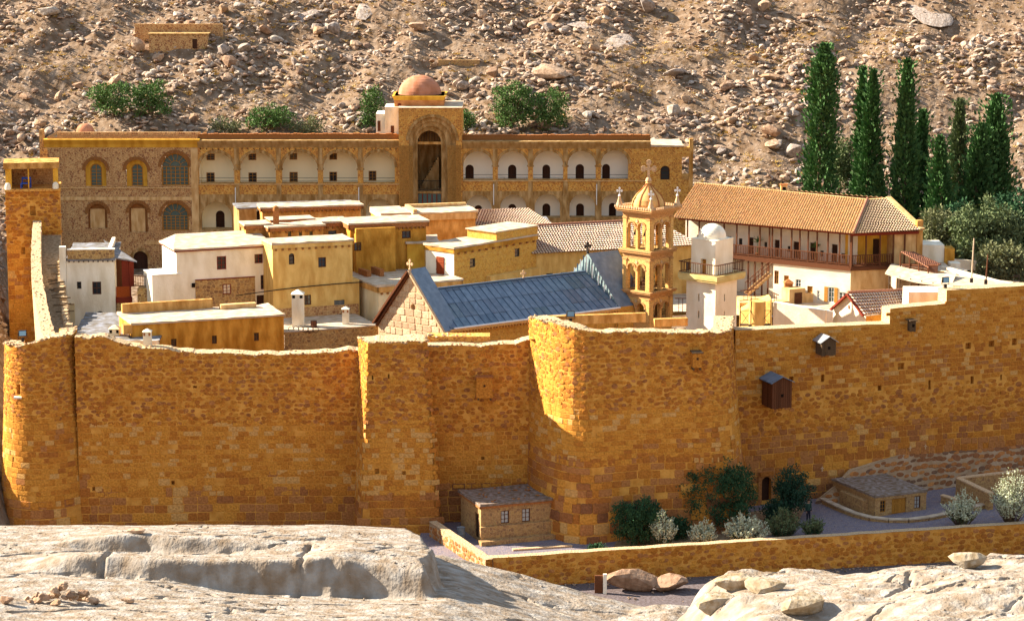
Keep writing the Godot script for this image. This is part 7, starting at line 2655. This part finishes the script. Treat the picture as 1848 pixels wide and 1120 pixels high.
func build_hill_things() -> void:
	# boulders that stand out
	for q in [
		[Vector2(4.52, -122.66), 5.2, 3.0, 0, "huge pale square boulder above the right arcade wing"],
		[Vector2(20.26, -124.64), 5.0, 1.7, 3, "long flat grey boulder on the slope left of the tall cypress"],
		[Vector2(-60.04, -138.22), 4.2, 1.6, 2, "wide pale slab boulder near the upper left corner"],
		[Vector2(-47.23, -130.41), 2.6, 2.7, 0, "round boulder leaning at the left end of the ruined hut"],
		[Vector2(-35.43, -126.06), 2.8, 2.2, 1, "broken boulder right below the ruined hut"],
		[Vector2(-36.43, -128.95), 2.2, 2.4, 3, "upright grey boulder beside the ruined hut"],
		[Vector2(-33.92, -130.41), 2.8, 1.8, 3, "grey boulder right of the upright boulder"],
		[Vector2(-44.84, -129.24), 2.0, 1.3, 0, "low boulder in front of the ruined hut"],
		[Vector2(-2.35, -124.92), 2.2, 2.1, 1, "dark topped boulder left of the huge square boulder"],
		[Vector2(31.95, -124.35), 3.2, 1.5, 4, "smooth tan boulder close to the left of the tall cypress"],
		[Vector2(30.46, -108.40), 3.4, 1.9, 1, "upper of two stacked boulders left of the tall cypress foot"],
		[Vector2(30.80, -106.35), 2.6, 1.6, 0, "lower of two stacked boulders left of the tall cypress foot"],
		[Vector2(32.78, -105.33), 2.8, 2.0, 3, "grey boulder touching the tall cypress foot"],
		[Vector2(17.74, -143.52), 3.6, 2.0, 3, "dark boulder at the upper edge right of the middle"],
		[Vector2(-22.83, -137.92), 2.4, 1.9, 3, "left of two grey boulders near the upper edge"],
		[Vector2(-25.41, -138.84), 1.9, 1.7, 3, "right hand partner of two grey boulders near the upper edge"],
		[Vector2(-49.21, -123.22), 2.6, 1.8, 0, "rounded boulder above the leafy bush at left"],
		[Vector2(-53.85, -123.50), 1.9, 1.3, 1, "split boulder left of the rounded boulder"],
		[Vector2(-55.80, -120.71), 2.0, 1.6, 0, "paired boulder on the left slope"],
		[Vector2(-59.64, -119.32), 2.2, 1.5, 1, "dark brown boulder near the left edge"],
		[Vector2(-56.74, -113.11), 2.0, 1.7, 4, "squat brown boulder above the square tower"],
		[Vector2(19.51, -115.38), 2.6, 2.2, 2, "pale boulder on the slope above the annex"],
		[Vector2(15.04, -136.39), 2.0, 1.3, 1, "dark wedge boulder beside the bedrock patch"],
		[Vector2(4.72, -137.30), 1.6, 1.7, 3, "pointed boulder high above the domed tower"],
		[Vector2(24.65, -107.88), 1.9, 1.4, 0, "boulder above the tiled ridge at its left end"]]:
		var o := put("boulder", rock_mesh[rng.randi() % 8], rock_mat(q[3]))
		meta(o, q[4], "boulder", "boulders on the slope")
		seat(o, q[0].x, q[0].y, Vector3(q[1], q[2] * 1.15, q[1] * 0.75), rnd(0, 6.28), 0.2)
	# bedrock showing through
	for q in [[Vector2(9.41, -139.15), 5.0, "tall patch of pale bedrock near the upper edge"], [Vector2(13.12, -132.78), 6.5, "flat patch of pale bedrock right below the tall patch"], [Vector2(55.26, -140.70), 9.0, "smooth bedrock face at the upper right"], [Vector2(-27.41, -141.63), 6.0, "bedrock hump near the upper edge left of the middle"], [Vector2(-19.13, -142.26), 6.0, "pale bedrock sheet left of the domed tower near the upper edge"]]:
		var o := put("bedrock", rock_mesh[rng.randi() % 8], M.rock3)
		meta(o, q[2], "bedrock", "bedrock patches on the slope")
		o.transform = Transform3D(Basis(Vector3.RIGHT, 0.38) * Basis(Vector3.UP, rnd(0, 6)).scaled_local(Vector3(q[1], 0.9, q[1] * 0.7)), Vector3(q[0].x, ground_h(q[0].x, q[0].y) - 0.05, q[0].y))
	# the next largest, one by one
	var made := 0
	while made < 260:
		var z := -rnd(87, 150)
		var x := rnd(-1, 1) * (190 - z) * 0.215
		if x > 14 and rng.randf() < 0.3:
			continue
		var g := 0.9 + 1.5 * pow(rng.randf(), 2.4)
		var o := put("boulder", rock_mesh[rng.randi() % 8], rock_mat(rng.randi()))
		meta(o, "weathered brown boulder lying among many others on the stony slope", "boulder", "loose boulders strewn over the slope")
		seat(o, x, z, Vector3(g, g * rnd(0.6, 0.95), g * rnd(0.7, 1.0)), rnd(0, 6.28), 0.15)
		made += 1
	# stones nobody could count
	var tones := [Color(0.45, 0.325, 0.235), Color(0.53, 0.40, 0.30), Color(0.34, 0.23, 0.165), Color(0.44, 0.37, 0.31), Color(0.58, 0.485, 0.395)]
	for k in 6:
		var mm := MultiMesh.new()
		mm.transform_format = MultiMesh.TRANSFORM_3D
		mm.use_colors = true
		mm.mesh = rock_mesh[k]
		var xs := []
		while xs.size() < 9000:
			var z := -rnd(48, 160)
			var x := rnd(-1, 1) * (190 - z) * 0.26
			if z > -86 and x < 20 and x > -44.5:
				continue
			if z > -66 and x > 10 and x < 46:
				continue
			if x < -44.5 and z > -86:
				z = -rnd(-3, 86)
				x = -44.5 - rnd(0, 9)
			var g := 0.2 + 1.0 * pow(rng.randf(), 2.8)
			var field := noise.get_noise_2d(x * 0.8, z * 1.5)
			if field < -0.1:
				g *= 0.55
			elif field > 0.2:
				g *= 1.35
			var bs := Basis.from_euler(Vector3(rnd(-0.5, 0.5), rnd(0, 6.28), rnd(-0.5, 0.5))).scaled_local(Vector3(g, g * rnd(0.5, 0.9), g * rnd(0.7, 1.0)))
			xs.append(Transform3D(bs, Vector3(x, ground_h(x, z) + g * 0.2, z)))
		mm.instance_count = xs.size()
		for i in xs.size():
			mm.set_instance_transform(i, xs[i])
			var c: Color = tones[rng.randi() % 5] * rnd(0.75, 1.15)
			mm.set_instance_color(i, c)
		var o := MultiMeshInstance3D.new()
		o.name = numbered("scree")
		o.multimesh = mm
		o.material_override = M.rock
		o.set_meta("kind", "stuff")
		o.set_meta("label", "loose brown stones covering the whole slope")
		o.set_meta("category", "scree")
		add_child(o)
	# gravel and broken stone along the road and under the low wall
	var mg := MultiMesh.new()
	mg.transform_format = MultiMesh.TRANSFORM_3D
	mg.use_colors = true
	mg.mesh = rock_mesh[2]
	mg.instance_count = 1500
	for i in 1500:
		var x := rnd(-4, 44)
		var zl := 13.6 - 0.2087 * (x + 2.0)
		var yard := i % 3 == 0
		var z := zl + (1.2 * pow(rng.randf(), 2.0) if i % 2 else rnd(0.3, 10.0))
		var y := -1.25
		if yard:
			z = zl - 1.0 - rnd(0, 11)
			y = yard_y(x)
		var g := rnd(0.05, 0.12) if yard else 0.06 + 0.3 * pow(rng.randf(), 4.0)
		mg.set_instance_transform(i, Transform3D(Basis.from_euler(Vector3(rnd(0, 6), rnd(0, 6), 0)).scaled(Vector3(g, g * 0.7, g)), Vector3(x, y + g * 0.2, z)))
		mg.set_instance_color(i, Color(0.4, 0.29, 0.2) * rnd(0.6, 1.2))
	var go := MultiMeshInstance3D.new()
	go.name = "gravel"
	go.multimesh = mg
	go.material_override = M.rock
	go.set_meta("kind", "stuff")
	go.set_meta("label", "scattered gravel on the road and the yard")
	go.set_meta("category", "gravel")
	add_child(go)
	# grit and broken chips on the bare granite
	var mc := MultiMesh.new()
	mc.transform_format = MultiMesh.TRANSFORM_3D
	mc.use_colors = true
	mc.mesh = rock_mesh[4]
	mc.instance_count = 1600
	for i in 1600:
		var right := i % 3 == 0
		var x := rnd(11, 40) if right else rnd(-36, 9)
		var z := rnd(38, 60) if right else rnd(32, 60)
		var y := outcrop_right_h(x, z) if right else outcrop_h(x, z)
		var g := 0.04 + 0.22 * pow(rng.randf(), 5.0)
		mc.set_instance_transform(i, Transform3D(Basis.from_euler(Vector3(rnd(0, 6), rnd(0, 6), 0)).scaled(Vector3(g, g * 0.6, g)), Vector3(x, y + g * 0.1, z)))
		mc.set_instance_color(i, Color(0.36, 0.29, 0.22) * rnd(0.5, 1.2))
	var co := MultiMeshInstance3D.new()
	co.name = "stone_chips"
	co.multimesh = mc
	co.material_override = M.rock
	co.set_meta("kind", "stuff")
	co.set_meta("label", "small stone chips strewn over the bare granite in front")
	co.set_meta("category", "gravel")
	add_child(co)
	# dry yellow tufts between the stones
	var tuft := MB.new()
	for i in 14:
		var a := rnd(0, TAU)
		var d := Vector3(cos(a), 0, sin(a))
		tuft.tri(d * 0.1 + Vector3(0.05, 0, 0), d * rnd(0.3, 0.6) + Vector3(0, rnd(0.25, 0.5), 0), d * 0.1 - Vector3(0.05, 0, 0))
	var mt := MultiMesh.new()
	mt.transform_format = MultiMesh.TRANSFORM_3D
	mt.use_colors = true
	mt.mesh = tuft.commit()
	var ts := []
	while ts.size() < 4200:
		var z := -rnd(86, 155)
		var x := rnd(-1, 1) * (190 - z) * 0.22
		if noise.get_noise_2d(x * 0.9 + 300.0, z * 1.4) < 0.02:
			continue
		var g := rnd(0.5, 1.2)
		ts.append(Transform3D(Basis(Vector3.UP, rnd(0, 6)).scaled(Vector3(g, g * rnd(0.5, 0.9), g)), Vector3(x, ground_h(x, z), z)))
	mt.instance_count = ts.size()
	for i in ts.size():
		mt.set_instance_transform(i, ts[i])
		mt.set_instance_color(i, Color(1, 1, 1) * rnd(0.7, 1.2))
	var to := MultiMeshInstance3D.new()
	to.name = "dry_grass"
	to.multimesh = mt
	to.material_override = M.straw
	to.set_meta("kind", "stuff")
	to.set_meta("label", "dry yellow grass tufts between the stones of the slope")
	to.set_meta("category", "grass")
	add_child(to)
	# ruined hut and low walls on the slope
	var hp := Vector2(-42.33, -130.41)
	var t := thing("ruined_hut", "long low brown stone hut standing alone high on the left slope", "hut", Vector3(hp.x, ground_h(hp.x, hp.y), hp.y))
	boxpart("back_wall", Vector3(-5.8, -1, -3.6), Vector3(5.4, 2.9, -3.0), M.rubble_brown, t)
	boxpart("front_room", Vector3(-3.6, -1, -2.4), Vector3(3.8, 1.75, 0.0), M.rubble_brown, t)
	boxpart("roof", Vector3(-3.75, 1.75, -2.99), Vector3(3.95, 1.9, 0.12), M.concrete, t)
	boxpart("doorway", Vector3(1.9, 0.0, 0.0), Vector3(2.5, 1.2, 0.03), M.door_dark, t)
	hp = Vector2(-6.69, -128.37)
	t = thing("slope_wall", "short low stone wall on the slope above the domed tower", "wall", Vector3(hp.x, ground_h(hp.x, hp.y), hp.y))
	boxpart("wall", Vector3(-2.6, -0.5, -0.5), Vector3(2.6, 0.75, 0.0), M.rubble_hut, t)
	boxpart("wall_return", Vector3(-2.6, -0.5, -3.0), Vector3(-2.2, 0.8, -0.51), M.rubble_hut, t)
	# stones on the near granite
	for q in [[Vector2(-24.93, 54.33), 0]]:
		for i in 40:
			var a := rnd(0, TAU)
			var r := 1.7 * pow(rng.randf(), 0.8)
			var o := put("cairn_stone", rock_mesh[rng.randi() % 8], rock_mat([0, 1, 0, 4][i % 4]))
			meta(o, "brown stone in the tumbled heap on the granite at lower left", "stone", "stones of the tumbled heap")
			var x: float = q[0].x + cos(a) * r * 1.4
			var z: float = q[0].y + sin(a) * r * 0.5
			var g := rnd(0.35, 0.8)
			var stack := maxf(0.0, 1.25 - r * 0.95) * (0.3 + 0.7 * rng.randf())
			o.transform = Transform3D(Basis.from_euler(Vector3(rnd(0, 6), rnd(0, 6), rnd(0, 6))).scaled(Vector3(g, g * 0.75, g * 0.8)), Vector3(x, outcrop_h(x, z) + g * 0.2 + stack, z))
	for q in [[Vector2(-23.07, 38.58), 1.4, 0.7, "flat stone lying on the crest of the near granite slab", 0], [Vector2(-21.50, 53.64), 0.9, 0.7, "lone brown stone right of the tumbled heap", 0], [Vector2(-27.79, 55.93), 0.9, 0.8, "dark brown stone at the lower left corner", 1]]:
		var o := put("stone", rock_mesh[rng.randi() % 8], rock_mat(q[4]))
		meta(o, q[3], "stone")
		o.transform = Transform3D(Basis(Vector3.UP, rnd(0, 6)).scaled(Vector3(q[1], q[2], q[1] * 0.7)), Vector3(q[0].x, outcrop_h(q[0].x, q[0].y) + q[2] * 0.3, q[0].y))
	for q in [[Vector2(27.65, 41.38), 3.0, 1.9, 2.0, "big pale boulder resting on the right granite"], [Vector2(17.06, 48.69), 3.3, 2.6, 2.4, "square rounded granite block near the lower right edge"], [Vector2(12.14, 44.00), 3.4, 2.6, 2.4, "leftmost broken block of the right granite"], [Vector2(13.81, 41.99), 3.0, 2.3, 2.0, "second broken block from the left on the right granite"], [Vector2(15.16, 43.60), 2.8, 1.7, 2.0, "low broken block between the square block and the left ones"]]:
		var o := put("boulder", rock_mesh[rng.randi() % 8], M.granite_loose)
		meta(o, q[4], "boulder", "blocks on the right granite")
		o.transform = Transform3D(Basis(Vector3.UP, rnd(0, 6)).scaled(Vector3(q[1], q[2], q[3])), Vector3(q[0].x, outcrop_right_h(q[0].x, q[0].y) + q[2] * 0.18, q[0].y))
	for q in [[Vector2(8.95, 13.95), 4.4, 2.6, "larger brown boulder lying against the road wall"], [Vector2(11.35, 13.95), 3.2, 1.9, "smaller brown boulder lying against the road wall"]]:
		var o := put("boulder", rock_mesh[rng.randi() % 8], M.rock1)
		meta(o, q[3], "boulder", "boulders along the road wall")
		o.transform = Transform3D(Basis(Vector3.UP, rnd(0, 6)).scaled(Vector3(q[1], q[2], 2.2)), Vector3(q[0].x, -1.25 + q[2] * 0.3, q[0].y))

# ---------------------------------------------------------------- plants
func leaf(b: MB, p: Vector3, d: Vector3, s: float, wide := 0.55) -> void:
	var side_ := d.cross(Vector3(rnd(-1, 1), rnd(-1, 1), rnd(-1, 1))).normalized() * s * wide * 0.5
	var m := p + d * s * 0.5
	b.tri(p, m + side_, p + d * s)
	b.tri(p, p + d * s, m - side_)

# clumps of leaves through an ellipsoid, with gaps between them
func crown(b: MB, c: Vector3, r: Vector3, clumps: int, per: int, size: float, spread: float, lift := 0.3) -> void:
	for i in clumps:
		var u := Vector3(rnd(-1, 1), rnd(-1, 1), rnd(-1, 1)).normalized() * pow(rng.randf(), 0.42)
		var q := c + u * r
		var f := rnd(0.7, 1.25)
		for j in per:
			var d := Vector3(rnd(-1, 1), rnd(-1, 1) + lift, rnd(-1, 1)).normalized()
			var p := q + d * spread * pow(rng.randf(), 0.6)
			b.col = Color(1, 1, 1) * f * rnd(0.75, 1.25)
			leaf(b, p, (d + Vector3(rnd(-0.6, 0.6), rnd(-0.4, 0.6), rnd(-0.6, 0.6))).normalized(), size * rnd(0.7, 1.3))

func branches(b: MB, foot: Vector3, c: Vector3, r: Vector3, k: int, thick: float) -> void:
	var knee := foot.lerp(c, 0.35)
	b.tube(foot + Vector3(0, -0.3, 0), knee, thick, thick * 0.75, 7)
	for i in k:
		var u := Vector3(rnd(-1, 1), rnd(-0.3, 1), rnd(-1, 1)).normalized() * 0.75
		var e := c + u * r
		var m := knee.lerp(e, 0.5) + Vector3(rnd(-0.2, 0.2), rnd(0, 0.3), rnd(-0.2, 0.2))
		b.tube(knee, m, thick * 0.5, thick * 0.3, 5)
		b.tube(m, e, thick * 0.3, thick * 0.1, 5)

func cypress(p: Vector3, h: float, r: float, label: String, m: Material, shape := 0) -> void:
	var t := thing("cypress_tree", label, "tree", p, 0.0, "cypress trees behind the dormitory")
	var b := MB.new()
	b.tube(Vector3(0, -0.5, 0), Vector3(0, h * 0.6, 0), r * 0.16, r * 0.08, 7)
	b.tube(Vector3(0, h * 0.6, 0), Vector3(0, h * 0.96, 0), r * 0.08, 0.02, 6)
	part("trunk", b, M.bark, t)
	b = MB.new()
	var f := FastNoiseLite.new()
	f.seed = int(p.x * 31.0)
	f.frequency = 0.35
	var n := int(h * r * 210)
	var lean := sin(p.x * 3.7) * 0.35
	for i in n:
		var y := pow(rng.randf(), 0.85)
		var pr := pow(maxf(1.0 - y, 0.0), 0.72) * (0.55 + 0.45 * smoothstep(0.0, 0.12, y))
		if shape == 1:
			pr = 0.50 + 0.5 * pow(1.0 - y, 0.9) - 0.42 * smoothstep(0.9, 1.0, y)
			if y < 0.42:
				pr *= 1.05
			else:
				pr *= 0.9
		var a := rnd(0, TAU)
		var q := Vector3(cos(a), 0, sin(a))
		var lump := 1.0 + 0.95 * f.get_noise_3d(q.x * 2.0 * r, y * h * 1.1, q.z * 2.0 * r)
		var rr := r * pr * lump * (0.3 + 0.7 * sqrt(rng.randf()))
		var pos := q * rr + Vector3(0, 0.3 + y * (h - 0.4), 0)
		b.col = Color(1, 1, 1) * rnd(0.6, 1.35) * (1.0 + 0.5 * f.get_noise_3d(q.x * 2.0 * r + 40.0, y * h, q.z * 2.0 * r))
		if rng.randf() < 0.07:
			b.col = Color(2.2, 1.15, 1.4) * rnd(0.6, 1.1)
		if rng.randf() < 0.12:
			pos += q * rnd(0.0, 0.5) * r
		pos.x += lean * y * y
		leaf(b, pos, (q * 0.55 + Vector3(rnd(-0.3, 0.3), rnd(0.4, 1.2), rnd(-0.3, 0.3))).normalized(), rnd(0.3, 0.55), 0.6)
	part("crown", b, m, t)

func tree(called: String, p: Vector3, c: Vector3, r: Vector3, label: String, m: Material, clumps: int, per: int, size: float, spread: float, group: String, limbs := 9) -> void:
	var t := thing(called, label, "tree" if called.ends_with("tree") else "bush", p, 0.0, group)
	var b := MB.new()
	branches(b, Vector3.ZERO, c, r, limbs, maxf(r.x * 0.07, 0.04))
	part("trunk" if called.ends_with("tree") else "stems", b, M.bark, t)
	b = MB.new()
	crown(b, c, r, clumps, per, size, spread)
	part("crown" if called.ends_with("tree") else "foliage", b, m, t)

# upright feathery sprigs
func sprig_bush(p: Vector3, w: float, h: float, k: int, label: String, m: Material, m2: Material) -> void:
	var t := thing("feathery_bush", label, "bush", p, 0.0, "bushes in the yard")
	var st := MB.new()
	var b := MB.new()
	var low := MB.new()
	for i in k:
		var a := rnd(0, TAU)
		var rr := w * 0.5 * sqrt(rng.randf())
		var tip := Vector3(cos(a) * rr, h * rnd(0.6, 1.0) * (1.0 - 0.45 * pow(rr / (w * 0.5), 2)), sin(a) * rr)
		var root := Vector3(tip.x * 0.25, 0, tip.z * 0.25)
		st.tube(root, tip, 0.025, 0.01, 4)
		var f := rnd(0.75, 1.2)
		for j in 34:
			var u := 0.3 + 0.7 * rng.randf()
			var q := root.lerp(tip, u)
			var d := (Vector3(rnd(-1, 1), rnd(0.1, 1.2), rnd(-1, 1))).normalized()
			var tgt := b if u > 0.55 else low
			tgt.col = Color(1, 1, 1) * f * rnd(0.8, 1.2)
			leaf(tgt, q + d * rnd(0, 0.09), d, rnd(0.12, 0.24), 0.4)
	part("stems", st, M.bark, t)
	part("sprigs", b, m, t)
	part("foliage", low, m2, t)

func build_plants() -> void:
	# cypresses, tallest first
	for q in [
		[30.83, 32.86, 2.0, "tallest cypress with a bulging top, leftmost of the row", "leaf_cypress", 1, -62.0],
		[36.01, 30.06, 1.75, "slim pointed cypress second from the left", "leaf_cypress", 0, -64.0],
		[35.69, 30.16, 1.2, "slender cypress half hidden behind the second one", "leaf_cypress", 0, -67.0],
		[39.08, 31.46, 1.85, "tall pointed cypress in the middle of the row", "leaf_cypress", 0, -60.0],
		[41.11, 26.05, 1.7, "cypress just right of the middle one, half its height lower", "leaf_cypress", 0, -64.0],
		[42.15, 24.26, 2.0, "shortest cypress standing before the right group", "leaf_cypress", 0, -56.0],
		[45.67, 26.98, 1.6, "thin brownish cypress behind the right group", "leaf_olive", 0, -66.0],
		[48.19, 27.79, 2.9, "broad pointed cypress at the right end", "leaf_cypress", 0, -62.0],
		[46.26, 25.05, 2.6, "wide cypress leaning on the right end one", "leaf_cypress", 0, -60.0],
		[36.76, 20.91, 1.3, "lowest cypress at the foot of the second one", "leaf_cypress", 0, -60.0]]:
		var p := Vector3(q[0], ground_h(q[0], q[6]) - 0.2, q[6])
		cypress(p, q[1] - p.y, q[2], q[3], M[q[4]], q[5])
	for q in [
		[Vector3(44.43, 13.90, -44.00), Vector3(3.6, 3.6, 3.0), "leaf_olive", "large grey green garden tree below the right cypresses", 300],
		[Vector3(48.09, 13.29, -48.00), Vector3(3.6, 4.2, 3.0), "leaf_dark", "dark garden tree at the right edge below the cypresses", 260],
		[Vector3(41.29, 13.52, -50.00), Vector3(2.4, 2.8, 2.2), "leaf_pale", "pale dusty garden tree right of the dormitory end", 170],
		[Vector3(43.51, 13.48, -52.00), Vector3(2.6, 3.0, 2.2), "leaf_dark", "dark green tree between the pale and the grey green one", 180],
		[Vector3(44.72, 13.36, -36.00), Vector3(3.0, 2.0, 2.2), "leaf_pale", "low spreading tree behind the roof terrace wall", 190],
		[Vector3(34.19, 18.02, -70.00), Vector3(1.6, 2.8, 1.5), "leaf_olive", "sparse scrubby tree between the first two cypresses", 70]]:
		var foot: Vector3 = q[0]
		var gy := ground_h(foot.x, foot.z)
		tree("garden_tree", Vector3(foot.x, gy, foot.z), Vector3(0, foot.y - gy + q[1].y * 0.6, 0), q[1], q[3], M[q[2]], q[4], 42, 0.32, 0.62, "garden trees at the right")
	# bushes behind the back range
	for q in [
		[Vector2(-47.62, -111.26), 3.4, 3.4, "leaf_bright", "sprawling green bush at left above the rubble building", 120],
		[Vector2(-42.98, -111.26), 2.8, 3.8, "leaf_bright", "taller green bush beside the sprawling one above the rubble building", 100],
		[Vector2(-29.05, -111.00), 3.2, 2.2, "leaf_bright", "low green bush above the left arcade wing", 90],
		[Vector2(-24.40, -110.74), 2.4, 1.8, "leaf_pale", "thin yellowish bush right of the low green bush", 40],
		[Vector2(-34.32, -110.74), 2.2, 1.3, "leaf_pale", "small thin bush above the start of the arcades", 30],
		[Vector2(-16.66, -110.74), 1.6, 4.2, "leaf_bright", "upright green bush left of the white stair head", 80],
		[Vector2(-5.42, -110.47), 1.0, 2.0, "leaf_bright", "narrow green bush right behind the domed tower", 40],
		[Vector2(0.07, -110.47), 2.9, 4.6, "leaf_bright", "largest green bush above the right arcade wing", 150],
		[Vector2(4.36, -110.47), 2.8, 4.0, "leaf_bright", "rounded green bush joined to the largest one", 130]]:
		var gy := ground_h(q[0].x, q[0].y)
		tree("hill_bush", Vector3(q[0].x, gy, q[0].y), Vector3(0, q[2] * 0.62, 0), Vector3(q[1], q[2] * 0.62, q[1] * 0.7), q[4], M[q[3]], q[5], 26, 0.3, 0.55, "bushes behind the arcades", 7)
	# yard
	for q in [
		[Vector3(9.48, 0.00, 6.27), 2.1, 3.4, "leaf_dark", "dark green bush at the right foot of the bastion", 200],
		[Vector3(15.59, 0.00, 2.58), 3.3, 5.6, "leaf_dark", "largest dark bush against the bastion", 420],
		[Vector3(21.67, 0.40, -0.41), 1.7, 3.8, "leaf_teal", "dark round yard tree beside the arched doorway", 140],
		[Vector3(20.33, 0.30, 0.89), 1.2, 1.6, "leaf_teal", "low dark bush left of the round yard tree", 60],
		[Vector3(6.39, 0.00, 9.07), 0.6, 0.6, "leaf_dark", "tiny dark bush near the round kerb", 24],
		[Vector3(12.20, 0.00, 4.68), 1.3, 1.6, "leaf_dark", "dark bush behind the feathery silver ones", 60]]:
		tree("yard_bush", q[0], Vector3(0, q[2] * 0.55, 0), Vector3(q[1], q[2] * 0.5, q[1] * 0.75), q[4], M[q[3]], q[5], 44, 0.17, 0.4, "bushes in the yard", 8)
	for q in [
		[Vector3(11.28, 0.00, 7.37), 2.2, 3.2, 90, "feathery silver bush second from the bastion", "leaf_silver_sunlit", "leaf_dark"],
		[Vector3(14.24, 0.00, 7.05), 2.2, 2.4, 90, "compact silver bush before the largest dark bush", "leaf_silver_sunlit", "leaf_pale"],
		[Vector3(17.51, 0.10, 6.64), 3.6, 2.6, 120, "wide silver bush with sprigs whitened for sunlight along the road wall", "leaf_silver_sunlit", "leaf_dark"],
		[Vector3(20.41, 0.20, 5.10), 2.9, 2.5, 120, "olive green feathery bush below the round yard tree", "leaf_olive", "leaf_dark"],
		[Vector3(22.67, 0.40, 5.37), 1.9, 1.8, 60, "dim olive bush beside the standing person", "leaf_olive", "leaf_dark"],
		[Vector3(34.28, 0.80, 3.62), 3.2, 3.0, 80, "spreading bush with a pale tip in the right yard", "leaf_silver_sunlit", "leaf_olive"],
		[Vector3(37.99, 1.00, 3.56), 3.4, 4.4, 130, "big silver feathery bush at the right edge", "leaf_silver_sunlit", "leaf_silver_sunlit"],
		[Vector3(16.37, 0.00, -2.81), 0.9, 3.4, 16, "silver sprigs standing out of the largest dark bush", "leaf_silver_sunlit", "leaf_dark"]]:
		sprig_bush(q[0], q[1], q[2], q[3], q[4], M[q[5]], M[q[6]])
